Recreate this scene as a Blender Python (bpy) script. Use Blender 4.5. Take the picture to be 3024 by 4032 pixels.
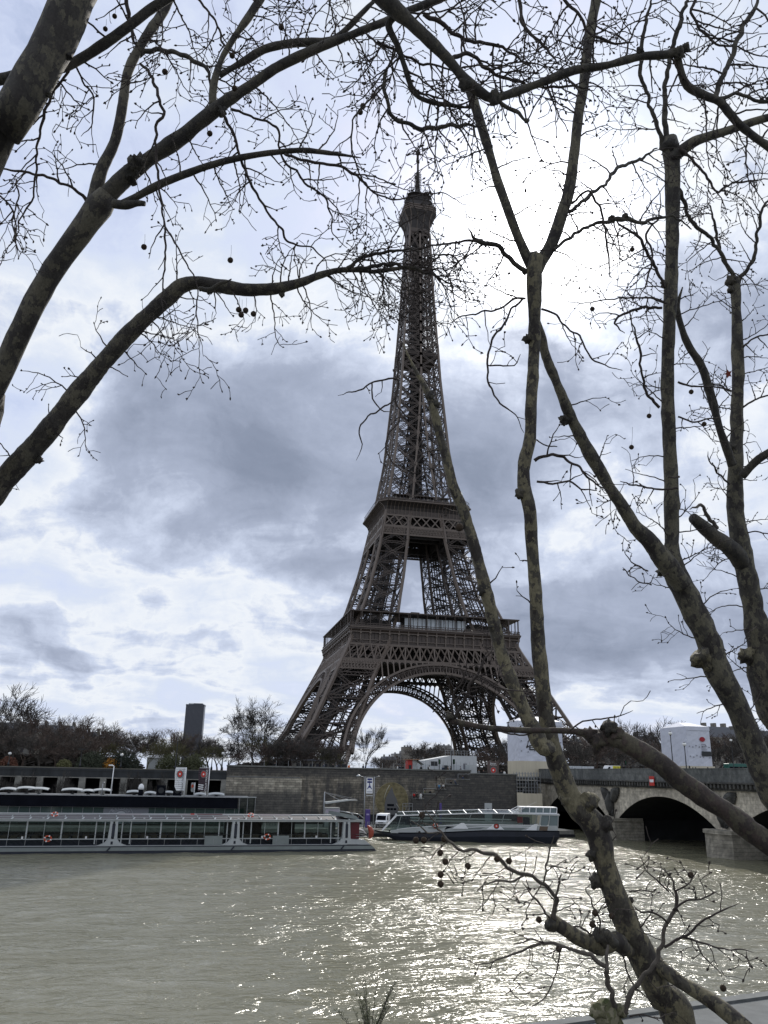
import bpy, math, random
from math import sin, cos, pi, radians, atan2, hypot, sqrt
from mathutils import Vector, Matrix, noise as mn
random.seed(7)
for o in list(bpy.data.objects): bpy.data.objects.remove(o)
scene = bpy.context.scene
COL = scene.collection

# ------------------------------------------------------------------ camera
CAM = Vector((-91.019, -345.376, 1.508)); YAW, PIT, ROL, FPX = 0.217121, 0.313934, 0.0204918, 3177.5
FW = Vector((sin(YAW)*cos(PIT), cos(YAW)*cos(PIT), sin(PIT)))
_r = Vector((cos(YAW), -sin(YAW), 0)); _u = _r.cross(FW)
RT = cos(ROL)*_r + sin(ROL)*_u; UP = -sin(ROL)*_r + cos(ROL)*_u
cd = bpy.data.cameras.new('camera'); cam = bpy.data.objects.new('camera', cd); COL.objects.link(cam)
M = Matrix((RT, UP, -FW)).transposed().to_4x4(); M.translation = CAM
cam.matrix_world = M
cd.sensor_fit = 'VERTICAL'; cd.sensor_height = 36; cd.sensor_width = 27
cd.lens = FPX/4032*36; cd.clip_start = 0.1; cd.clip_end = 30000
scene.camera = cam
scene.render.resolution_x = 768; scene.render.resolution_y = 1024

# ------------------------------------------------------------------ light
S = 3024/1659.0
def ray(x, y): return FW + RT*((x*S-1512)/FPX) - UP*((y*S-2016)/FPX)
def at(x, y, Y):
    d = ray(x, y); return CAM + d*((Y-CAM.y)/d.y)
def atx(x, y, X):
    d = ray(x, y); return CAM + d*((X-CAM.x)/d.x)
def atz(x, y, z):
    d = ray(x, y); return CAM + d*((z-CAM.z)/d.z)
SUN = ray(1163, 505).normalized()
sl = bpy.data.lights.new('sun', 'SUN'); so = bpy.data.objects.new('sun', sl); COL.objects.link(so)
sl.energy = 3.0; sl.angle = radians(0.6); sl.color = (1, .95, .87)
so.rotation_euler = (-SUN).to_track_quat('-Z', 'Y').to_euler()
scene.view_settings.view_transform = 'Standard'; scene.view_settings.look = 'None'
scene.view_settings.exposure = 0.0; scene.view_settings.gamma = 1.0

class NT:
    def __init__(s, tree): s.t = tree; s.n = tree.nodes; s.l = tree.links
    def new(s, ty, **k):
        n = s.n.new(ty)
        for a, b in k.items():
            if a.startswith('i_'): 
                key = a[2:]; key = int(key) if key.isdigit() else key.replace('_', ' ')
                s.put(n.inputs[key], b)
            else: setattr(n, a, b)
        return n
    def put(s, inp, v):
        if isinstance(v, bpy.types.NodeSocket): s.l.new(v, inp)
        elif isinstance(v, bpy.types.Node): s.l.new(v.outputs[0], inp)
        else: inp.default_value = v
    def m(s, op, a, b=0.0, c=0.0, clamp=False):
        n = s.n.new('ShaderNodeMath'); n.operation = op; n.use_clamp = clamp
        s.put(n.inputs[0], a); s.put(n.inputs[1], b); s.put(n.inputs[2], c); return n.outputs[0]
    def v(s, op, a, b=(0, 0, 0)):
        n = s.n.new('ShaderNodeVectorMath'); n.operation = op
        s.put(n.inputs[0], a); s.put(n.inputs[1], b)
        return n.outputs['Value'] if op == 'DOT_PRODUCT' else n.outputs[0]
    def ramp(s, f, pts, interp='LINEAR'):
        n = s.n.new('ShaderNodeValToRGB'); s.put(n.inputs[0], f); cr = n.color_ramp; cr.interpolation = interp
        while len(cr.elements) < len(pts): cr.elements.new(0.5)
        for e, (p, c) in zip(cr.elements, pts):
            e.position = p; e.color = (c, c, c, 1) if not hasattr(c, '__len__') else (*c, 1)
        return n.outputs[0]
    def mix(s, f, a, b, mode='MIX'):
        n = s.n.new('ShaderNodeMix'); n.data_type = 'RGBA'; n.blend_type = mode
        s.put(n.inputs[0], f); s.put(n.inputs[6], a if not isinstance(a, tuple) else (*a, 1)); s.put(n.inputs[7], b if not isinstance(b, tuple) else (*b, 1))
        return n.outputs[2]
    def noise(s, vec, scale, detail=4, rough=.5, dist=0.0, color=False, lac=2.0):
        n = s.n.new('ShaderNodeTexNoise'); s.put(n.inputs['Vector'], vec)
        n.inputs['Scale'].default_value = scale; n.inputs['Detail'].default_value = detail
        n.inputs['Roughness'].default_value = rough; n.inputs['Distortion'].default_value = dist
        return n.outputs[1] if color else n.outputs[0]
    def smooth(s, x, a, b):
        n = s.n.new('ShaderNodeMapRange'); n.interpolation_type = 'SMOOTHSTEP'
        s.put(n.inputs[0], x); n.inputs[1].default_value = a; n.inputs[2].default_value = b
        return n.outputs[0]

def build_world():
    w = bpy.data.worlds.new('World'); scene.world = w; w.use_nodes = True
    t = NT(w.node_tree); t.n.clear()
    out = t.new('ShaderNodeOutputWorld'); bg = t.new('ShaderNodeBackground')
    t.l.new(bg.outputs[0], out.inputs[0]); bg.inputs[1].default_value = 0.1
    sky = t.new('ShaderNodeTexSky'); sky.sky_type = 'NISHITA'; sky.sun_disc = False
    el = math.asin(SUN.z); sky.sun_elevation = el; sky.sun_rotation = atan2(SUN.x, SUN.y)
    sky.air_density = 1.0; sky.dust_density = 1.5
    tc = t.new('ShaderNodeTexCoord'); d = t.v('NORMALIZE', tc.outputs['Generated'])
    sp = t.new('ShaderNodeSeparateXYZ'); t.put(sp.inputs[0], d); z = sp.outputs[2]
    zz = t.m('ADD', t.m('MAXIMUM', z, 0.0), 0.17)
    # cloud deck seen in perspective
    cv = t.new('ShaderNodeCombineXYZ')
    t.put(cv.inputs[0], t.m('DIVIDE', sp.outputs[0], zz)); t.put(cv.inputs[1], t.m('DIVIDE', sp.outputs[1], zz)); cv.inputs[2].default_value = 3.3
    wv = t.noise(cv.outputs[0], 1.3, 3, .5, color=True)
    wv = t.v('MULTIPLY', t.v('SUBTRACT', wv, (.5, .5, .5)), (.8, .8, .8))
    p = t.v('ADD', cv.outputs[0], wv)
    n1 = t.noise(p, 0.95, 8, .52); n2 = t.noise(p, 2.6, 7, .58)
    base = t.m('ADD', t.m('MULTIPLY', n1, .65), t.m('MULTIPLY', n2, .35))
    # broad cloud banks standing in fixed directions
    def bank(px, py, rx, rz, amp):
        c = ray(px, py).normalized()
        q = t.v('SUBTRACT', d, tuple(c))
        h = Vector((c.y, -c.x, 0)).normalized()
        a = t.m('DIVIDE', t.v('DOT_PRODUCT', q, tuple(h)), rx)
        v_ = Vector((0, 0, 1)) - c*c.z; v_.normalize()
        b = t.m('DIVIDE', t.v('DOT_PRODUCT', q, tuple(v_)), rz)
        r2 = t.m('ADD', t.m('MULTIPLY', a, a), t.m('MULTIPLY', b, b))
        return t.m('MULTIPLY', t.m('DIVIDE', 1.0, t.m('ADD', 1.0, t.m('MULTIPLY', r2, r2))), amp)
    bias = 0.0
    for args in BANKS: bias = t.m('ADD', bias, bank(*args))
    dv = t.v('ADD', d, t.v('MULTIPLY', t.v('SUBTRACT', t.noise(d, 5, 6, .6, color=True), (.5, .5, .5)), (.25, .25, .12)))
    puff = t.noise(dv, 6.0, 9, .60)
    thick = t.m('ADD', t.m('ADD', t.m('MULTIPLY', base, 1.0), bias), t.m('MULTIPLY', t.m('SUBTRACT', puff, .5), .44))
    # thickness -> brightness : thin veil, bright rim, grey body
    body = t.ramp(thick, [(0.28, (.46, .58, .88)), (0.38, (.64, .72, .95)), (.48, (.70, .77, .91)), (.555, (.86, .90, .96)), (.60, (.62, .69, .85)), (.68, (.41, .465, .60)), (.82, (.27, .315, .42)), (.98, (.20, .24, .33))])
    dt = t.m('MAXIMUM', t.v('DOT_PRODUCT', d, tuple(SUN)), 0.0)
    thin = t.m('SUBTRACT', 1.0, t.m('MULTIPLY', t.smooth(thick, .56, .72), .88))
    glow = t.m('ADD', t.m('MULTIPLY', t.m('POWER', dt, 320), 3.6), t.m('ADD', t.m('MULTIPLY', t.m('POWER', dt, 75), .24), t.m('MULTIPLY', t.m('POWER', dt, 12), .04)))
    glow = t.m('MULTIPLY', glow, thin)
    gcol = t.mix(1.0, t.mix(1.0, (1, 1, 1), (1, .985, .97), 'MULTIPLY'), (1, 1, 1), 'MULTIPLY')
    gv = t.v('MULTIPLY', gcol, (1, 1, 1)); 
    gx = t.new('ShaderNodeCombineXYZ'); [t.put(gx.inputs[i], glow) for i in range(3)]
    cl = t.v('ADD', body, t.v('MULTIPLY', gv, gx.outputs[0]))
    cl = t.v('MULTIPLY', cl, (10, 10, 10))   # same units as the physical sky
    cov = t.m('MULTIPLY', t.smooth(thick, .22, .46), .9)
    fin = t.mix(t.m('ADD', cov, .10, clamp=True), sky.outputs[0], cl)
    t.put(bg.inputs[0], fin)
# (x, y) in the picture plane of the direction, angular half width / height, amount
BANKS = [(480, 930, .24, .12, .20), (860, 980, .28, .10, .12), (1330, 760, .20, .09, .12), (1150, 1080, .22, .09, .12), (200, 1180, .35, .05, .15), (700, 1370, .6, .04, .09),
         (160, 520, .35, .28, -.05), (1000, 250, .7, .30, -.05), (110, 900, .08, .08, -.20), (1500, 1000, .1, .05, -.06), (420, 1290, .3, .03, -.05), (1350, 1350, .35, .10, .07)]
build_world()

# ------------------------------------------------------------------ materials
MAT = {}
def mat(name, col, rough=.7, metal=0.0, var=0.0, vscale=1.0, bump=0.0, bscale=10.0, alpha=1.0, trans=0.0, ior=1.45, spec=None, stretch=None):
    if name in MAT: return MAT[name]
    m = bpy.data.materials.new(name); m.use_nodes = True; t = NT(m.node_tree)
    b = t.n['Principled BSDF']; b.inputs['Roughness'].default_value = rough; b.inputs['Metallic'].default_value = metal
    b.inputs['Base Color'].default_value = (*col, 1); b.inputs['Alpha'].default_value = alpha
    b.inputs['Transmission Weight'].default_value = trans; b.inputs['IOR'].default_value = ior
    if spec is not None: b.inputs['Specular IOR Level'].default_value = spec
    tc = t.new('ShaderNodeTexCoord'); v = tc.outputs['Object']
    if stretch: v = t.v('MULTIPLY', v, stretch)
    if var:
        n = t.noise(v, vscale, 6, .6)
        k = t.ramp(n, [(.3, 1-var), (.7, 1+var*.6)])
        t.put(b.inputs['Base Color'], t.mix(1.0, col, k, 'MULTIPLY'))
    if bump:
        bn = t.new('ShaderNodeBump'); bn.inputs['Distance'].default_value = bump; t.put(bn.inputs['Height'], t.noise(v, bscale, 6, .6)); t.put(b.inputs['Normal'], bn.outputs[0])
    MAT[name] = m; return m
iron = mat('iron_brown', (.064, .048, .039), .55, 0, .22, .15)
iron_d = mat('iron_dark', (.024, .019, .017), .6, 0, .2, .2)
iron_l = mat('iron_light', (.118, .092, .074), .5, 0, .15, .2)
deckm = mat('deck_grey', (.10, .095, .09), .8, 0, .2, .3)
glass_l = mat('glass_sky_reflection', (.70, .76, .80), .15, .0, .1, .3)  # pale base colour stands in for sky reflected in the panes
white = mat('white_paint', (.74, .75, .76), .4, 0, .08, 1.5)
offw = mat('boat_white', (.40, .42, .42), .35, 0, .12, .8)
greyb = mat('boat_grey', (.20, .225, .22), .4, 0, .15, .7)
navy = mat('dark_hull', (.018, .022, .035), .35, 0, .3, .6)
black = mat('black_cladding', (.006, .007, .011), .9, 0, .3, .5, spec=.08)
darkm = mat('dark_metal', (.03, .032, .035), .45, .3)
steel = mat('galvanised_steel', (.30, .31, .32), .4, .6, .2, 2)
red = mat('red_paint', (.48, .035, .025), .45, 0, .1, 3)
dred = mat('dark_red_panel', (.10, .012, .018), .4)
orange = mat('orange_buoy', (.50, .075, .03), .5, 0, .15, 3)
purple = mat('purple_panel', (.07, .045, .20), .5)
seatm = mat('seat_brown', (.12, .085, .06), .7)
skin = mat('skin', (.42, .27, .20), .6); hairm = mat('hair_dark', (.03, .02, .015), .8)
tarp = mat('white_sheeting', (.55, .57, .64), .6, 0, .10, .35, .04, .8)
ply = mat('pale_hoarding', (.52, .47, .36), .8, 0, .12, .8, .03, 9, stretch=(1, 1, .03))
logo_w = mat('logo_white', (.7, .7, .7), .5)
brown = mat('brown_sign', (.085, .06, .052), .5)

def mat_glass(name, tint, al):
    m = bpy.data.materials.new(name); m.use_nodes = True; t = NT(m.node_tree); t.n.clear()
    out = t.new('ShaderNodeOutputMaterial'); g = t.new('ShaderNodeBsdfGlossy'); g.inputs['Roughness'].default_value = .03
    tr = t.new('ShaderNodeBsdfTransparent'); tr.inputs[0].default_value = (*tint, 1)
    fr = t.new('ShaderNodeFresnel'); fr.inputs[0].default_value = 1.33
    mx = t.new('ShaderNodeMixShader'); t.put(mx.inputs[0], t.m('ADD', fr.outputs[0], al, clamp=True)); t.l.new(tr.outputs[0], mx.inputs[1]); t.l.new(g.outputs[0], mx.inputs[2]); t.l.new(mx.outputs[0], out.inputs[0])
    MAT[name] = m; return m
glass = mat_glass('boat_glass', (.50, .57, .55), .0)
glass2 = mat_glass('roof_glass', (.45, .50, .50), .0)

def mat_stone(name, c1, c2, dark, mortar, bw, bh, streak=1.0, topdark=None, lowdark=None):
    m = bpy.data.materials.new(name); m.use_nodes = True; t = NT(m.node_tree); b = t.n['Principled BSDF']; b.inputs['Roughness'].default_value = .85
    tc = t.new('ShaderNodeTexCoord'); sp = t.new('ShaderNodeSeparateXYZ'); t.put(sp.inputs[0], tc.outputs['Object'])
    cv = t.new('ShaderNodeCombineXYZ'); t.put(cv.inputs[0], t.m('ADD', sp.outputs[0], sp.outputs[1])); t.put(cv.inputs[1], sp.outputs[2])
    br = t.new('ShaderNodeTexBrick'); t.put(br.inputs['Vector'], cv.outputs[0]); br.inputs['Scale'].default_value = 1
    br.inputs['Brick Width'].default_value = bw; br.inputs['Row Height'].default_value = bh; br.inputs['Mortar Size'].default_value = mortar
    br.inputs['Color1'].default_value = (*c1, 1); br.inputs['Color2'].default_value = (*c2, 1); br.inputs['Mortar'].default_value = (*[x*.35 for x in c1], 1)
    sv = t.v('MULTIPLY', tc.outputs['Object'], (.55, .55, .10)); st = t.noise(sv, 1.0, 6, .62)
    big = t.noise(tc.outputs['Object'], .12, 5, .55); fine = t.noise(tc.outputs['Object'], 3.0, 5, .6)
    k = t.ramp(t.m('ADD', t.m('MULTIPLY', st, .6), t.m('MULTIPLY', big, .4)), [(.455, 0.0), (.56, 1.0)])
    k = t.m('MULTIPLY', k, streak)
    blk = t.ramp(t.noise(tc.outputs['Object'], 1.1, 2, .5), [(.35, .55), (.65, 1.25)])
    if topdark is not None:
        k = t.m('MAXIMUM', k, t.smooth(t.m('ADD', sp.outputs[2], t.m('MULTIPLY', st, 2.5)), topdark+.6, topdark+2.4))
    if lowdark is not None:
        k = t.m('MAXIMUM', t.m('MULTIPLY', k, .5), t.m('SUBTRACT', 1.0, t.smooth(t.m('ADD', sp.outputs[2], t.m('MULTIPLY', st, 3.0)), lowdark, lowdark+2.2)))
    c = t.mix(t.m('MULTIPLY', k, .80), t.mix(.7, br.outputs[0], blk, 'MULTIPLY'), dark)
    c = t.mix(.5, c, t.ramp(fine, [(.3, .5), (.7, 1.25)]), 'MULTIPLY')
    t.put(b.inputs['Base Color'], c)
    bn = t.new('ShaderNodeBump'); bn.inputs['Distance'].default_value = .05; t.put(bn.inputs['Height'], t.m('ADD', br.outputs[1], t.m('MULTIPLY', fine, -.6))); bn.invert = True; t.put(b.inputs['Normal'], bn.outputs[0])
    MAT[name] = m; return m
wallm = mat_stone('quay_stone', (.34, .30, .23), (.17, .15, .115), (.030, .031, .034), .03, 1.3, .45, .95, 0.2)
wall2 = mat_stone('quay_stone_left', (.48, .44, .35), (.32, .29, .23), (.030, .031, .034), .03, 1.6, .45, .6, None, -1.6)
brst = mat_stone('bridge_stone', (.62, .56, .45), (.54, .49, .39), (.20, .18, .15), .006, 1.2, .5, .5)
brdk = mat_stone('bridge_stone_dark', (.12, .115, .10), (.08, .08, .075), (.03, .03, .03), .006, 1.5, .6, .8)
concr = mat('old_concrete', (.23, .225, .20), .9, 0, .45, .9, .03, 6)
darkshade = mat('dark_shade_concrete', (.014, .015, .017), .9, 0, .5, .5)  # near-black: shade of the underpass and arch soffits is put into the colour
asph = mat('quay_paving', (.105, .112, .112), .85, 0, .25, 1.2, .01, 30)

def mat_bark(name, base, pale, dark, sc=1.0):
    m = bpy.data.materials.new(name); m.use_nodes = True; t = NT(m.node_tree); b = t.n['Principled BSDF']; b.inputs['Roughness'].default_value = .8
    tc = t.new('ShaderNodeTexCoord'); v = t.v('MULTIPLY', tc.outputs['Object'], (sc, sc, sc*.7))
    w = t.v('MULTIPLY', t.v('SUBTRACT', t.noise(v, 17, 5, .65, color=True), (.5, .5, .5)), (.17, .17, .17)); v2 = t.v('ADD', v, w)
    vo = t.new('ShaderNodeTexVoronoi'); t.put(vo.inputs['Vector'], v2); vo.inputs['Scale'].default_value = 15
    sp = t.new('ShaderNodeSeparateColor'); t.put(sp.inputs[0], vo.outputs['Color'])
    n1 = t.noise(v2, 3.2, 4, .55)
    sel = t.m('ADD', t.m('MULTIPLY', sp.outputs[0], .40), t.m('MULTIPLY', n1, .85))
    c = t.ramp(sel, [(0, dark), (.485, [x*1.35 for x in dark]), (.50, base), (.62, [x*1.15 for x in base]), (.64, [(x+y)/2 for x, y in zip(base, pale)]), (.71, pale)], 'LINEAR')
    f = t.noise(v, 45, 5, .65)
    c = t.mix(.75, c, t.ramp(f, [(.3, .45), (.7, 1.35)]), 'MULTIPLY'); c = t.mix(.6, c, t.ramp(t.noise(v, 1.6, 4, .6), [(.35, .6), (.65, 1.3)]), 'MULTIPLY')
    t.put(b.inputs['Base Color'], c)
    bn = t.new('ShaderNodeBump'); bn.inputs['Distance'].default_value = .008
    t.put(bn.inputs['Height'], t.m('ADD', t.m('MULTIPLY', sel, -1.2), t.m('ADD', t.m('MULTIPLY', f, .35), t.m('MULTIPLY', n1, .3)))); t.put(b.inputs['Normal'], bn.outputs[0])
    MAT[name] = m; return m
bark = mat_bark('plane_bark', (.058, .051, .038), (.160, .140, .085), (.024, .019, .015), 1.2)
bark_m = mat_bark('plane_bark_shaded', (.046, .041, .032), (.110, .099, .066), (.021, .017, .014), 1.4)
bark_l = mat_bark('plane_bark_grey', (.040, .035, .029), (.100, .089, .062), (.024, .020, .017), 1.3)
bark_d = mat_bark('plane_bark_dull', (.038, .034, .027), (.066, .058, .042), (.021, .018, .015), 1.5)
bark_r = mat_bark('plane_bark_red', (.048, .033, .026), (.066, .056, .036), (.026, .019, .015), 1.4)
twigm = mat('twig_bark', (.045, .035, .030), .85, 0, .3, 6)
twig2 = mat('twig_grey', (.105, .090, .074), .85, 0, .45, 14, .004, 60)
ballm = mat('seed_ball', (.045, .03, .018), .95, 0, .3, 60, .006, 140)
bankbark = mat('bank_tree_bark', (.050, .045, .040), .9, 0, .3, .6)
bankbark2 = mat('bank_tree_bark_rust', (.066, .046, .037), .9, 0, .3, .6)
bankbark3 = mat('bank_tree_olive', (.085, .080, .036), .9, 0, .3, .6)

# ------------------------------------------------------------------ mesh helpers
class MB:
    def __init__(s): s.v = []; s.f = []; s.m = []; s.mats = []; s.cur = 0; s.sm = []; s.smooth = False
    def use(s, m):
        if m not in s.mats: s.mats.append(m)
        s.cur = s.mats.index(m); return s
    def face(s, idx): s.f.append(idx); s.m.append(s.cur); s.sm.append(s.smooth)
    def poly(s, pts):
        n = len(s.v); s.v += [tuple(p) for p in pts]; s.face(list(range(n, n+len(pts))))
    def box(s, c, d, rz=0.0):
        x, y, z = c; a, b, h = d[0]/2, d[1]/2, d[2]/2; n = len(s.v); C_, S_ = cos(rz), sin(rz)
        for dz in (-h, h):
            for dx, dy in ((-a, -b), (a, -b), (a, b), (-a, b)): s.v.append((x+dx*C_-dy*S_, y+dx*S_+dy*C_, z+dz))
        for q in ((3, 2, 1, 0), (4, 5, 6, 7), (0, 1, 5, 4), (1, 2, 6, 5), (2, 3, 7, 6), (3, 0, 4, 7)): s.face([n+i for i in q])
        return s
    def box2(s, a, b):
        return s.box([(a[i]+b[i])/2 for i in range(3)], [abs(b[i]-a[i]) for i in range(3)])
    def bar(s, p, q, w, h=None, up=(0, 0, 1), caps=True):
        p = Vector(p); q = Vector(q); h = h or w; d = q-p
        if d.length < 1e-6: return s
        d.normalize(); u = Vector(up)
        if abs(d.dot(u)) > .98: u = Vector((0, 1, 0)) if abs(d.y) < .9 else Vector((1, 0, 0))
        a = d.cross(u).normalized()*(w/2); b = a.cross(d).normalized()*(h/2); n = len(s.v)
        for P in (p, q):
            for e in (-a-b, a-b, a+b, -a+b): s.v.append(tuple(P+e))
        for k in range(4): s.face([n+k, n+(k+1) % 4, n+4+(k+1) % 4, n+4+k])
        if caps: s.face([n+3, n+2, n+1, n]); s.face([n+4, n+5, n+6, n+7])
        return s
    def tube(s, pts, rad, n=6, cap=True):
        pts = [Vector(p) for p in pts]; N = len(pts)
        if not hasattr(rad, '__len__'): rad = [rad]*N
        base = len(s.v); T = (pts[1]-pts[0]).normalized(); a = T.orthogonal().normalized()
        for i, p in enumerate(pts):
            t = (pts[min(i+1, N-1)]-pts[max(i-1, 0)])
            if t.length < 1e-9: t = T
            t = t.normalized(); a = (a-t*a.dot(t)); a = a.normalized() if a.length > 1e-6 else t.orthogonal().normalized(); b = t.cross(a)
            r = rad[i]
            for k in range(n):
                w = 2*pi*k/n; s.v.append(tuple(p+a*(cos(w)*r)+b*(sin(w)*r)))
        o = s.smooth; s.smooth = n >= 5
        for i in range(N-1):
            A = base+i*n; B = A+n
            for k in range(n): s.face([A+k, A+(k+1) % n, B+(k+1) % n, B+k])
        s.smooth = o
        if cap: s.face([base+k for k in range(n)][::-1]); s.face([base+(N-1)*n+k for k in range(n)])
        return s
    def cyl(s, c, r, h, n=12, r2=None):
        return s.tube([c, (c[0], c[1], c[2]+h)], [r, r if r2 is None else r2], n)
    def lathe(s, c, prof, n=12, cap=True):
        return s.tube([(c[0], c[1], c[2]+z) for z, r in prof], [r for z, r in prof], n, cap)
    def prism(s, pts, d):
        pts = [Vector(p) for p in pts]; d = Vector(d); n = len(s.v); N = len(pts)
        s.v += [tuple(p) for p in pts]+[tuple(p+d) for p in pts]
        s.face(list(range(n, n+N))[::-1]); s.face(list(range(n+N, n+2*N)))
        for k in range(N): s.face([n+k, n+(k+1) % N, n+N+(k+1) % N, n+N+k])
        return s
    def torus(s, c, R, r, ax=(0, 1, 0), n=20, m=8):
        ax = Vector(ax).normalized(); a = ax.orthogonal().normalized(); b = ax.cross(a); c = Vector(c)
        pts = [c+a*(R*cos(2*pi*k/n))+b*(R*sin(2*pi*k/n)) for k in range(n+1)]
        return s.tube(pts, r, m, False)
    def build(s, name, parent=None, off=None, mt=None):
        if mt and not s.mats: s.mats = [mt]
        me = bpy.data.meshes.new(name); off = off if off is not None else (0, 0, 0)
        vs = [(x-off[0], y-off[1], z-off[2]) for x, y, z in s.v] if any(off) else s.v
        me.from_pydata(vs, [], s.f)
        for m in s.mats: me.materials.append(m)
        if me.polygons:
            me.polygons.foreach_set('material_index', s.m); me.polygons.foreach_set('use_smooth', s.sm)
        me.update(); o = bpy.data.objects.new(name, me); COL.objects.link(o)
        if parent: o.parent = parent
        return o
def tag(o, label=None, cat=None, group=None, kind=None):
    for k, v in (('label', label), ('category', cat), ('group', group), ('kind', kind)):
        if v: o[k] = v
    return o
def thing(name, loc, label, cat, rz=0.0, group=None):
    o = bpy.data.objects.new(name, None); COL.objects.link(o); o.location = loc; o.rotation_euler = (0, 0, rz); o.empty_display_size = .3
    return tag(o, label, cat, group)
def copy_tree(o, parent=None):
    c = o.copy(); COL.objects.link(c); c.parent = parent
    for ch in list(o.children): copy_tree(ch, c)
    return c
def text_mesh(txt, size, mt, name, parent, loc, rot=(0, 0, 0), ext=.01, align='CENTER', sx=1.0):
    cu = bpy.data.curves.new(name, 'FONT'); cu.body = txt; cu.size = size; cu.extrude = ext; cu.align_x = align; cu.align_y = 'CENTER'; cu.resolution_u = 2
    tmp = bpy.data.objects.new('tmp', cu); COL.objects.link(tmp); bpy.context.view_layer.update()
    me = bpy.data.meshes.new_from_object(tmp); bpy.data.objects.remove(tmp); me.name = name
    me.materials.clear(); me.materials.append(mt)
    o = bpy.data.objects.new(name, me); COL.objects.link(o); o.parent = parent; o.location = loc; o.rotation_euler = rot; o.scale = (sx, 1, 1); return o
# ------------------------------------------------------------------ water and ground
WZ, PZ, GZ = -9.0, -7.8, 1.6
def mat_water():
    m = bpy.data.materials.new('river_water'); m.use_nodes = True; t = NT(m.node_tree); b = t.n['Principled BSDF']
    tc = t.new('ShaderNodeTexCoord'); v = tc.outputs['Object']
    n0 = t.noise(v, .05, 3, .5)
    t.put(b.inputs['Base Color'], t.mix(n0, (.13, .126, .080), (.185, .176, .122)))
    b.inputs['Roughness'].default_value = .18; b.inputs['IOR'].default_value = 1.33
    vs = t.v('MULTIPLY', v, (.48, 1.0, 1.0))
    big = t.noise(vs, .22, 2, .5, .4); mid = t.noise(vs, .9, 3, .55, .7); sm = t.noise(vs, 3.2, 4, .6, .8)
    ridge = t.m('SUBTRACT', 1.0, t.m('ABSOLUTE', t.m('SUBTRACT', t.m('MULTIPLY', mid, 2.0), 1.0)))
    # wind ruffles come and go over the river
    gust = t.ramp(t.noise(t.v('MULTIPLY', v, (.022, .05, 1)), 1.0, 3, .6), [(.38, .55), (.62, 1.2)])
    h = t.m('ADD', t.m('MULTIPLY', big, .5), t.m('ADD', t.m('MULTIPLY', ridge, .25), t.m('MULTIPLY', sm, .05)))
    bn = t.new('ShaderNodeBump'); bn.inputs['Distance'].default_value = WAVE; t.put(bn.inputs['Height'], t.m('MULTIPLY', h, gust)); t.put(b.inputs['Normal'], bn.outputs[0])
    return m
WAVE = 1.0
def build_river():
    mb = MB().use(mat_water()); random.seed(3)
    # grid, finer near the viewer, with real swell
    X0, X1 = -600.0, 900.0
    ys = []; y = -318.0
    while y < -160: ys.append(y); y += .35 if y < -285 else (.6 if y < -240 else 1.1)
    ys = [-330.0]+ys+[-150.0]
    xs = [X0, -300, -180]; x = -150.0
    while x < 40: xs.append(x); x += .7
    xs += [60, 120, 300, X1]
    def hgt(x, y):
        e = 1.0 if -152 < x < 40 else 0.0
        return WZ + e*(.16*(mn.noise(Vector((x*.16, y*.30, 0))))+.09*mn.noise(Vector((x*.5, y*.8, 5))))
    W = len(xs)
    for y in ys:
        for x in xs: mb.v.append((x, y, hgt(x, y)))
    mb.smooth = True
    for j in range(len(ys)-1):
        for i in range(W-1):
            a = j*W+i; mb.face([a, a+1, a+W+1, a+W])
    tag(mb.build('water'), kind='structure')
build_river()

def build_ground():
    g = mat('earth_and_paving', (.13, .125, .105), .95, 0, .35, .05)
    mb = MB().use(g)
    mb.box2((-84.3, -176.9, -14), (-20.6, -164.003, GZ)); mb.box2((-9000, -170.9, -14), (-84.303, -164.003, GZ)); mb.box2((21.5, -176.9, -14), (9000, -164.003, GZ)); mb.box2((-9000, -164, -14), (9000, 9000, GZ))
    tag(mb.build('ground'), kind='structure')
    # lower quay on the far bank
    mb = MB().use(concr); mb.box2((-400, -196, -13), (-20.6, -177, PZ)); mb.use(darkshade).box2((-400, -196.5, -13), (-20.6, -196.01, -8.45))
    tag(mb.build('far_port_pavement'), kind='structure')
    # near bank: lower quay seen at the bottom right and the upper quay the viewer stands on
    mb = MB().use(asph)
    a = atz(1182, 2212, -7.0); b = atz(1659, 2147, -7.0); d = (b-a).normalized(); n = Vector((d.y, -d.x, 0)); n = n if n.y < 0 else -n
    A = a-d*300; B = a+d*500
    W_ = (Vector((CAM.x, CAM.y, 0))-Vector((A.x, A.y, 0))).dot(n)-1.5
    mb.prism([A, B, B+n*W_*.999, A+n*W_*.999], (0, 0, -7))
    tag(mb.build('near_port_pavement'), kind='structure')
    mb = MB().use(mat('kerb_stone', (.12, .127, .125), .85, 0, .25, 2, .01, 12))
    mb.prism([A+Vector((0, 0, .004)), B+Vector((0, 0, .004)), B+n*.55+Vector((0, 0, .004)), A+n*.55+Vector((0, 0, .004))], (0, 0, .10))
    tag(mb.build('near_port_kerb'), kind='structure')
    mb = MB().use(asph); mb.prism([A+n*W_+Vector((0, 0, 6.8)), B+n*W_+Vector((0, 0, 6.8)), B+n*700+Vector((0, 0, 6.8)), A+n*700+Vector((0, 0, 6.8))], (0, 0, -12)); tag(mb.build('near_upper_pavement'), kind='structure')
    return A, B, n, d
NA, NB, NN, ND = build_ground()

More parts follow.
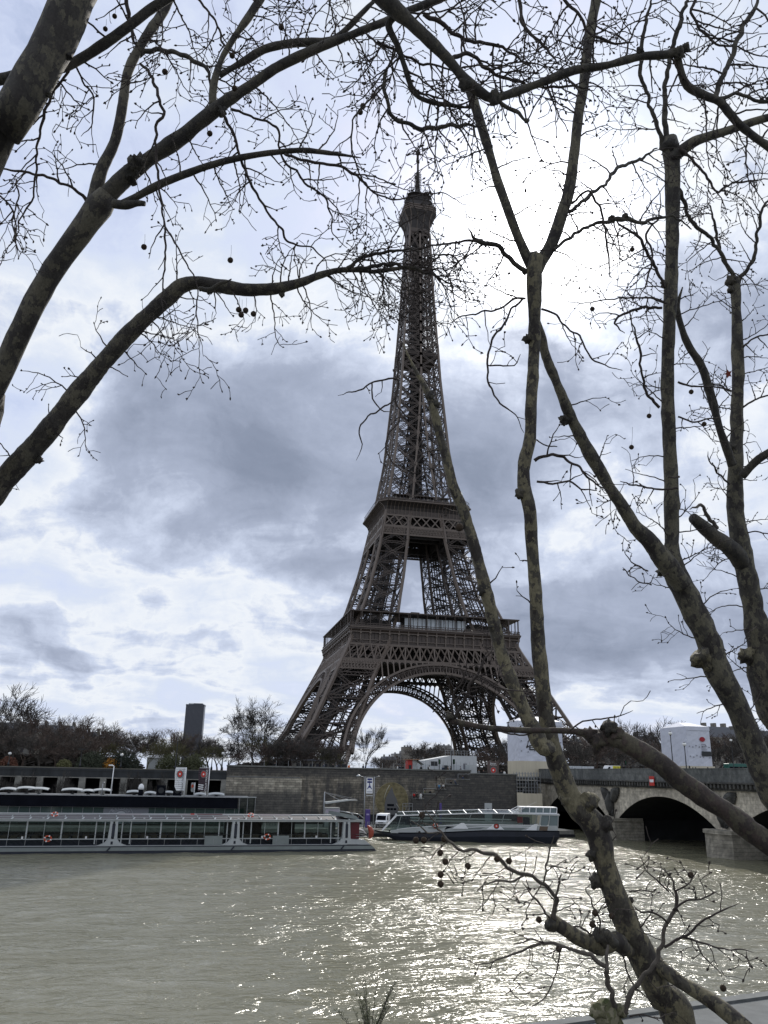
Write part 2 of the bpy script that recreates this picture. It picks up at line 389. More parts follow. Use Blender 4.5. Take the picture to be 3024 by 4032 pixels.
# ------------------------------------------------------------------ the iron tower
ZZ = [0, 19, 50, 57.6, 64.6, 74, 90, 100, 110.8, 129, 143.5, 181.8, 226, 276]
WW = [62.5, 50, 35.3, 32.4, 29.6, 26.2, 21.9, 19.8, 17.8, 14.7, 12.6, 9.5, 7.1, 4.9]
ZI = [0, 11.3, 39, 49, 57.6, 64, 82, 99, 115, 122, 145, 172, 190]
WI = [41.5, 36.9, 25.7, 20.0, 17.0, 14.7, 11.0, 8.3, 6.0, 5.1, 2.6, .6, 0.0]
def interp(z, A, B):
    if z <= A[0]: return B[0]
    for i in range(len(A)-1):
        if z <= A[i+1]: return B[i]+(B[i+1]-B[i])*(z-A[i])/(A[i+1]-A[i])
    return B[-1]
wo = lambda z: interp(z, ZZ, WW); wi = lambda z: interp(z, ZI, WI)

def lattice_bar(mb, p, q, w, t, n=None):
    """an open lattice girder : two flanges and a zigzag of small bars"""
    p = Vector(p); q = Vector(q); d = q-p; L = d.length; d.normalize()
    up = Vector((0, 0, 1)) if abs(d.z) < .95 else Vector((0, 1, 0))
    # lie in the face plane : offset direction perpendicular to d, as flat to the face as possible
    a = n.cross(d).normalized() if n is not None else d.cross(up).normalized()
    mb.bar(p+a*w/2, q+a*w/2, t, t, caps=False); mb.bar(p-a*w/2, q-a*w/2, t, t, caps=False)
    k = max(2, int(L/(w*1.3)))
    for i in range(k):
        A = p+d*(L*i/k)+a*(w/2 if i % 2 else -w/2); B = p+d*(L*(i+1)/k)+a*(-w/2 if i % 2 else w/2)
        mb.bar(A, B, t*.6, t*.6, caps=False)

def leg_mesh(sx, sy, zs, chord, brace, inner=True, lat=True):
    chs = []; br = MB().use(iron)
    C = lambda z, a, b: Vector((sx*(wo(z) if a else wi(z)), sy*(wo(z) if b else wi(z)), z))
    sub = []
    for i in range(len(zs)-1):
        for k in range(3): sub.append(zs[i]+(zs[i+1]-zs[i])*k/3)
    sub.append(zs[-1])
    for a, b in ((1, 1), (1, 0), (0, 1), (0, 0)):
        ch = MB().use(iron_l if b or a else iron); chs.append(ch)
        for i in range(len(sub)-1): ch.bar(C(sub[i], a, b), C(sub[i+1], a, b), chord, chord, caps=False)
    faces = [((1, 1), (0, 1), Vector((0, sy, 0))), ((1, 1), (1, 0), Vector((sx, 0, 0))), ((0, 1), (0, 0), Vector((-sx, 0, 0))), ((1, 0), (0, 0), Vector((0, -sy, 0)))]
    for i in range(len(zs)-1):
        z0, z1 = zs[i], zs[i+1]
        for (p, q, n) in faces:
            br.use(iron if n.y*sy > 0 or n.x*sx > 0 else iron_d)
            P0, P1, Q0, Q1 = C(z0, *p), C(z1, *p), C(z0, *q), C(z1, *q)
            if lat:
                lattice_bar(br, P0, Q1, brace, brace*.26, n); lattice_bar(br, Q0, P1, brace, brace*.26, n)
                lattice_bar(br, P1, Q1, brace, brace*.26, n)
                m0 = (P0+P1)/2; m1 = (Q0+Q1)/2; br.bar(m0, m1, brace*.35, brace*.35, caps=False)
            else:
                br.bar(P0, Q1, brace, brace*.6, caps=False); br.bar(Q0, P1, brace, brace*.6, caps=False); br.bar(P1, Q1, brace, brace*.6, caps=False)
            c = (P0+P1+Q0+Q1)/4
            br.box(tuple(c), (1.6*brace if abs(n.y) else .35*brace, .35*brace if abs(n.y) else 1.6*brace, 1.6*brace))
    if inner:
        br.use(iron_d)
        # lift rails, stair flights and cross frames inside the leg
        cc = lambda z, u, v: Vector((sx*(wi(z)+(wo(z)-wi(z))*u), sy*(wi(z)+(wo(z)-wi(z))*v), z))
        for u, v in ((.32, .32), (.32, .62), (.62, .32), (.62, .62), (.47, .47)):
            for i in range(len(sub)-1): br.bar(cc(sub[i], u, v), cc(sub[i+1], u, v), .42, .42, caps=False)
        z = zs[0]; k = 0; step = 2.3
        while z < zs[-1]-step:
            q = [(.2, .2), (.8, .25), (.8, .8), (.25, .8)]
            br.bar(cc(z, *q[k % 4]), cc(z+step, *q[(k+1) % 4]), .35, .7, caps=False)
            br.bar(cc(z, .32, .32), cc(z, .62, .62), .22, .22, caps=False); br.bar(cc(z, .32, .62), cc(z, .62, .32), .22, .22, caps=False)
            z += step; k += 1
        for z in zs[1:]:
            a, b, c_, d = cc(z, 0, 0), cc(z, 1, 0), cc(z, 1, 1), cc(z, 0, 1)
            for P, Q in ((a, c_), (b, d)): br.bar(P, Q, .5, .5, caps=False)
    return chs, br

def build_tower():
    root = thing('lattice_tower', (0, 0, 0), 'tall brown iron lattice tower with four arched legs, two wide platforms and an antenna mast', 'tower')
    lows = [GZ-2, 9.5, 19, 28.5, 37.5, 44.5, 53]
    mids = [57.6, 67, 77, 87, 96.5, 104, 112]
    for sx in (-1, 1):
        for sy in (-1, 1):
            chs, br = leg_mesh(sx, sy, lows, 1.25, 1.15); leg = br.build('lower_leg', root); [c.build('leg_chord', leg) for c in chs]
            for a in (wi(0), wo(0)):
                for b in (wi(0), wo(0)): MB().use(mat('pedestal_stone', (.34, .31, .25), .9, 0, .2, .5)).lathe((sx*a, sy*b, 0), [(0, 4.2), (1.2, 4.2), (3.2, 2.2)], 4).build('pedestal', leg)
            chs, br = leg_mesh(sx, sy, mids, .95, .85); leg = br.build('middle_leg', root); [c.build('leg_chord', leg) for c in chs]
    # arches on the four sides
    def arch_pt(fx, u, z, off=0.0):
        w = wo(z)+off
        return {0: (u, -w, z), 1: (u, w, z), 2: (-w, u, z), 3: (w, u, z)}[fx]
    R0, R1, ZC = 37.6, 41.0, 1.5
    for f in range(4):
        a = MB(); N = 44
        nrm = {0: Vector((0, 1, 0)), 1: Vector((0, -1, 0)), 2: Vector((1, 0, 0)), 3: Vector((-1, 0, 0))}[f]
        th0 = radians(10)
        P = []
        for i in range(N+1):
            th = th0+(pi-2*th0)*i/N
            P.append((cos(th), sin(th)))
        for i in range(N):
            (c0, s0), (c1, s1) = P[i], P[i+1]
            for R, tw in ((R0, .9), (R1, .8)):
                a.use(iron_l)
                p = Vector(arch_pt(f, R*c0, ZC+R*s0, .5)); q = Vector(arch_pt(f, R*c1, ZC+R*s1, .5))
                a.bar(p, q, 1.3, tw, up=(c0, 0, s0) if f < 2 else (0, c0, s0), caps=False)
            a.use(iron)
            b0 = Vector(arch_pt(f, R0*c0, ZC+R0*s0, .5)); t0 = Vector(arch_pt(f, R1*c0, ZC+R1*s0, .5)); b1 = Vector(arch_pt(f, R0*c1, ZC+R0*s1, .5)); t1 = Vector(arch_pt(f, R1*c1, ZC+R1*s1, .5))
            a.bar(b0, t0, .45, .45, caps=False)
            mb_ = (b0+b1)/2
            a.bar(mb_, t0+(t1-t0)*.12, .2, .2, caps=False); a.bar(mb_, t0+(t1-t0)*.88, .2, .2, caps=False); a.bar(mb_, (t0+t1)/2, .18, .18, caps=False)
            a.bar(b0+(t0-b0)*.72, b1+(t1-b1)*.72, .2, .2, caps=False)
        # spandrel arcade between the arch and the girder above it
        a.use(iron_l)
        for sgn in (-1, 1):
            for k in range(9):
                u = sgn*(4.5+k*2.35); zt = 43.3
                if abs(u) > wi(42)+.6: break
                zb = ZC+sqrt(max(0, (R1+.2)**2-u*u))
                if zt-zb < .6: continue
                a.bar(arch_pt(f, u, zb, .4), arch_pt(f, u, zt, .4), .45, .5, caps=False)
                r = 1.17; 
                for j in range(6):
                    t0_, t1_ = pi*j/6, pi*(j+1)/6; uc = u+sgn*1.17; zc = zt-1.5
                    if zt-zb > 1.6: a.bar(arch_pt(f, uc+r*cos(t0_), zc+r*sin(t0_), .4), arch_pt(f, uc+r*cos(t1_), zc+r*sin(t1_), .4), .4, .35, caps=False)
        ar = a.build('arch', root)
        # second thinner rib behind, joined by cross bars (the arch has depth)
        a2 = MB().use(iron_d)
        for i in range(N):
            (c0, s0), (c1, s1) = P[i], P[i+1]
            for R in (R0, R1):
                p = Vector(arch_pt(f, R*c0, ZC+R*s0, .2))+nrm*6; q = Vector(arch_pt(f, R*c1, ZC+R*s1, .2))+nrm*6
                a2.bar(p, q, .8, .6, caps=False)
            p = Vector(arch_pt(f, R0*c0, ZC+R0*s0, .3)); t = Vector(arch_pt(f, R1*c0, ZC+R1*s0, .3))
            a2.bar(p, p+nrm*6, .3, .3, caps=False); a2.bar(t, t+nrm*6, .3, .3, caps=False); a2.bar(p, t+nrm*6, .25, .25, caps=False)
            a2.bar(p+nrm*6, t+nrm*6, .3, .3, caps=False)
        a2.build('arch_back_rib', ar)
    # girder belts under the first floor
    for f in range(4):
        g = MB()
        nrm = {0: Vector((0, -1, 0)), 1: Vector((0, 1, 0)), 2: Vector((-1, 0, 0)), 3: Vector((1, 0, 0))}[f]
        z0, z1 = 43.3, 49.6
        for off, mt_, n in ((.35, iron_l, 25), (-5.0, iron_d, 26)):
            g.use(mt_); W0, W1 = wo(z0), wo(z1)
            for z, h in ((z0, .8), (z1, .8)): g.bar(arch_pt(f, -wo(z)+.0, z, off), arch_pt(f, wo(z), z, off), .6, h, caps=False)
            for i in range(n):
                u0, u1 = -1+2*i/n, -1+2*(i+1)/n
                g.bar(arch_pt(f, u0*W0, z0, off), arch_pt(f, u1*W1, z1, off), .42, .42, caps=False); g.bar(arch_pt(f, u1*W0, z0, off), arch_pt(f, u0*W1, z1, off), .42, .42, caps=False)
                if i % 2 == 0: g.bar(arch_pt(f, u0*W0, z0, off), arch_pt(f, u0*W1, z1, off), .5, .5, caps=False)
        g.use(iron_d); A_, B_ = arch_pt(f, -30, 45.2, -6.5), arch_pt(f, 30, 45.2, -6.5); C_, D_ = arch_pt(f, 30, 49.85, -6.5), arch_pt(f, -30, 49.85, -6.5); g.poly([A_, B_, C_, D_])  # dark sheet added behind the lattice for the shade under the platform
        # small lattice band on the legs only
        z0, z1 = 39.6, 43.2; g.use(iron_l)
        for s_ in (-1, 1):
            A = lambda t_, z: arch_pt(f, s_*(wi(z)+(wo(z)-wi(z))*t_), z, .35)
            g.bar(A(0, z0), A(1, z0), .5, .6, caps=False)
            for i in range(12):
                g.bar(A(i/12, z0), A((i+1)/12, z1), .3, .3, caps=False); g.bar(A((i+1)/12, z0), A(i/12, z1), .3, .3, caps=False)
                g.bar(A(i/12, (z0+z1)/2), A((i+.5)/12, z1), .3, .3, caps=False); g.bar(A((i+1)/12, (z0+z1)/2), A((i+.5)/12, z1), .3, .3, caps=False)
        g.build('girder_belt', root)
    # ---- first platform
    W = 35.4
    sq = lambda w, z: [(-w, -w, z), (w, -w, z), (w, w, z), (-w, w, z)]
    def ring(mb, w0, z0, w1, z1):
        A, B = sq(w0, z0), sq(w1, z1)
        for k in range(4): mb.poly([A[k], A[(k+1) % 4], B[(k+1) % 4], B[k]])
    p = MB().use(iron)
    ring(p, W-.9, 49.9, W-.9, 54.6); ring(p, W-.9, 54.6, W+.3, 55.6); ring(p, W+.3, 55.6, W+.3, 56.3); ring(p, W+.3, 56.3, W-.1, 56.3)
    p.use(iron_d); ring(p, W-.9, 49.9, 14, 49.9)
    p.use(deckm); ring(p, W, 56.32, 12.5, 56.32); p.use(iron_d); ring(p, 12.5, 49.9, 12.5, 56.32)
    plat = p.build('first_platform', root)
    c = MB()
    for f in range(4):
        T = lambda u, o, z: {0: (u, -(W+o), z), 1: (u, W+o, z), 2: (-(W+o), u, z), 3: (W+o, u, z)}[f]
        c.use(iron_l)
        for z, o, h in ((50.0, -.55, .5), (51.6, -.7, .3), (54.6, -.3, .35), (56.4, .42, .42)): c.bar(T(-W, o, z), T(W, o, z), .5, h, caps=False)
        for i in range(19):
            u = -W+.6+(2*W-1.2)*i/18
            c.use(iron_l).bar(T(u, -.55, 50.1), T(u, -.55, 54.4), .5, .45); c.bar(T(u, -.55, 53.4), T(u, .1, 55.6), .4, .4)
            c.box(T(u, -.35, 54.3), (.75, .75, .8))
            c.use(iron_d).bar(T(u+1.8, -.75, 51.8), T(u+1.8, -.75, 54.4), .12, .12) if i < 18 else None
    c.build('cornice', plat)
    r = MB().use(iron)
    for f in range(4):
        T = lambda u, o, z: {0: (u, -(W+o), z), 1: (u, W+o, z), 2: (-(W+o), u, z), 3: (W+o, u, z)}[f]
        r.bar(T(-W, 0, 57.9), T(W, 0, 57.9), .2, .25); r.bar(T(-W, 0, 57.1), T(W, 0, 57.1), .12, .5)
        for i in range(60): u = -W+2*W*i/60; r.bar(T(u, 0, 56.3), T(u, 0, 57.9), .14, .14, caps=False)
    r.build('railing', plat)
    g = MB().use(iron)
    for f in range(4):
        T = lambda u, o, z: {0: (u, -(W+o), z), 1: (u, W+o, z), 2: (-(W+o), u, z), 3: (W+o, u, z)}[f]
        for i in range(19):
            for du in ((0, .7) if i % 3 == 0 else (0,)):
                u = -W+.5+(2*W-1)*i/18+du
                if u < W: g.bar(T(u, -.3, 56.3), T(u, -.3, 62.7), .22, .22, caps=False)
        for i in range(12): u = -W+2*W*i/11; g.bar(T(u, -4.8, 56.3), T(u, -4.8, 62.7), .3, .3, caps=False)
    g.build('gallery_posts', plat)
    rf = MB().use(iron)
    for z in (62.7, 63.1):
        A, B = sq(W+.1, z), sq(W-6.2, z+.25)
        for k in range(4): rf.poly([A[k], A[(k+1) % 4], B[(k+1) % 4], B[k]])
    ring(rf, W+.1, 62.7, W+.1, 63.1); ring(rf, W-6.2, 62.95, W-6.2, 63.35)
    rf.build('gallery_roof', plat)
    # pavilions between the legs on each side
    for f in range(4):
        T = lambda u, d_, z: {0: (u, -W+d_, z), 1: (-u, W-d_, z), 2: (-W+d_, -u, z), 3: (W-d_, u, z)}[f]
        pv = MB().use(iron_d)
        def bx(u0, u1, d0, d1, z0, z1):
            a = Vector(T(u0, d0, z0)); b = Vector(T(u1, d1, z1)); pv.box2(a, b)
        bx(-13, 15, 5.5, 17, 56.35, 57.4); bx(-15, 16.5, 6.4, 17, 62.2, 63.2); bx(-27, -17, 7, 16, 56.35, 60.8); bx(19, 27, 7, 16, 56.35, 61)
        bx(-11, 13, 9, 17, 57.4, 62.2); pv.use(iron); bx(-10, -3, 7, 13, 63.2, 64.5); bx(-8.5, -5, 8, 12, 64.5, 65.1)
        pa = pv.build('pavilion', plat)
        gl = MB().use(glass_l if f == 0 else glass)
        a = Vector(T(-12, 5.6, 57.4)); b = Vector(T(14, 5.75, 62.1)); gl.box2(a, b); gl.build('pavilion_window', pa)
        ml = MB().use(iron_d)
        for i in range(15): u = -12+26*i/14; ml.bar(T(u, 5.5, 57.4), T(u, 5.5, 62.1), .18, .18, caps=False)
        ml.build('window_mullions', pa)
    # girders under the second floor
    for f in range(4):
        g = MB()
        for off, mt_ in ((.3, iron_l), (-4.2, iron_d), (-10, iron_d)):
            g.use(mt_)
            for z0, z1, n, wd in ((100.2, 103.7, 30, .28), (104.2, 109.2, 9, .5)):
                W0, W1 = wo(z0), wo(z1)
                for z in (z0, z1): g.bar(arch_pt(f, -wo(z), z, off), arch_pt(f, wo(z), z, off), .5, .55, caps=False)
                for i in range(n):
                    u0, u1 = -1+2*i/n, -1+2*(i+1)/n
                    g.bar(arch_pt(f, u0*W0, z0, off), arch_pt(f, u1*W1, z1, off), wd, wd, caps=False); g.bar(arch_pt(f, u1*W0, z0, off), arch_pt(f, u0*W1, z1, off), wd, wd, caps=False)
                    if n > 20:
                        zm = (z0+z1)/2; Wm = wo(zm); um = (u0+u1)/2
                        for ua, za, ub, zb in ((u0, zm, um, z1), (u1, zm, um, z1), (um, z0, u0, zm), (um, z0, u1, zm)): g.bar(arch_pt(f, ua*wo(za), za, off), arch_pt(f, ub*wo(zb), zb, off), .2, .2, caps=False)
            for u in (-1, -.43, .43, 1): g.bar(arch_pt(f, u*wo(98), 98, off), arch_pt(f, u*wo(110), 110, off), .9, .5, caps=False)
        g.use(iron_d); g.poly([arch_pt(f, -16, 104.6, -5.2), arch_pt(f, 16, 104.6, -5.2), arch_pt(f, 16, 109.2, -5.2), arch_pt(f, -16, 109.2, -5.2)]); g.build('girder_belt', root)  # dark backing sheet added, standing for shade below the second floor
    # ---- second platform, octagonal chamfered cornice on curved consoles
    p = MB()
    def octa(w, z, c=3.6): return [(-w+c, -w, z), (w-c, -w, z), (w, -w+c, z), (w, w-c, z), (w-c, w, z), (-w+c, w, z), (-w, w-c, z), (-w, -w+c, z)]
    def oring(mb, a, b):
        for k in range(8): mb.poly([a[k], a[(k+1) % 8], b[(k+1) % 8], b[k]])
    prof = [(18.1, 109.3), (18.2, 112.0), (18.8, 113.4), (20.0, 114.5), (20.9, 115.0), (20.9, 115.7)]
    for i in range(len(prof)-1):
        p.use(iron_d if i in (1, 2, 3) else iron)
        oring(p, octa(prof[i][0], prof[i][1], .3+3.3*min(1, max(0, (prof[i][0]-18.1)/2.8))), octa(prof[i+1][0], prof[i+1][1], .3+3.3*min(1, max(0, (prof[i+1][0]-18.1)/2.8))))
    p.use(deckm); p.poly(octa(20.9, 115.7)); p.use(iron_d); p.poly(octa(18, 109.3, .3)[::-1])
    pl2 = p.build('second_platform', root)
    c = MB().use(iron_l)
    for f in range(4):
        for i in range(22):
            u = -17.6+35.2*i/21
            for j in range(len(prof)-2):
                (w0, za), (w1, zb) = prof[j], prof[j+1]
                k0, k1 = u, u
                A = {0: (k0, -w0-.12, za), 1: (k0, w0+.12, za), 2: (-w0-.12, k0, za), 3: (w0+.12, k0, za)}[f]; B = {0: (k1, -w1-.12, zb), 1: (k1, w1+.12, zb), 2: (-w1-.12, k1, zb), 3: (w1+.12, k1, zb)}[f]
                c.bar(A, B, .22, .3, caps=False)
    for z, w in ((109.4, 18.4), (115.4, 21.1)):
        o_ = octa(w, z, .5 if w < 20 else 3.6)
        for k in range(8): c.bar(o_[k], o_[(k+1) % 8], .5, .5, caps=False)
    c.build('cornice', pl2)
    r = MB().use(iron)
    for z, t in ((116.9, .14), (118.3, .12), (116.3, .5)):
        o_ = octa(20.6, z)
        for k in range(8): r.bar(o_[k], o_[(k+1) % 8], t, t, caps=False)
    o0, o1 = octa(20.6, 115.7), octa(20.6, 118.3)
    for k in range(8):
        n = 22 if k % 2 == 0 else 4
        for i in range(n):
            A = Vector(o0[k]).lerp(Vector(o0[(k+1) % 8]), i/n); B = Vector(o1[k]).lerp(Vector(o1[(k+1) % 8]), i/n); r.bar(A, B, .1, .1, caps=False)
    r.build('railing', pl2)
    k = MB().use(iron_d)
    k.box2((-8, -9, 115.75), (8, 9, 119.2)); k.box2((-9.5, -10.5, 119.2), (9.5, 10.5, 119.7)); k.use(glass_l).box2((-6, -9.2, 117), (6, -9.05, 118.8)); k.use(iron).box2((-13, -12, 121.3), (13, 12, 121.7))
    for x in (-12, 12):
        for y in (-11, 11): k.bar((x, y, 115.7), (x, y, 121.3), .5)
    k.build('upper_pavilion', pl2)
    # ---- upper shaft
    zs = [118.5]
    h = 9.0
    while zs[-1] < 262: zs.append(zs[-1]+h); h = max(5.4, h*.965)
    zs[-1] = 268.0
    s = MB(); b = MB(); inn = MB().use(iron_d)
    for i in range(len(zs)-1):
        z0, z1 = zs[i], zs[i+1]; zm = (z0+z1)/2
        for sx in (-1, 1):
            for sy in (-1, 1):
                th = 1.0 if z0 < 200 else .8
                s.use(iron_l).bar((sx*wo(z0), sy*wo(z0), z0), (sx*wo(z1), sy*wo(z1), z1), th, th, caps=False)
                if wi(z0) > 0.1:
                    s.bar((sx*wi(z0), sy*wo(z0), z0), (sx*wi(z1), sy*wo(z1), z1), .75, .6, caps=False); s.bar((sx*wo(z0), sy*wi(z0), z0), (sx*wo(z1), sy*wi(z1), z1), .6, .75, caps=False)
                    inn.bar((sx*wi(z0), sy*wi(z0), z0), (sx*wi(z1), sy*wi(z1), z1), .6, .6, caps=False)
                elif sy > 0: s.bar((0, sx*wo(z0), z0), (0, sx*wo(z1), z1), .8, .6, caps=False); s.bar((sx*wo(z0), 0, z0), (sx*wo(z1), 0, z1), .6, .8, caps=False)
        for f in range(4):
            n = {0: Vector((0, -1, 0)), 1: Vector((0, 1, 0)), 2: Vector((-1, 0, 0)), 3: Vector((1, 0, 0))}[f]
            P = lambda u, z, off=0: Vector(arch_pt(f, u, z, off))
            b.use(iron)
            for sg in (-1, 1):
                a0, a1, c0, c1 = sg*wi(z0), sg*wi(z1), sg*wo(z0), sg*wo(z1)
                lattice_bar(b, P(a0, z0), P(c1, z1), .7, .26, n); lattice_bar(b, P(c0, z0), P(a1, z1), .7, .26, n); lattice_bar(b, P(a1, z1), P(c1, z1), .6, .24, n)
                am, cm = sg*wi(zm), sg*wo(zm); b.bar(P(am, zm), P(cm, zm), .2, .2, caps=False)
                b.box(tuple(P((am+cm)/2, zm, .05)), (1.1 if f < 2 else .3, .3 if f < 2 else 1.1, 1.1))
                if wi(z0) > .1:
                    inn.bar(P(sg*wi(z0), z0, -wo(z0)+wi(z0)), P(sg*wo(z1), z1, -wo(z1)+wi(z1)), .3, .3, caps=False); inn.bar(P(sg*wo(z0), z0, -wo(z0)+wi(z0)), P(sg*wi(z1), z1, -wo(z1)+wi(z1)), .3, .3, caps=False)
            if wi(z0) > 1.5:
                lattice_bar(b, P(-wi(z0), z0), P(wi(z1), z1), .5, .16, n); lattice_bar(b, P(wi(z0), z0), P(-wi(z1), z1), .5, .16, n); b.bar(P(-wi(z1), z1), P(wi(z1), z1), .3, .3, caps=False)
            for sg in (-1, 1): b.use(iron_l).box(tuple(P(sg*wi(z1), z1, .15)), (1.5 if f < 2 else .4, .4 if f < 2 else 1.5, 1.5)); b.use(iron)
        # diaphragm and stairs
        inn.bar((-wo(z1), -wo(z1), z1), (wo(z1), wo(z1), z1), .35, .35, caps=False); inn.bar((-wo(z1), wo(z1), z1), (wo(z1), -wo(z1), z1), .35, .35, caps=False)
        for q in range(3):
            za = z0+(z1-z0)*q/3; zb = z0+(z1-z0)*(q+1)/3; w_ = min(3.4, wo(za)*.55)
            pts = [(w_, -w_), (w_, w_), (-w_, w_), (-w_, -w_)]
            inn.bar((*pts[q % 4], za), (*pts[(q+1) % 4], zb), .5, .5, caps=False)
            inn.bar((-w_, -w_, za), (w_, -w_, za), .25, .25, caps=False); inn.bar((-w_, w_, za), (w_, w_, za), .25, .25, caps=False); inn.bar((-w_, -w_, za), (-w_, w_, za), .25, .25, caps=False)
    sh = s.build('upper_shaft', root); b.build('shaft_bracing', sh)
    for x in (-2.2, -.7, .7, 2.2):
        for y in (-2.2, 2.2):
            k_ = .85
            inn.bar((x, y, 116), (x*k_, y*k_, 268), .75, .75, caps=False)
    inn.box2((-2.2, -1.6, 116), (-.3, 1.6, 268)); inn.box2((.7, -1.2, 116), (1.9, 1.2, 268)); inn.use(iron_d)
    inn.build('lift_shaft', sh)
    m = MB().use(iron_d); w = wo(196); m.box2((-w+.3, -w+.3, 194.6), (w-.3, w-.3, 195.2)); m.box2((-w*.7, -w*.7, 195.2), (w*.7, w*.7, 199.5)); m.use(iron)
    for z in (196.4, 200.2): 
        o_ = sq(w+.1, z)
        for q in range(4): m.bar(o_[q], o_[(q+1) % 4], .3, .3)
    m.build('intermediate_platform', sh)
    # ---- third platform and top
    t = MB()
    pr = [(5.0, 266.5, .2), (5.15, 270.5, .3), (6.0, 274.5, 1.2), (7.3, 277.4, 2.1), (8.3, 279.2, 2.4), (8.3, 280.0, 2.4)]
    for i in range(len(pr)-1): t.use(iron if i == 0 else iron_d); oring(t, octa(pr[i][0], pr[i][1], pr[i][2]), octa(pr[i+1][0], pr[i+1][1], pr[i+1][2]))
    t.use(iron_l)
    for i in range(len(pr)-1):
        A, B = octa(pr[i][0]+.1, pr[i][1], pr[i][2]), octa(pr[i+1][0]+.1, pr[i+1][1], pr[i+1][2])
        for q in range(8): t.bar(A[q], B[q], .4, .4, caps=False)
        for q in (0, 2, 4, 6):
            for s_ in (.33, .66): t.bar(Vector(A[q]).lerp(Vector(A[(q+1) % 8]), s_), Vector(B[q]).lerp(Vector(B[(q+1) % 8]), s_), .25, .25, caps=False)
    t.use(iron); oring(t, octa(8.3, 280, 2.4), octa(8.3, 282.6, 2.4)); t.use(iron_l); 
    for z in (280.0, 281.2, 282.6):
        o_ = octa(8.45, z, 2.4)
        for q in range(8): t.bar(o_[q], o_[(q+1) % 8], .35, .4, caps=False)
    t.use(iron_d); t.poly(octa(8.3, 282.6, 2.4)); oring(t, octa(7.6, 282.6, 2.2), octa(6.7, 286.6, 2)); oring(t, octa(6.7, 286.6, 2), octa(7.1, 287.2, 2)); t.poly(octa(7.1, 287.2, 2)); oring(t, octa(5.2, 287.2, 1.6), octa(4.9, 291.4, 1.5)); oring(t, octa(4.9, 291.4, 1.5), octa(6.3, 292, 2)); t.poly(octa(6.3, 292, 2)); t.poly(octa(6.3, 291.9, 2)[::-1])
    t.use(iron_d).lathe((0, 0, 292), [(0, 4.4), (1.6, 4.2), (3.4, 3.2), (4.6, 1.9), (6.2, 1.5)], 12)
    top = t.build('third_platform', root)
    a = MB().use(iron_d); random.seed(5)
    for w, z, n, hh in ((8.2, 282.6, 12, 3.2), (6.9, 287.2, 8, 2.6), (6.2, 292, 10, 3.0)):
        o_ = octa(w, z, 2.2)
        for q in range(8):
            for i in range(n//2):
                P = Vector(o_[q]).lerp(Vector(o_[(q+1) % 8]), random.random()); a.bar(P, P+Vector((0, 0, random.uniform(.8, hh))), .14, .14)
                if random.random() < .4: a.lathe(tuple(P+Vector((0, 0, .6))), [(0, .1), (.15, .45), (.5, .5), (.7, .1)], 6)
            for dz in (1.1, 1.9): a.bar(Vector(o_[q])+Vector((0, 0, dz)), Vector(o_[(q+1) % 8])+Vector((0, 0, dz)), .1, .1)
    a.bar((7.9, -5, 287), (7.9, -5, 296.5), .35, .35); a.bar((-4.6, -5, 292), (-4.6, -5, 298), .35, .35); a.bar((5.2, -4, 292), (5.2, -4, 299), .12)
    a.build('antennas', top)
    ms = MB().use(iron_d).lathe((0, 0, 298), [(0, 1.25), (5, 1.1), (11.5, 1.0), (12.5, .62), (23.8, .55), (24.2, 1.35), (25.4, 1.35), (25.6, .3), (32, .12)], 10)
    for z in range(299, 310, 1):
        for q in range(6): w_ = q*pi/3+z; ms.bar((cos(w_), sin(w_), z), (cos(w_)*2.1, sin(w_)*2.1, z+.2), .16, .3)
    for q in range(8): w_ = q*pi/4; ms.bar((cos(w_), sin(w_), 322.6), (cos(w_)*3.3, sin(w_)*3.3, 321.8+(q % 2)*2), .14, .14); ms.bar((cos(w_)*2.6, sin(w_)*2.6, 321.4+(q % 2)), (cos(w_)*2.6, sin(w_)*2.6, 323.6+(q % 2)), .2, .2)
    for z in (324.5, 325.6, 326.7, 327.8, 329): ms.bar((-.7, 0, z), (.7, 0, z), .15); ms.bar((0, -.7, z), (0, .7, z), .15)
    ms.build('antenna_mast', root)
    # visitors at the second floor railing: too many and too small to count
    cr = MB()
    cols = [mat('coat_black', (.02, .02, .022)), mat('coat_navy', (.03, .04, .07)), mat('coat_cream', (.4, .37, .3)), mat('coat_grey', (.16, .16, .17))]
    for q in range(64):
        cr.use(random.choice(cols)); side = random.choice((0, 0, 0, 1)); u = random.uniform(-16.5, 16.5)
        x, y = (u, -20.1+random.random()*.8) if side == 0 else (-20.1+random.random(), u)
        cr.lathe((x, y, 115.72), [(0, .16), (.8, .2), (1.3, .25), (1.5, .1), (1.55, .12), (1.7, .13), (1.78, .05)], 6)
    tag(cr.build('visitor_crowd'), 'line of tiny visitors behind the railing of the second tower platform', 'crowd', kind='stuff')
build_tower()

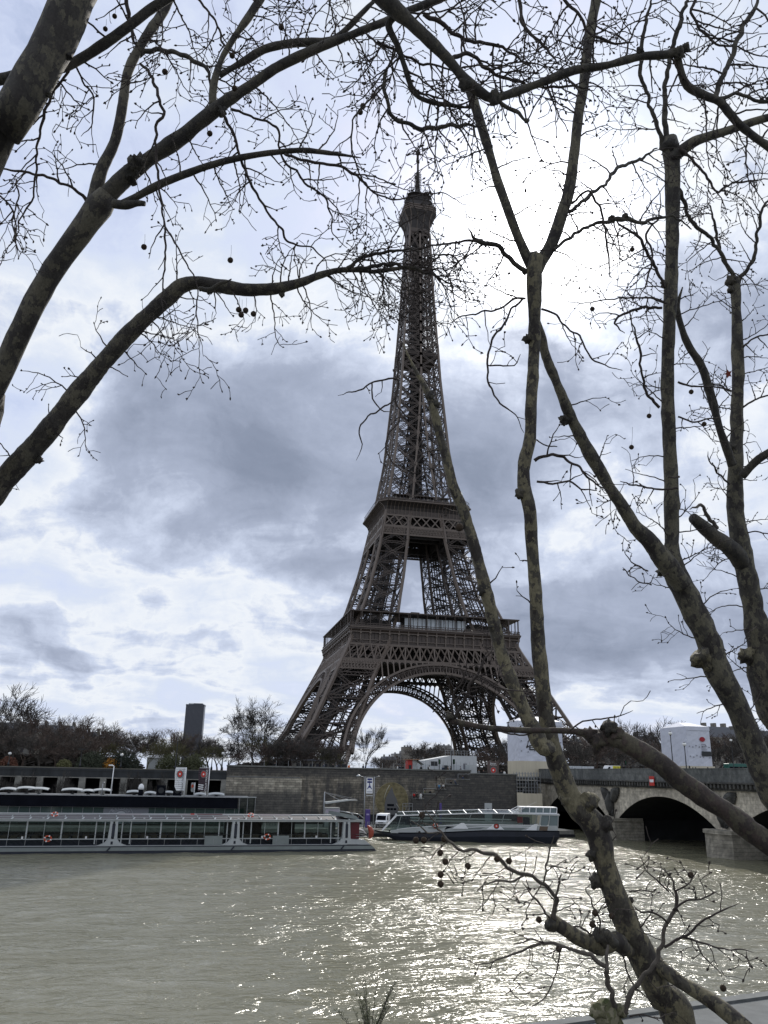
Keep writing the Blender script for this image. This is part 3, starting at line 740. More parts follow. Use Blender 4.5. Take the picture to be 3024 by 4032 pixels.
# ------------------------------------------------------------------ bridge
FX, BW = -14.5, 35.0
SP = [(-170.0, -198.0), (-201.5, -232.0), (-235.5, -266.0), (-269.5, -300.0), (-303.5, -334.0)]
ZS, ZCR, ZTOP = -5.6, -1.15, .15
def build_bridge():
    root = thing('stone_bridge', (0, -240, WZ), 'long pale stone bridge of flat arches with carved reliefs above its piers', 'bridge')
    off = (0, -240, WZ)
    b = MB(); N = 20
    def az(y, a, c):   # segmental arch height
        h = abs(a-c)/2; m_ = (a+c)/2; rise = ZCR-ZS; R = (h*h+rise*rise)/(2*rise); return ZCR-R+sqrt(max(R*R-(y-m_)**2, 0))
    for a, c in SP:
        for i in range(N):
            y0, y1 = a+(c-a)*i/N, a+(c-a)*(i+1)/N; z0, z1 = az(y0, a, c), az(y1, a, c)
            b.use(brst)
            b.poly([(FX, y0, z0), (FX, y1, z1), (FX, y1, ZTOP), (FX, y0, ZTOP)]); b.poly([(FX+BW, y1, z1), (FX+BW, y0, z0), (FX+BW, y0, ZTOP), (FX+BW, y1, ZTOP)])
            b.use(darkshade); b.poly([(FX, y1, z1), (FX, y0, z0), (FX+BW, y0, z0), (FX+BW, y1, z1)])  # soffit coloured near-black for the shade under the arch
    def solid(y0, y1):
        b.use(brst); b.poly([(FX, y0, WZ-3), (FX, y1, WZ-3), (FX, y1, ZTOP), (FX, y0, ZTOP)]); b.poly([(FX+BW, y0, WZ-3), (FX+BW, y1, WZ-3), (FX+BW, y1, ZTOP), (FX+BW, y0, ZTOP)])
        b.use(darkshade)
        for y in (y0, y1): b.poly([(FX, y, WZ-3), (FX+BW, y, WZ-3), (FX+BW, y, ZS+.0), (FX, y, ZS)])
    for i in range(4): solid(SP[i][1], SP[i+1][0])
    solid(-334, -350); solid(-164, -170)
    b.use(darkshade); b.poly([(FX, -170, WZ-3), (FX+BW, -170, WZ-3), (FX+BW, -170, ZS), (FX, -170, ZS)])
    body = b.build('arched_body', root, off)
    # projecting abutment pilaster
    p = MB().use(brst); p.box2((FX-.6, -167.6, WZ-3), (FX-.003, -170.6, ZTOP)); p.build('abutment', root, off)
    # voussoir ring 3 cm proud
    for a, c in SP:
        v = MB().use(brst); h = abs(a-c)/2; m_ = (a+c)/2
        for i in range(N):
            y0, y1 = a+(c-a)*i/N, a+(c-a)*(i+1)/N
            s0, s1 = (y0-m_)/h, (y1-m_)/h
            v.poly([(FX-.05, y0, az(y0, a, c)), (FX-.05, y1, az(y1, a, c)), (FX-.05, y1+s1*.5, az(y1, a, c)+1.0), (FX-.05, y0+s0*.5, az(y0, a, c)+1.0)])
        v.build('arch_ring', root, off)
    for i in range(4):
        y0, y1 = SP[i][1], SP[i+1][0]; ym = (y0+y1)/2; hw = abs(y0-y1)/2+1.2
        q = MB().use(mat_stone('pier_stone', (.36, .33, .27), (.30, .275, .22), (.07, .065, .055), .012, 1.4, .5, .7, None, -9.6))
        zt = -5.75
        pts = [(FX+4.5, ym-hw), (FX-1.2, ym-hw), (FX-2.2, ym-hw*.7), (FX-2.7, ym), (FX-2.2, ym+hw*.7), (FX-1.2, ym+hw), (FX+4.5, ym+hw)]
        q.prism([(x, y, WZ-3) for x, y in pts], (0, 0, zt-WZ+3))
        q.prism([(x-.2, ym+(y-ym)*1.07, zt+.001) for x, y in pts], (0, 0, .5))
        q.build('pier_cutwater', root, off)
        # carved relief: wreathed eagle with raised wings
        e = MB().use(brdk); X = FX-.1; zc = -1.9; rs = random.Random(4)
        e.tube([(X, ym, zc-2.7), (X-.25, ym, zc-1.8), (X-.35, ym, zc-.6), (X-.25, ym, zc+.5), (X-.3, ym, zc+1.0)], [.6, .85, 1.0, .6, .35], 8)
        e.tube([(X-.4, ym, zc+.9), (X-.55, ym-.35, zc+1.1), (X-.5, ym-.6, zc+.95)], [.3, .22, .08], 6)
        for sg in (-1, 1):
            for k in range(7):
                t_ = k/6; w0 = Vector((X, ym+sg*(.5+.2*t_), zc+.4-.5*t_)); w1 = Vector((X-.1, ym+sg*(3.4-1.6*t_*t_), zc+1.7-2.3*t_))
                e.tube([w0, (w0+w1)/2+Vector((-.3, 0, .25)), w1], [.5, .62, .2], 5)
            e.tube([(X-.15, ym+sg*.5, zc-1.7), (X-.2, ym+sg*.6, zc-2.4), (X-.2, ym+sg*.3, zc-2.9)], [.3, .25, .3], 6)
        for k in range(10): e.lathe((X-.1, ym+rs.uniform(-.7, .7), zc-2.9+rs.uniform(-.2, .3)), [(-.15, .05), (0, .25), (.2, .05)], 6)
        e.use(brst).box2((FX-.12, ym-.75, zc-4.3), (FX-.06, ym+.75, zc-2.9))
        e.build('eagle_relief', root, off)
    # cornice with brackets and parapet
    c = MB().use(brdk)
    Y0, Y1 = -164.0, -352.0
    for xs, s_ in ((FX, -1), (FX+BW, 1)):
        c.box2((xs, Y0, ZTOP), (xs+s_*.35, Y1, ZTOP+.3)); c.box2((xs, Y0, ZTOP+.302), (xs+s_*.55, Y1, ZTOP+.75)); c.box2((xs, Y0, ZTOP+.952), (xs+s_*1.15, Y1, ZTOP+1.2))
    n = 0; y = Y0-.4
    rs = random.Random(2)
    while y > -352:
        c.box((FX-.55, y, ZTOP+.62), (.9, .42, .62+rs.uniform(-.08, .05))); y -= .92
    c.build('cornice', root, off)
    p = MB().use(mat_stone('parapet_stone', (.155, .16, .15), (.12, .125, .12), (.05, .055, .055), .008, 2.2, 1.9, .8))
    for xs, s_ in ((FX, -1), (FX+BW, 1)): p.box2((xs+s_*.5, Y0, ZTOP+1.2), (xs+s_*.95, Y1, 3.15)); p.box2((xs+s_*.45, Y0, 3.152), (xs+s_*1.0, Y1, 3.3))
    p.build('parapet', root, off)
    d = MB().use(asph); d.box2((FX, Y0, ZTOP), (FX+BW, Y1, 1.7)); d.build('deck', root, off)
    s_ = atx(1408, 1687, FX-1.3)
    nb = MB().use(red).box((0, 0, 0), (.08, 1.5, 1.5)); nb.use(white).box((-.006, 0, .02), (.08, 1.2, .45)); nb.use(darkm).bar((.3, 0, .9), (1.2, 0, .9), .08)
    o = nb.build('navigation_sign'); o.location = s_; tag(o, 'red and white river traffic sign hung on the bridge parapet above the second arch', 'sign')
build_bridge()

# ------------------------------------------------------------------ left bank walls
WY = -178.0
def build_walls():
    xs = -84.3
    w = MB().use(wallm); w.box2((xs, WY, -13), (-34.6, -176.8, 2.35)); w.box2((-34.6, WY, -13), (-20.5, -176.8, 1.2)); w.box2((-21.5, -176.79, -13), (-20.5, -170.7, 1.2))
    o = w.build('quay_wall', None, (-60, WY, 0)); o.location = (-60, WY, 0); tag(o, 'tall dark stained masonry quay wall in the middle, between columned underpass and bridge', 'wall')
    c = MB().use(mat('coping_stone', (.15, .15, .14), .9, 0, .35, 1.2)); c.box2((xs-.1, WY-.22, 2.352), (-34.5, -176.8, 2.62)); c.box2((-34.498, WY-.22, 1.202), (-20.4, -176.8, 1.45))
    c.box2((xs, WY-.14, .35), (-70, WY-.003, .62)); c.build('coping', o, (-60, WY, 0))
    # pale washed stretch of the left end, a projecting plinth course
    t = MB().use(wall2); t.box2((xs, WY-.35, -13), (-69.6, WY-.005, .3)); t.build('pale_facing', o, (-60, WY, 0))
    # columned underpass
    root = thing('columned_underpass', (-110, WY, PZ), 'long dark riverside underpass behind a row of battered concrete columns', 'underpass'); off = (-110, WY, PZ)
    b = MB().use(darkshade); x0, x1 = -230.0, xs-.1  # inside of the vault coloured near-black to give its shade
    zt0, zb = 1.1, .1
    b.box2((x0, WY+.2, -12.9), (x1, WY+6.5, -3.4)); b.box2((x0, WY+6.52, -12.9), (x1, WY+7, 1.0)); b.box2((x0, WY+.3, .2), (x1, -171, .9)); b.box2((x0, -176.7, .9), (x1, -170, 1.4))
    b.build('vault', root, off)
    f = MB().use(mat('fascia_concrete', (.035, .038, .04), .9, 0, .5, .5, stretch=(1, 1, .2)))
    f.box2((x0, WY-.2, -.1), (x1, WY+.28, 1.0)); f.box2((x0, WY-.3, 1.002), (x1, WY+.2, 1.35)); f.use(concr).box2((x0, WY-.28, -.28), (x1, WY-.1, -.12)); f.build('parapet_fascia', root, off)
    x = x1-.3; i = 0
    cm = MB().use(concr); cm.prism([(-.55, .9, 0), (.55, .9, 0), (.55, -.2, 0), (-.55, -.2, 0)], (0, 0, 3.5)); me = None
    while x > x0+1:
        if me is None: o = cm.build('battered_column', root); me = o
        else: o = me.copy(); COL.objects.link(o); o.parent = root
        o.location = (x+110, 0-.05, 4.2); o.scale = (1+.06*(i % 3), 1, 1); o['kind_note'] = 'column' ; x -= 3.72; i += 1
    for o in root.children:
        if 'kind_note' in o: del o['kind_note']
build_walls()

# stepped stairs up the wall to the bridge
def build_stairs():
    root = thing('quay_staircase', (-45, WY, PZ), 'dark stone staircase with stepped parapet climbing the quay wall towards the bridge', 'stairs'); off = (-45, WY, PZ)
    px = [(1020, 1107, 490), (1035, 1110, 490), (1110, 1185, 460), (1185, 1255, 430), (1255, 1335, 397), (1335, 1410, 365)]
    b = MB().use(wallm); cp = MB().use(mat('coping_stone', (.15, .15, .14)))
    rail = MB().use(steel)
    prevz = None
    for a, c, y in px[1:]:
        P = at(a*.3307+548.6, y*.3307+1563.5, WY-2.6); Q = at(c*.3307+548.6, y*.3307+1563.5, WY-2.6)
        b.box2((P.x, WY-2.6, -13), (Q.x, WY-2.15, P.z)); cp.box2((P.x-.05, WY-2.72, P.z+.002), (Q.x+.05, WY-2.1, P.z+.18))
        b.box2((P.x, WY-2.14, -13), (Q.x, WY-.01, P.z-.95))
        rail.bar((P.x, WY-2.4, P.z+.2), (P.x, WY-2.4, P.z+1.1), .06); rail.bar((P.x, WY-2.4, P.z+1.1), (Q.x, WY-2.4, P.z+1.1), .06)
        last = Q
    R = at(1118, 1675, WY-2.6)
    b.box2((last.x, WY-2.6, -13), (R.x-.02, WY-.01, last.z+1.1)); cp.box2((last.x-.05, WY-2.72, last.z+1.102), (R.x-.02, WY-2.1, last.z+1.3))
    b.build('stair_wall', root, off); cp.build('stair_coping', root, off)
    L = at(972*.3307+548.6, 520*.3307+1563.5, WY-2.6); Q = at(1035*.3307+548.6, 520*.3307+1563.5, WY-2.6)
    for z in (0, -.5): rail.bar(L+Vector((0, 0, z)), Q+Vector((0, 0, z)), .07)
    for k in range(4): p = L.lerp(Q, k/3); rail.bar(p, (p.x, p.y, PZ), .07)
    rail.build('handrail', root, off)
    st = MB().use(darkshade)
    for k in range(10): st.box2((-72, WY-1.2-k*.3, PZ+.004), (-47.5, WY-1.2-k*.3-.3, PZ+1.7-.17*k))
    st.build('steps', root, off)
    return last
build_stairs()
# pier next to the bridge end with scaffolding and hoardings
def build_scaffold():
    A = at(1118, 1738, WY-3.0); B = at(1169, 1738, WY-3.0); z0 = PZ; z1 = at(1140, 1671, WY-3.0).z; zm = at(1140, 1716, WY-3).z
    root = thing('scaffolding', (A.x, WY-3, PZ), 'grey tube scaffolding standing between the quay wall and the first bridge arch', 'scaffolding'); off = (A.x, WY-3, PZ)
    s_ = MB().use(steel)
    n = 8
    for i in range(n+1):
        x = A.x+(B.x-A.x)*i/n
        for y in (WY-3, WY-1.2): s_.bar((x, y, z0), (x, y, z1+.3), .07)
    for k in range(7):
        z = zm+(z1-zm)*k/6
        for y in (WY-3, WY-1.2): s_.bar((A.x, y, z), (B.x, y, z), .07)
        for i in range(0, n+1, 2): x = A.x+(B.x-A.x)*i/n; s_.bar((x, WY-3, z), (x, WY-1.2, z), .06)
    s_.bar((A.x+1, WY-3, zm), (A.x+3, WY-3, z1), .08); s_.bar((B.x, WY-3, zm+1), (A.x+3, WY-3, z1), .08)
    s_.build('scaffold_tubes', root, off)
    d = MB().use(ply)
    for z, x1_ in ((zm+1.3, .45), (zm+2.7, .9)): d.box2((A.x, WY-2.8, z), (A.x+(B.x-A.x)*x1_, WY-1.3, z+.12))
    d.build('walk_boards', root, off)
    h = MB().use(ply); h.box2((A.x-.15, WY-3.3, PZ+.004), (A.x+1.1, WY-3.15, zm+.35)); k = 0; x = A.x+1.12
    while x < B.x+.2: h.box2((x, WY-3.3+.05*(k % 2), PZ+.004), (min(x+.32, B.x+.22), WY-3.2, zm+.2)); x += .325; k += 1
    o = h.build('hoarding', None, (A.x, WY-3.2, PZ)); o.location = (A.x, WY-3.2, PZ); tag(o, 'pale ribbed site hoarding at the foot of the scaffolding by the first bridge arch', 'hoarding')
    w = MB().use(brdk).box2((A.x, WY-1.0, -13), (-20.6, WY-.01, 1.1)); o = w.build('bridge_abutment'); tag(o, 'dark stone abutment block behind the scaffolding', 'abutment')
build_scaffold()
# zoom-window helpers: pixel of the enlarged view -> picture coordinates
Z1 = lambda x, y: (x*.3638, y*.3638+1453.8)
Z2 = lambda x, y: (x*.3307+548.6, y*.3307+1563.5)
Z3 = lambda x, y: (x*.3717+1042.4, y*.3717+1481.2)

def logo(parent, loc, r, rot=(pi/2, 0, 0), ringm=None, words=True):
    """round red emblem with a dark lettered ring and a small pale star, local plane = XZ facing -Y"""
    n = 28
    def disc(m, rad, d, name, inner=0.0):
        b = MB().use(m)
        pts = [(rad*cos(2*pi*k/n), 0, rad*sin(2*pi*k/n)) for k in range(n)]
        b.prism(pts, (0, d, 0)); return b.build(name, parent)
    a = disc(ringm or brown, r, .03, 'emblem_ring'); a.location = loc
    c = disc(red, r*.68, .03, 'emblem_disc'); c.location = (loc[0], loc[1]-.012, loc[2])
    s_ = MB().use(logo_w); pts = []
    for k in range(10): R = r*(.30 if k % 2 == 0 else .15); pts.append((R*sin(k*pi/5), 0, R*cos(k*pi/5)))
    s_.prism(pts, (0, .02, 0)); o = s_.build('emblem_star', parent); o.location = (loc[0], loc[1]-.02, loc[2])
    o2 = MB().use(logo_w); rr = random.Random(3)
    return a

def lifebuoy(parent, loc, ax=(0, 1, 0), r=.36):
    b = MB().use(orange).torus((0, 0, 0), r, .10, ax); 
    axv = Vector(ax).normalized(); u = axv.orthogonal().normalized(); v = axv.cross(u)
    b.use(white)
    for k in range(4):
        w = k*pi/2+.4; c = u*cos(w)*r+v*sin(w)*r; t = (-u*sin(w)+v*cos(w))*.07; b.bar(c-t, c+t, .215, .215)
    o = b.build('lifebuoy', parent); o.location = loc; return o

# ------------------------------------------------------------------ long glazed boat on the left
def build_left_boat():
    root = thing('river_cruise_boat', (-64.0, -223.2, WZ), 'long low grey and white glass-sided cruise boat with ribbed glass roof at the left', 'boat', radians(185.4)); root.scale = (1, 1, .82)
    L = 66.0; D = 8.6     # local x from the bow leftwards, near side at y=0, far side y=-D
    h = MB().use(navy); ch = lambda x0, x1, y0, y1, z0, z1, m: h.use(m).box2((x0, y0, z0), (x1, y1, z1))
    # hull with raked bow
    prof = [(.1, 0.0), (.35, .35), (1.5, 1.05), (1.9, 1.75)]
    h.use(navy).prism([(0, 0, -.5), (L, 0, -.5), (L, 0, .34), (.35, 0, .34)], (0, -D, 0))
    h.use(greyb).prism([(.36, .03, .342), (L, .03, .342), (L, .03, .90), (.95, .03, .90)], (0, -D-.06, 0))
    h.use(navy).prism([(.95, .06, .902), (L, .06, .902), (L, .06, 1.04), (1.1, .06, 1.04)], (0, -D-.12, 0))
    h.use(offw).prism([(1.12, -.05, 1.042), (4.6, -.05, 1.042), (4.6, -.05, 1.95), (2.0, -.05, 1.85)], (0, -D+.1, 0))
    h.use(offw).box2((4.6, .08, 1.042), (L, -D-.08, 1.10))
    for x in (5.3, 20.8, 36.9, 53.6): h.use(navy).prism([(x-.35, .09, .86), (x-.1, .09, .86), (x+.25, .09, .36), (x, .09, .36)], (0, -.05, 0))
    h.build('hull', root)
    lo = MB().use(navy).box2((6.0, -.5, 1.1), (53, -.62, 2.0)); lo.box2((6, -D+.5, 1.1), (53, -D+.62, 2.0)); lo.build('lower_panel', root)
    fr = MB().use(offw)
    fr.box2((5.4, -.42, 2.0), (53, -.56, 2.14)); fr.box2((2.2, -.1, 4.72), (54.5, -.5, 4.98)); fr.box2((2.2, -D+.1, 4.72), (54.5, -D+.5, 4.98)); fr.box2((2.2, .02, 4.98), (54.5, -.35, 5.08))
    pil = [4.7, 20.5, 36.5, 53.5]
    bays = []
    for a, c in zip(pil[:-1], pil[1:]):
        for x in (a+1.1, a+2.2, c-2.2, c-1.1): fr.bar((x, -.5, 1.3), (x, -.5, 4.8), .14, .12)
        n = 3; x0, x1 = a+2.2, c-2.2
        for k in range(1, n*2):
            x = x0+(x1-x0)*k/(n*2); fr.bar((x, -.5, 2.1), (x, -.5, 4.8), .18 if k % 2 == 0 else .05, .1)
    fr.build('window_frames', root)
    g = MB().use(glass); g.poly([(5.2, -.5, 1.2), (53, -.5, 1.2), (53, -.5, 4.8), (5.2, -.5, 4.8)]); g.poly([(5.2, -D+.5, 1.2), (53, -D+.5, 1.2), (53, -D+.5, 4.8), (5.2, -D+.5, 4.8)]); g.build('side_glazing', root)
    for x in pil:
        p = MB().use(offw)
        pr = lambda pts: p.prism([(x+a, .1, b) for a, b in pts], (0, -.7, 0))
        pr([(-.75, 1.1), (-.9, 1.1), (-1.5, 1.1), (-1.0, 1.45), (-.62, 1.9), (-.55, 2.3), (-.45, 4.72), (-.12, 4.72), (-.18, 2.4), (-.35, 1.9)]) if False else None
        pr([(-1.9, 1.102), (1.9, 1.102), (1.0, 1.5), (.6, 2.1), (-.6, 2.1), (-1.0, 1.5)])
        pr([(-.6, 2.102), (-.18, 2.102), (-.12, 4.7), (-.48, 4.7)]); pr([(.18, 2.102), (.6, 2.102), (.48, 4.7), (.12, 4.7)])
        p.use(navy).box2((x-.2, .105, 2.3), (x+.2, -.3, 4.4)); p.box2((x-.1, .12, 1.3), (x+.18, .09, 1.75))
        p.build('flared_pillar', root)
        f = MB().use(offw).box2((x-.5, -D+.6, 1.1), (x+.5, -D-.1, 4.72)); f.build('far_pillar', root)
    # sloping glass roof with ribs
    rf = MB().use(mat('tinted_roof', (.05, .042, .042), .45, spec=.25))
    rf.poly([(3, -.4, 5.05), (54, -.4, 5.05), (54, -2.6, 6.1), (5.5, -2.6, 6.1)]); rf.poly([(3, -D+.4, 5.05), (54, -D+.4, 5.05), (54, -D+2.6, 6.1), (5.5, -D+2.6, 6.1)]); rf.build('roof_glazing', root)
    rb = MB().use(offw); x = 4.2
    while x < 54:
        rb.bar((x, -.25, 5.0), (x-.25 if x > 6 else x, -1.0, 5.62), .16, .16); rb.use(greyb).bar((x, -1.0, 5.6), (x, -2.6, 6.12), .10, .12); rb.use(offw); rb.bar((x, -D+.3, 5), (x, -D+2.6, 6.1), .12); x += 2.14
    for y, z, t in ((-1.0, 5.62, .08), (-2.6, 6.15, .16), (-3.4, 6.3, .12), (-D+2.6, 6.15, .16)): rb.bar((6 if y > -2 else 5.0, y, z), (54.2, y, z), t)
    rb.build('roof_ribs', root)
    ct = MB().use(dred); ct.box2((8, -2.62, 5.9), (54, -D+2.62, 6.12)); ct.use(mat('brown_louvre', (.07, .045, .04), .5)); ct.box2((20, -1.6, 5.45), (52, -2.2, 5.6)); ct.build('roof_deck', root)
    eq = MB().use(offw)
    for x0, x1, z in ((36, 54, 6.45), (17, 26, 6.35), (6, 12, 6.4), (28, 33, 6.3)): MB().use(offw).box2((x0, -3.3, z-.12), (x1, -4.4, z)).build('roof_panel', root)
    eq.use(red).box2((25.9, -3.2, 6.2), (26.4, -3.6, 6.55)); eq.use(dred).box2((22, -3.2, 6.2), (25.5, -4.0, 6.4)); eq.build('roof_equipment', root)
    wh = MB().use(logo_w)
    x = 7.5
    while x < 53: wh.box((x, -.75, 5.35), (.22, .2, .16)); x += 6.3
    x = 9
    while x < 53: wh.box((x, -.44, 2.3), (.22, .1, .36)); x += 7.7
    wh.build('roof_lamps', root)
    # inside
    fl = MB().use(darkm).box2((4, -.8, 1.15), (53, -D+.8, 1.3)); fl.build('cabin_floor', root)
    se = MB().use(seatm); x = 7.0
    while x < 52:
        if min(abs(x-p) for p in pil) > 2.2:
            for y in (-1.6, -2.3, -5.2, -6.2): se.box2((x, y, 1.3), (x+.75, y-.12, 2.55)); se.box2((x, y-.12, 1.3), (x+.75, y-.6, 1.85))
        x += 1.25
    se.build('seats', root)
    tb = MB().use(offw)
    for x in (10, 15, 27, 31, 43, 48): tb.box2((x-1.2, -3.3, 2.0), (x+1.2, -4.3, 2.08)); tb.bar((x, -3.8, 1.3), (x, -3.8, 2.0), .12)
    tb.use(black).box2((16.5, -2.5, 1.3), (19.5, -5.5, 4.5)); tb.box2((11.5, -3.5, 1.3), (13.5, -5.5, 4.4)); tb.build('tables_and_bar', root)
    # side handrail along the gangway
    hr = MB().use(darkm); hr.bar((1.7, .02, 2.75), (62, .02, 2.75), .05)
    x = 6.2
    while x < 53: hr.use(steel).bar((x, .02, 1.1), (x, .02, 2.05), .05); x += 2.15
    hr.build('handrail', root)
    for x0, x1 in ((13.0, 15.3), (22.2, 24.6)): MB().use(greyb).box2((x0, .0, 1.15), (x1, -.03, 2.55)).build('gangway_gate', root)
    # bow
    bw = MB().use(dred).box2((2.6, -.7, 1.9), (3.9, -D+.7, 4.72)); bw.use(greyb).prism([(2.55, -.6, 4.98), (5.4, -.6, 5.6), (5.4, -.6, 6.2), (3.2, -.6, 5.7)], (0, -D+1.2, 0)); bw.build('bow_bulkhead', root)
    br = MB().use(steel)
    for z in (2.3, 2.7): br.tube([(3.2, -.3, z), (1.6, -.3, z), (1.2, -2, z), (1.2, -D+2, z), (1.6, -D+.3, z)], .04, 6)
    for y in (-.3, -2.2, -4.4, -6.4): br.bar((1.4, y, 1.85), (1.4, y, 2.7), .05)
    for y in (-1.5, -6.0): br.tube([(4.5, y, 6.25), (2.6, y, 5.95), (1.7, y, 5.2), (1.5, y, 4.4)], .07, 6)
    br.use(white).tube([(3.0, -2, 3.6), (1.6, -2, 3.2), (1.25, -2, 2.7)], .09, 6); br.build('bow_rail', root)
    b = MB().use(mat('orange_raft', (.30, .06, .035), .45)); 
    b.tube([(.9, -.9, 1.95), (.75, -.9, 2.5), (.72, -.9, 3.1), (.95, -.9, 3.7), (1.3, -.9, 4.1)], [.22, .36, .40, .34, .12], 10); b.build('inflatable_fender', root)
    for x, z in ((16.1, 2.35), (44.4, 2.2)): lifebuoy(root, (x, .10, z), (0, 1, 0), .40)
    lifebuoy(root, (18.4, -.9, 5.72), (0, .8, .8), .36); lifebuoy(root, (44.0, -.9, 5.72), (0, .8, .8), .36)
    # stern: open deck, stairs, white superstructure
    st = MB().use(offw); st.prism([(54.2, -.6, 4.4), (56.5, -.6, 4.75), (L-1, -.6, 5.3), (L-1, -.6, 6.2), (54.2, -.6, 6.2)], (0, -D+1.2, 0)); st.use(navy).box2((55.2, -.4, 1.1), (L-2, -D+.4, 1.2)); st.box2((56.5, -1.4, 1.2), (62, -D+1, 4.6)); st.build('stern_superstructure', root)
    ss = MB().use(darkm)
    for k in range(9): ss.box2((54.4+k*.42, -.45, 4.2-k*.34), (54.9+k*.42, -1.5, 4.28-k*.34))
    ss.use(steel).bar((54.4, -.4, 5.2), (58.4, -.4, 2.4), .07); ss.bar((54.4, -.4, 4.25), (58.2, -.4, 1.4), .1)
    for k in range(7): ss.bar((54.6+k*.6, -.4, 4.1-k*.45), (54.6+k*.6, -.4, 5.1-k*.45), .04)
    ss.use(offw)
    for z in (1.35, 1.95, 2.55): ss.bar((55.6, -.1, z), (58.6, -.1, z), .10)
    for x in (55.6, 57.1, 58.6): ss.bar((x, -.1, 1.1), (x, -.1, 2.6), .12)
    ss.bar((59, -.1, 1.3), (L, -.1, 3.2), .1); ss.build('stern_stairs', root)
    # round emblem on the rear pillar foot (near side faces local +Y)
    for r, m, d in ((.62, brown, .0), (.42, red, .012), (.16, logo_w, .022)):
        b = MB().use(m); b.prism([(53.5+r*1.15*cos(2*pi*k/20), .105+d, 1.62+r*.62*sin(2*pi*k/20)) for k in range(20)], (0, .008, 0)); b.build('emblem', root)
build_left_boat()
for o in bpy.data.objects:
    if o.parent and o.parent.name == 'river_cruise_boat' and (o.name.startswith('roof') or o.name.startswith('stern_super')):
        for v in o.data.vertices:
            if v.co.z > 5.0: v.co.z = 5.0+(v.co.z-5.0)*.5

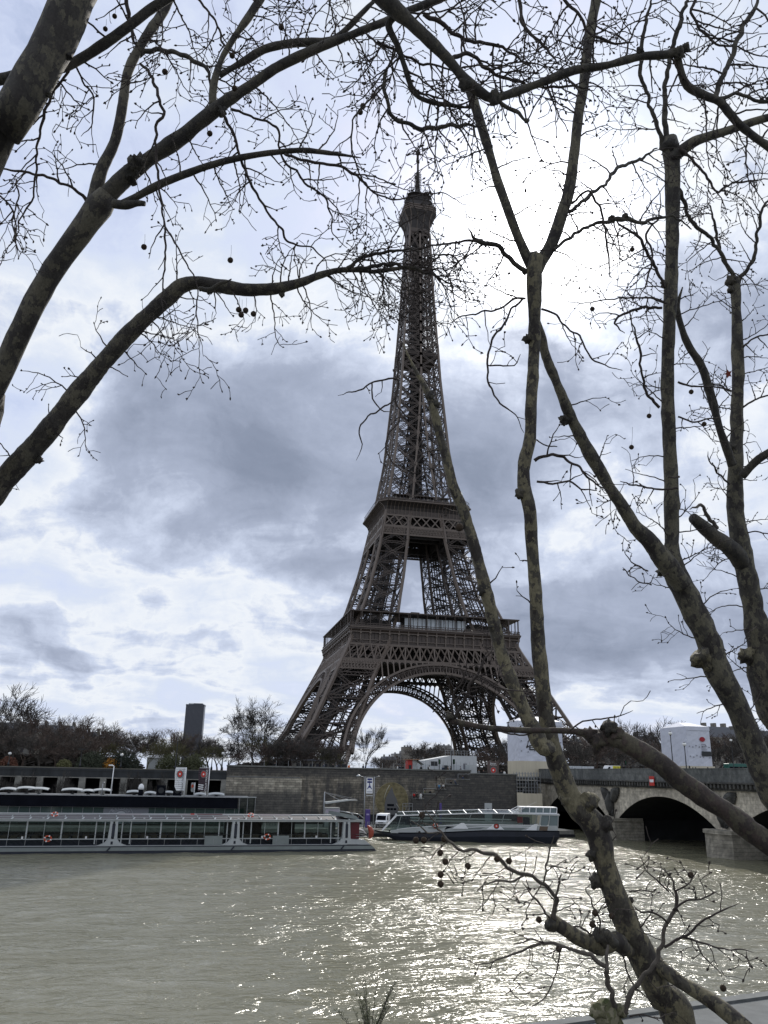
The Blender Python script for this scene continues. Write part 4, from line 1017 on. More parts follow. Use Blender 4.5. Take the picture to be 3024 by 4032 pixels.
# ------------------------------------------------------------------ glass-roofed boat on the right
def build_right_boat():
    root = thing('glass_roof_boat', (-59.6, -201.2, WZ), 'dark-hulled sightseeing boat with slanted glass bow and small wheelhouse, before the stairs', 'boat', radians(-12.8)); root.scale = (1, 1, .93)
    D = 6.2
    h = MB()
    def sheer(x): return interp(x, [0, 3, 10, 18, 31], [1.45, 1.25, 1.45, 2.0, 2.15])
    def bot(x): return interp(x, [0, 2.2, 4.5, 31], [1.2, .35, -.4, -.4])
    def hw(x): return interp(x, [0, 1.5, 4, 8, 28, 31], [.5, 1.7, 2.6, 3.1, 3.1, 2.7])
    st = [0, .8, 1.6, 2.6, 4, 6, 9, 13, 18, 24, 29.6, 30.8]
    rows = []
    for x in st:
        s, b_, w = sheer(x), bot(x), hw(x)
        rows.append([(x, -w, s), (x+.05, -w*.99, s*.6+b_*.4), (x+.3 if x < 29 else x-.9, -w*.82, b_), (x+.3 if x < 29 else x-.9, w*.82, b_), (x+.05, w*.99, s*.6+b_*.4), (x, w, s)])
    h.use(navy); n0 = len(h.v)
    for r in rows: h.v += r
    for i in range(len(rows)-1):
        for k in range(5): a = n0+i*6+k; h.face([a, a+1, a+7, a+6])
    h.face([n0+k for k in range(6)]); e = n0+(len(rows)-1)*6; h.face([e+k for k in range(6)][::-1])
    h.use(greyb)
    for i in range(len(rows)-1): h.poly([rows[i][0], rows[i+1][0], rows[i+1][5], rows[i][5]])
    h.use(black)
    for i in range(len(rows)-1): h.bar(rows[i][0], rows[i+1][0], .12, .16)
    h.build('hull', root)
    c = MB().use(white)
    def side(x0, x1, f0, f1, y, m):   # panel between two height functions
        c.use(m); n = max(1, int((x1-x0)/1.5))
        for i in range(n):
            a, b_ = x0+(x1-x0)*i/n, x0+(x1-x0)*(i+1)/n
            c.poly([(a, y, f0(a)), (b_, y, f0(b_)), (b_, y, f1(b_)), (a, y, f1(a))])
    win = lambda x: interp(x, [2.0, 6, 15, 31], [1.6, 2.2, 2.95, 3.05])
    for y in (-2.62, 2.62):
        side(2.6, 30.6, lambda x: sheer(x)-.02, win, y, offw)
    y = -2.66
    for x0, x1 in ((8.9, 12.2), (15.0, 18.6), (20.9, 25.4)):
        c.use(greyb).prism([(x0, y, 2.05), (x1-.9, y, 2.15), (x1, y, 2.68), (x0, y, 2.62)], (0, .02, 0)) if False else c.use(greyb).poly([(x0, y, 2.15), (x1-1.0, y, 2.2), (x1, y, 2.62), (x0, y, 2.6)])
    c.use(black).poly([(11.6, y-.01, 2.0), (13.3, y-.01, 2.55), (12.0, y-.01, 2.55)])
    c.use(white).prism([(12.9, -2.75, 2.2), (15.6, -2.75, 2.2), (14.9, -2.75, 3.2), (14.4, -2.75, 3.2)], (0, .08, 0)); c.prism([(18.6, -2.75, 2.2), (21.6, -2.75, 2.2), (20.6, -2.75, 3.1), (19.9, -2.75, 3.1)], (0, .08, 0)); c.prism([(25.2, -2.75, 2.2), (27, -2.75, 2.2), (27.2, -2.75, 3.3), (26.6, -2.75, 3.2)], (0, .08, 0))
    c.build('cabin_sides', root)
    top = lambda x: interp(x, [3.6, 10, 18, 30.8], [4.15, 4.45, 4.85, 4.9])
    g = MB().use(glass)
    def gp(pts): g.poly(pts)
    for y, yt in ((-2.6, -2.35), (2.6, 2.35)):
        n = 18
        for i in range(n):
            a, b_ = 3.6+(27.2-3.6)*i/n, 3.6+(27.2-3.6)*(i+1)/n
            gp([(a, y, win(a)), (b_, y, win(b_)), (b_, yt, top(b_)), (a, yt, top(a))])
        gp([(1.7, y*.75, 1.6), (3.6, y, win(3.6)), (3.6, yt, top(3.6))])
    gp([(1.2, -2.0, 1.5), (1.2, 2.0, 1.5), (3.6, 2.35, 4.15), (3.6, -2.35, 4.15)])
    g.use(glass2)
    for i in range(14):
        a, b_ = 3.6+(25-3.6)*i/14, 3.6+(25-3.6)*(i+1)/14
        gp([(a, -2.35, top(a)), (b_, -2.35, top(b_)), (b_, 0, top(b_)+.55), (a, 0, top(a)+.55)]); gp([(a, 2.35, top(a)), (b_, 2.35, top(b_)), (b_, 0, top(b_)+.55), (a, 0, top(a)+.55)])
    g.build('glazing', root)
    f = MB().use(white)
    def strip(f_, y, x0, x1, w, h_, dz=0, n=12):
        for i in range(n): a, b_ = x0+(x1-x0)*i/n, x0+(x1-x0)*(i+1)/n; f.bar((a, y, f_(a)+dz), (b_, y, f_(b_)+dz), w, h_)
    for y in (-2.38, 2.38): strip(top, y, 3.4, 30.9, .14, .16, .06)
    strip(top, 0, 3.8, 25, .2, .14, .56); strip(win, -2.64, 3.6, 27.5, .06, .10, .02); strip(lambda x: sheer(x)+.35, -2.66, 15, 26, .05, .08, .25)
    f.use(greyb)
    for x in (4.2, 7.4, 10.2, 16.0, 21.6, 27.2):
        f.bar((x-.5, -2.62, win(x-.5)), (x+.15, -2.38, top(x+.15)), .10, .10)
    f.use(white)
    for i in range(9): x = 5.0+i*2.6; f.bar((x, -2.36, top(x)+.05), (x-.4, 0, top(x)+.6), .10); f.bar((x, 2.36, top(x)+.05), (x-.4, 0, top(x)+.6), .10)
    for y in (-1, 1): f.bar((1.2, y*2.0, 1.5), (3.6, y*2.35, 4.15), .10); f.bar((1.2, y*.7, 1.5), (3.6, y*.8, 4.15), .07)
    f.bar((2.3, -2.15, 2.75), (2.3, 2.15, 2.75), .07); f.build('window_frames', root)
    # stern cabin
    s_ = MB().use(offw); s_.box2((27.2, -2.7, 2.1), (30.6, 2.7, 2.85)); s_.box2((27.0, -2.72, 4.75), (31.0, 2.72, 4.98)); s_.bar((27.3, -2.66, 2.1), (27.9, -2.66, 4.8), .16); s_.bar((28.9, -2.68, 2.1), (29.3, -2.68, 4.8), .12); s_.bar((30.6, -2.66, 2.9), (30.75, -2.66, 4.8), .12)
    s_.use(seatm).poly([(27.3, -2.72, 2.2), (28.8, -2.72, 2.2), (28.95, -2.72, 2.9), (27.45, -2.72, 2.9)]); s_.use(mat('cabin_window', (.16, .20, .21), .1)).poly([(27.7, -2.6, 3.0), (28.9, -2.6, 3.0), (29.2, -2.6, 4.75), (27.95, -2.6, 4.75)]); s_.poly([(29.1, -2.6, 3.0), (30.5, -2.6, 3.0), (30.7, -2.6, 4.75), (29.35, -2.6, 4.75)])
    s_.build('stern_cabin', root)
    w = MB().use(white)
    for z in (5.0, 5.98): w.box2((24.6 if z > 5.5 else 22.8, -1.6, z), (30.8, 1.6, z+.14))
    for x in (24.7, 26.1, 27.2, 28.4, 29.6, 30.7): w.bar((x, -1.6, 5.1), (x+.08, -1.6, 6.0), .12); w.bar((x, 1.6, 5.1), (x, 1.6, 6), .12)
    for y in (-1.6, 1.6): w.bar((22.6, y, 5.0), (24.6, y, 6.05), .10); w.bar((23.6, y, 5.0), (25.5, y, 6.05), .08)
    w.bar((23.5, -1.2, 5.2), (27.5, -1.2, 7.0), .03); w.use(MAT['cabin_window']).poly([(24.8, -1.5, 5.15), (30.6, -1.5, 5.15), (30.6, -1.5, 5.95), (24.8, -1.5, 5.95)]); w.build('wheelhouse', root)
    i_ = MB().use(mat('cabin_green_grey', (.20, .25, .24), .7)); i_.box2((5, -2.2, 1.5), (27, 2.2, 1.62)); i_.use(white).box2((6, 1.6, 3.55), (23.5, 1.9, 3.75))
    i_.box2((6, 2.2, 3.0), (26, 2.3, 3.3)); i_.use(seatm)
    for k in range(16): i_.box2((6+k*1.2, -1.9, 1.6), (6.1+k*1.2, -.5, 2.7)); i_.box2((6+k*1.2, .5, 1.6), (6.1+k*1.2, 1.9, 2.7))
    i_.use(red).box2((24.2, -.5, 3.3), (25.1, 0, 4.35)); i_.use(darkm).box2((25.3, -.5, 2), (26.3, .5, 4.3)); i_.build('cabin_interior', root)
    bl = MB().use(darkm)
    for x in (2.4, 5.2, 5.7): bl.lathe((x, -hw(x)+.35, sheer(x)), [(0, .10), (.3, .10), (.34, .16), (.4, .16)], 8)
    bl.build('bollard', root)
    lifebuoy(root, (10.1, -2.78, 2.6), (0, 1, 0), .36)
    for r, m, d in ((.48, brown, 0), (.33, red, .012), (.12, logo_w, .022)):
        b = MB().use(m); b.prism([(20.3+r*cos(2*pi*k/20), -2.76-d, 2.78+r*sin(2*pi*k/20)) for k in range(20)], (0, -.008, 0)); b.build('emblem', root)
build_right_boat()

# ------------------------------------------------------------------ boarding pavilion on the left
def build_pavilion():
    P = at(*Z1(1522, 740), -190); x1 = P.x; zr = P.z
    root = thing('boarding_pavilion', (-100, -190, PZ), 'long black riverside boarding pavilion with roof terrace and green-grey glass front behind the left boat', 'building'); off = (-100, -190, PZ)
    z = lambda zp: at(500*.3638, zp*.3638+1453.8, -190).z
    zt, zf, zb = zr, z(795), PZ
    b = MB().use(black); b.box2((-175, -190, zf), (x1-3.2, -182.5, zt-.08)); b.use(steel).box2((-175, -190.1, zt-.078), (x1-1.2, -182.4, zt+.06)); b.use(offw).box2((x1-2.6, -190.3, zt-.0), (x1, -189.6, zt+.12)); b.build('roof_fascia', root, off)
    w = MB().use(darkm); w.box2((-175, -184.5, zb), (x1-3.4, -184, zf)); w.build('back_wall', root, off)
    g = MB().use(mat('green_grey_glass', (.05, .075, .07), .08, spec=.8)); x = -174.0; k = 0
    while x < x1-3.4:
        g.box2((x, -189.4, zb+.2), (x+1.62, -189.35, zf-.02)); x += 1.72; k += 1
    g.build('glass_front', root, off)
    m = MB().use(steel); m.box2((-175, -189.5, zf-.06), (x1-3.4, -189.3, zf+.02)); x = -174.05
    while x < x1-3.4: m.bar((x, -189.42, zb), (x, -189.42, zf), .05); x += 1.72
    m.build('glass_mullions', root, off)
    gl = MB().use(glass); gl.poly([(x1-2.9, -189.6, zb), (x1-.1, -189.6, zb), (x1-.1, -189.6, zt), (x1-2.9, -189.6, zt)]); gl.poly([(x1-.1, -189.6, zb), (x1-.1, -184, zb), (x1-.1, -184, zt), (x1-.1, -189.6, zt)]); gl.use(steel)
    for xx in (x1-2.9, x1-1.5, x1-.1): gl.bar((xx, -189.6, zb), (xx, -189.6, zt), .08)
    gl.build('glass_entrance', root, off)
    # big round lettered emblem on the glass
    C = at(*Z1(715, 858), -189.45); r = (at(*Z1(790, 858), -189.45).x-C.x)
    pn = MB().use(mat('grey_film', (.14, .15, .17), .3)); A = at(*Z1(618, 795), -189.45); B = at(*Z1(885, 795), -189.45); pn.box2((A.x, -189.46, zb+.3), (B.x, -189.43, zf-.03)); pn.build('emblem_panel', root, off)
    rg = MB().use(mat('emblem_pale', (.30, .32, .34), .5)); n = 40
    for R in (r, r*.62):
        for k in range(n):
            a0, a1 = 2*pi*k/n, 2*pi*(k+1)/n; rg.bar((C.x+R*cos(a0), -189.5, C.z+R*sin(a0)), (C.x+R*cos(a1), -189.5, C.z+R*sin(a1)), .06, .06)
    rg.prism([(C.x+r*.5*cos(2*pi*k/n), -189.5, C.z+r*.5*sin(2*pi*k/n)) for k in range(n)], (0, .02, 0)); rg.build('round_emblem', root, off)
    for word, up in (('Bateaux', True), ('Parisiens', False)):
        L = len(word)
        for i, chh in enumerate(word):
            a = (i-(L-1)/2)*(.30 if up else .27)
            ang = pi/2-a if up else -pi/2+a
            R = r*.81
            t = text_mesh(chh, r*.36, MAT['emblem_pale'], 'emblem_letter', root, (C.x+R*cos(ang)+100, .49, C.z+R*sin(ang)-PZ), (pi/2, -(ang-pi/2) if up else -(ang+pi/2), 0), .01)
    # roof terrace furniture: things of their own
    def umb(px, wpx, tall, idx, lab):
        c = at(*Z1(px, 722), -188.0); wd = abs(at(*Z1(px+wpx/2, 722), -188).x-at(*Z1(px-wpx/2, 722), -188).x)
        o = thing('sun_sail', (c.x, -187.2, zt+.07), lab, 'umbrella', 0, 'white shade sails on the pavilion roof')
        s_ = MB().use(offw); n = 8; top = []
        for i in range(n+1):
            x = -wd/2+wd*i/n; top.append((x, tall+.18*(1-(2*i/n-1)**2)))
        for i in range(n):
            (xa, za), (xb, zb2) = top[i], top[i+1]
            s_.poly([(xa, -1.1, za-.15), (xb, -1.1, zb2-.15), (xb, 0, zb2+.1), (xa, 0, za+.1)]); s_.poly([(xa, 0, za+.1), (xb, 0, zb2+.1), (xb, 1.1, zb2-.15), (xa, 1.1, za-.15)])
            s_.poly([(xa, -1.1, za-.27), (xb, -1.1, zb2-.27), (xb, -1.1, zb2-.15), (xa, -1.1, za-.15)])
        s_.build('canopy', o); p = MB().use(darkm).bar((0, 0, 0), (0, 0, tall+.1), .08); p.lathe((0, 0, 0), [(0, .35), (.08, .3), (.12, .06)], 8); p.build('pole', o)
    labs = [('white shade sail at the far left end of the pavilion roof', 45, 100, .75), ('overlapping white shade sail second from the left on the pavilion roof, beside the leftmost', 150, 110, .95), ('broad white shade sail third from the left on the pavilion roof', 225, 120, .85),
            ('white shade sail left of the grey folded one and the tall white lamp', 425, 125, .8), ('grey folded shade sail between two white ones near the tall lamp', 520, 80, .65), ('white shade sail just behind the white lamp post on the roof', 605, 110, .8),
            ('white shade sail left of the white capped funnel on the roof', 795, 90, .6), ('low pale shade sail between the white capped funnel and the black loudspeaker', 890, 70, .45), ('short white shade sail between the two black loudspeaker boxes', 1000, 70, .55),
            ('low pale shade sail between the white and the brown banner', 1190, 70, .35), ('white shade sail at the right end of the pavilion roof, right of the brown banner', 1285, 95, .4)]
    for lab, px, w_, t_ in labs: umb(px, w_, t_, 0, lab)
    zt2 = zt+.064
    # capped funnel, loudspeakers, floodlight, lamp post
    c = at(*Z1(832, 740), -189); o = thing('roof_funnel', (c.x, -189, zt2), 'small black roof funnel with round white cap on the pavilion', 'funnel'); MB().use(black).lathe((0, 0, 0), [(0, .42), (1.0, .42)], 12).build('body', o); MB().use(white).lathe((0, 0, 1.0), [(0, .5), (.35, .5), (.75, .38), (.95, .1)], 14).build('cap', o)
    for px, lab in ((953, 'left black loudspeaker box on the pavilion roof, further from the white banner'), (1050, 'right black loudspeaker box on the pavilion roof, right beside the white banner')):
        c = at(*Z1(px, 740), -188.6); o = thing('loudspeaker', (c.x, -188.6, zt2), lab, 'loudspeaker', 0, 'black loudspeaker boxes on the roof'); MB().use(black).box2((-.75, -.5, .05), (.75, .5, 1.75)).build('cabinet', o)
        q = MB().use(darkm); q.prism([(.5*cos(2*pi*k/16), -.505, .9+.5*sin(2*pi*k/16)) for k in range(16)], (0, -.03, 0)); q.build('speaker_cone', o); MB().use(steel).box2((-.7, -.5, 0), (.7, .5, .05)).build('base_plate', o)
    def lamp(px, ytop, ybase, Y, lab, headdx, z0, mt_=white):
        c = at(*Z1(px, ybase), Y); T_ = at(*Z1(px, ytop), Y); o = thing('lamp_post', (c.x, Y, z0), lab, 'street lamp'); h_ = T_.z-z0
        p = MB().use(mt_).tube([(0, 0, 0), (0, 0, h_)], [.11, .07], 8); p.build('pole', o)
        q = MB().use(mt_); q.tube([(0, 0, h_), (headdx*.35, 0, h_+.12), (headdx, 0, h_+.1)], [.07, .12, .10], 8); q.build('lamp_head', o)
    lamp(655, 552, 740, -189.4, 'tall white lamp post with curved head on the pavilion roof', -.9, zt2)
    lamp(601, 655, 740, -189.6, 'short grey floodlight post left of the tall white lamp on the pavilion roof', .3, zt2, steel)
    # banners on poles
    def banner(px, side, topy, boty, lab, m, words, wcol, stripes=False, small=False):
        T_ = at(*Z1(px, topy), -190.4); z0 = zt2 if not small else zt2
        o = thing('flag_banner', (T_.x, -190.25 if not small else -188.5, z0), lab, 'banner'); h_ = T_.z-z0
        w_ = 1.75 if not small else .55
        MB().use(white).tube([(0, 0, 0), (0, 0, h_)], [.10, .08], 8).bar((0, 0, h_-.05), (side*w_, 0, h_-.05), .07).build('pole', o)
        f = MB().use(m); n = 12; zl = .18*h_ if not small else .3*h_; f.smooth = True
        for j in range(n):
            a, b_ = j/n, (j+1)/n
            za, zb_ = h_-.1-(h_-.1-zl)*a, h_-.1-(h_-.1-zl)*b_; wa = w_*(1+.04*sin(a*7)-.30*max(0, a-.8)/.2*(1 if not stripes else .2)); wb = w_*(1+.04*sin(b_*7)-.30*max(0, b_-.8)/.2*(1 if not stripes else .2))
            for i in range(5):
                u0, u1 = i/5, (i+1)/5; yy = lambda u, a_: .06*sin(u*5+a_*6)*a_
                f.poly([(side*(.08+wa*u0), yy(u0, a), za), (side*(.08+wb*u0), yy(u0, b_), zb_), (side*(.08+wb*u1), yy(u1, b_), zb_), (side*(.08+wa*u1), yy(u1, a), za)])
        fl = f.build('flag', o); s2 = fl.modifiers.new('s', 'SOLIDIFY'); s2.thickness = .01
        cx = side*(.1+w_*.52)
        if not small:
            zz = h_-1.15
            n = 24
            for r, mm, d in ((.66, mat('ring_grey', (.14, .13, .13)), -.05), (.50, red, -.062), (.17, logo_w, -.075)): MB().use(mm).prism([(cx+r*.82*cos(2*pi*k/n), d-.06, zz+r*sin(2*pi*k/n)) for k in range(n)], (0, .01, 0)).build('emblem', o)
            text_mesh(words, .50, wcol, 'lettering', o, (side*.42 if side < 0 else .5, -.16, h_*.50), (pi/2, -pi/2, 0), .004, 'CENTER', .92)
            if stripes:
                for k in range(3): MB().use(white).prism([(side*1.75, -.13, .35+zl+k*.34), (side*.85, -.13, .25+zl+k*.34), (side*.85, -.13, .42+zl+k*.34), (side*1.75, -.13, .52+zl+k*.34)], (0, .01, 0)).build('stripe', o)
        else: MB().use(orange).prism([(cx+.2*cos(2*pi*k/12), -.1, h_-.6+.3*sin(2*pi*k/12)) for k in range(12)], (0, .01, 0)).build('emblem', o)
    banner(1107, -1, 560, 740, 'tall white banner with round red emblem on a pole at the pavilion roof edge', white, 'BATEAUX PARISIENS', mat('letter_grey', (.10, .10, .12)))
    banner(1246, -1, 562, 740, 'tall dark brown banner with red emblem and white stripes at the pavilion roof edge', mat('banner_plum', (.055, .035, .045), .6), 'BATEAUX PARISIENS', logo_w, True)
    banner(1158, -1, 652, 740, 'small cream pennant with orange mark between the white and brown banners', offw, '', logo_w, small=True)
build_pavilion()

# ------------------------------------------------------------------ lower quay furniture
def build_port():
    # cable-stayed canopy
    T_ = at(*Z2(462, 447), -191); R = at(*Z2(672, 499), -191); Lf = at(*Z2(466, 522), -191)
    o = thing('cable_canopy', (T_.x, -191, PZ), 'small pale canopy hung by cables from a single steel mast beside the wall', 'canopy')
    w = R.x-T_.x; zr, zl, zt = R.z-PZ, Lf.z-PZ, T_.z-PZ
    MB().use(steel).tube([(0, 0, 0), (0, 0, zt+.1)], [.13, .11], 8).build('mast', o)
    MB().use(offw).prism([(.1, -1.3, zl), (w*.75, -1.3, zr-.05), (w, -1.3, zr+.02), (w*.72, -1.3, zr+.12), (.1, -1.3, zl+.3)], (0, 2.6, 0)).build('roof_slab', o)
    c = MB().use(steel)
    for t_ in (.5, .78, .97): c.bar((0, 0, zt), (w*t_, -.8, zl+(zr-zl)*t_+.2), .045); c.bar((0, 0, zt), (w*t_, .8, zl+(zr-zl)*t_+.2), .045)
    c.build('stay_cables', o)
    a = at(*Z2(468, 548), -190.5); b = at(*Z2(565, 572), -190.5); k = thing('ticket_kiosk', ((a.x+b.x)/2, -190, PZ), 'white ticket kiosk with a pale sign band under the cable canopy', 'kiosk'); w2 = (b.x-a.x)/2
    MB().use(offw).box2((-w2, 0, .01), (w2, 2, a.z-PZ)).build('booth', k); MB().use(mat('kiosk_sign', (.45, .42, .50), .4)).box2((-w2+.1, -.05, a.z-PZ-.9), (w2-.1, -.004, a.z-PZ-.25)).build('sign_band', k); MB().use(black).box2((-w2+.3, -.03, .9), (w2-.3, -.004, 1.6)).build('counter_window', k)
    # landing sign with the little tower drawing
    x0, x1 = at(*Z2(722, 500), -193).x, at(*Z2(783, 500), -193).x; zt = at(*Z2(750, 345), -193).z-PZ
    o = thing('landing_sign', (x0, -193, PZ), 'tall white landing sign with blue band and a small tower drawing between two steel poles', 'sign'); W = x1-x0
    for x in (0, W): MB().use(steel).tube([(x, 0, 0), (x, 0, zt)], [.10, .09], 8).build('pole', o)
    q = MB().use(steel)
    q.tube([(0, 0, zt-.15), (-.7, 0, zt+.05), (-1.4, 0, zt)], .05, 6); q.tube([(W, 0, zt-.15), (W+.6, 0, zt+.02), (W+1.0, 0, zt+.1)], .05, 6); q.bar((0, 0, zt-.05), (W, 0, zt-.05), .06); q.build('lamp_arms', o)
    for x in (-1.3, W*.0+W+5.0): pass
    MB().use(offw).lathe((-1.2, 0, zt+.02), [(0, .45), (.12, .42), (.3, .1)], 12).build('lamp_dish', o)
    zp0, zp1 = at(*Z2(753, 455), -193).z-PZ, at(*Z2(753, 352), -193).z-PZ
    MB().use(white).box2((.28, -.06, zp0), (W-.28, .06, zp1)).build('sign_panel', o)
    b = MB().use(mat('sign_blue', (.02, .03, .16), .5)); cx = W/2; b.box2((.42, -.07, zp1-.45), (W-.42, -.063, zp1-.12)); b.box2((.42, -.07, zp1-.92), (W-.42, -.063, zp1-.6)); b.build('blue_band', o)
    t = MB().use(MAT['sign_blue']); s_ = 1.25/330; hb = zp0+.75
    prof = [(0, 62), (30, 44), (57, 33), (58, 36), (64, 36), (64, 30), (100, 20), (115, 18), (116, 21), (121, 21), (121, 15), (200, 9), (276, 5), (330, 1)]
    sc = 1.8/330
    for sg in (-1, 1):
        t.prism([(cx+sg*sc*62*1.5, -.07, hb), (cx+sg*sc*40*1.5, -.07, hb), (cx+sg*sc*28*1.5, -.07, hb+30*sc), (cx, -.07, hb+42*sc), (cx, -.07, hb+57*sc), (cx+sg*sc*36*1.5, -.07, hb+57*sc)], (0, .006, 0))
    t.prism([(cx-36*sc*1.4, -.07, hb+60*sc), (cx+36*sc*1.4, -.07, hb+60*sc), (cx+20*sc*1.3, -.07, hb+115*sc), (cx-20*sc*1.3, -.07, hb+115*sc)], (0, .006, 0)); t.prism([(cx-15*sc*1.2, -.07, hb+120*sc), (cx+15*sc*1.2, -.07, hb+120*sc), (cx+2*sc, -.07, hb+330*sc), (cx-2*sc, -.07, hb+330*sc)], (0, .006, 0))
    t.box2((cx-.45, -.07, zp0+.22), (cx+.45, -.063, zp0+.32)); t.build('tower_drawing', o); MB().use(offw).box2((.3, -.12, zp0-.45), (W-.25, .12, zp0-.28)).build('lower_bar', o)
    # purple totems and poster
    for (px, py0, py1, hw_, lab, Y) in ((742, 558, 628, 15, 'purple information totem standing left of the white van', -192), (1219, 518, 575, 6, 'narrow purple totem under the staircase wall, behind the right boat', -186)):
        c = at(*Z2(px, py1), Y); z1 = at(*Z2(px, py0), Y).z; w_ = hw_/1.659/1.8*1.82/3178*Y*-1*0+ (at(*Z2(px+hw_, py0), Y).x-at(*Z2(px-hw_, py0), Y).x)/2
        o = thing('info_totem', (c.x, Y, PZ), lab, 'totem'); MB().use(purple).box2((-w_, -.15, .1), (w_, .15, z1-PZ)).build('panel', o); MB().use(darkm).box2((-w_*.9, -.12, .004), (w_*.9, .12, .1)).build('base', o)
        if hw_ > 10: MB().use(mat('pale_lilac', (.35, .30, .5))).box2((-w_*.6, -.17, z1-PZ-1.0), (w_*.6, -.152, z1-PZ-.75)).build('label_strip', o)
    c = at(*Z2(1531, 558), -186); z1 = at(*Z2(1531, 518), -186).z; o = thing('poster_board', (c.x, -186, PZ), 'white poster board with a small dark figure behind the right boat', 'poster'); MB().use(offw).box2((-.75, -.05, .6), (.75, .05, z1-PZ)).build('board', o); MB().use(darkm).bar((-.6, .1, 0), (-.6, .1, 1), .06).bar((.6, .1, 0), (.6, .1, 1), .06).build('legs', o); MB().use(mat('poster_ink', (.04, .05, .09))).prism([(-.3, -.056, z1-PZ-1.9), (.25, -.056, z1-PZ-1.9), (.05, -.056, z1-PZ-1.0), (-.2, -.056, z1-PZ-.9)], (0, .004, 0)).build('poster_figure', o)
    # railing on the landing
    r = thing('quay_railing', (-57, -194.5, PZ), 'grey tubular railing on the landing behind the bows of the two boats', 'railing'); L0, L1 = at(*Z2(740, 640), -194.5).x, at(*Z2(985, 640), -194.5).x
    q = MB().use(steel)
    for z in (.45, .8, 1.1): q.bar((L0+57, 0, z), (L1+57, 0, z), .05)
    q.build('rails', r)
    q = MB().use(steel)
    for k in range(10): x = L0+(L1-L0)*k/9+57; q.bar((x, 0, 0), (x, 0, 1.1), .06)
    q.build('posts', r)
    # white van
    A, B = at(*Z2(803, 600), -192.5).x, at(*Z2(912, 600), -192.5).x; W = B-A; ht = at(*Z2(860, 556), -192.5).z-PZ
    v = thing('delivery_van', (A+W/2, -190.5, PZ), 'white delivery van parked on the lower quay facing the river', 'van', radians(-22))
    b = MB().use(white); w_, H = 1.0, 2.35
    pr = [(-2.6, .45), (2.3, .45), (2.35, 1.1), (1.75, 1.3), (1.2, 2.1), (.9, H), (-2.5, H+.03), (-2.62, 1.2)]
    body = b.prism([(-w_, -x, z) for x, z in pr], (2*w_, 0, 0)).build('body', v); mdf = body.modifiers.new('b', 'BEVEL'); mdf.width = .08; mdf.segments = 2
    MB().use(glass_l if False else black).prism([(-.85, -1.79, 1.36), (.85, -1.79, 1.36), (.8, -1.27, 2.06), (-.8, -1.27, 2.06)], (0, -.03, .01)).build('windscreen', v)
    for s_ in (-1, 1):
        MB().use(black).prism([(s_*1.006, -1.55, 1.35), (s_*1.006, -.5, 1.35), (s_*1.006, -.5, 2.0), (s_*1.006, -1.1, 2.0)], (s_*.01, 0, 0)).build('side_window', v)
        MB().use(darkm).box((s_*1.15, -1.5, 1.5), (.14, .1, .3)).build('mirror', v)
        MB().use(logo_w).box((s_*.75, -2.37, .95), (.3, .05, .2)).build('headlight', v)
        for y in (-1.6, 1.6):
            wl = MB().use(black).tube([(s_*.78, y, .36), (s_*1.03, y, .36)], .36, 16).build('wheel', v); MB().use(steel).tube([(s_*1.0, y, .36), (s_*1.04, y, .36)], .18, 12).build('rim', wl)
    MB().use(darkm).box2((-.95, -2.45, .4), (.95, -2.3, .7)).build('bumper', v); MB().use(darkm).box((0, -2.37, .92), (.9, .04, .16)).build('grille', v)
    # round golden mural with the door in the wall
    C = at(846.2, 1728, WY); r = at(881, 1728, WY).x-C.x
    root = thing('round_wall_mural', (C.x, WY, C.z), 'large faint golden disc painted on the quay wall around a grey arched service door', 'mural')
    gm = bpy.data.materials.new('faded_gold_paint'); gm.use_nodes = True; t = NT(gm.node_tree); b = t.n['Principled BSDF']; b.inputs['Roughness'].default_value = .8
    tc = t.new('ShaderNodeTexCoord'); n = t.noise(t.v('MULTIPLY', tc.outputs['Object'], (1, 1, 2.5)), .9, 6, .65); t.put(b.inputs['Base Color'], t.ramp(n, [(.35, (.075, .065, .035)), (.5, (.15, .125, .06)), (.65, (.21, .18, .10))]))
    N = 36; MB().use(gm).prism([(r*cos(2*pi*k/N), -.03, r*1.0*sin(2*pi*k/N)) for k in range(N)], (0, .02, 0)).build('gold_disc', root)
    rg = MB().use(mat('gold_line', (.33, .29, .16), .6))
    for k in range(N):
        a0, a1 = 2*pi*k/N, 2*pi*(k+1)/N; rg.bar((r*cos(a0), -.04, r*sin(a0)), (r*cos(a1), -.04, r*sin(a1)), .07, .04)
    rg.use(mat('pale_line', (.4, .38, .3))).tube([(-.15*r, -.05, .85*r), (-.3*r, -.05, .6*r), (-.42*r, -.05, .3*r), (-.46*r, -.05, 0)], .07, 5); rg.tube([(.28*r, -.05, -.2*r), (.5*r, -.05, -.5*r), (.55*r, -.05, -.95*r)], .05, 5) ; rg.build('mural_lines', root)
    dr = MB().use(mat('door_grey', (.10, .10, .10), .7)); pts = [(-.42, -1.0), (.42, -1.0), (.42, -.35), (.30, .05), (.12, .35), (.0, .75), (-.18, .45), (-.36, .15), (-.44, -.3)]
    dr.prism([(x*r, -.06, z*r) for x, z in pts], (0, .02, 0)).build('service_door', root)
    vt = MB().use(black); vt.box2((-.28*r, -.075, -.36*r), (.14*r, -.062, -.23*r))
    for k in range(3): vt.box2((-.28*r+k*.2*r, -.075, -.58*r), (-.12*r+k*.2*r, -.062, -.46*r))
    vt.build('vent_grilles', root)
build_port()
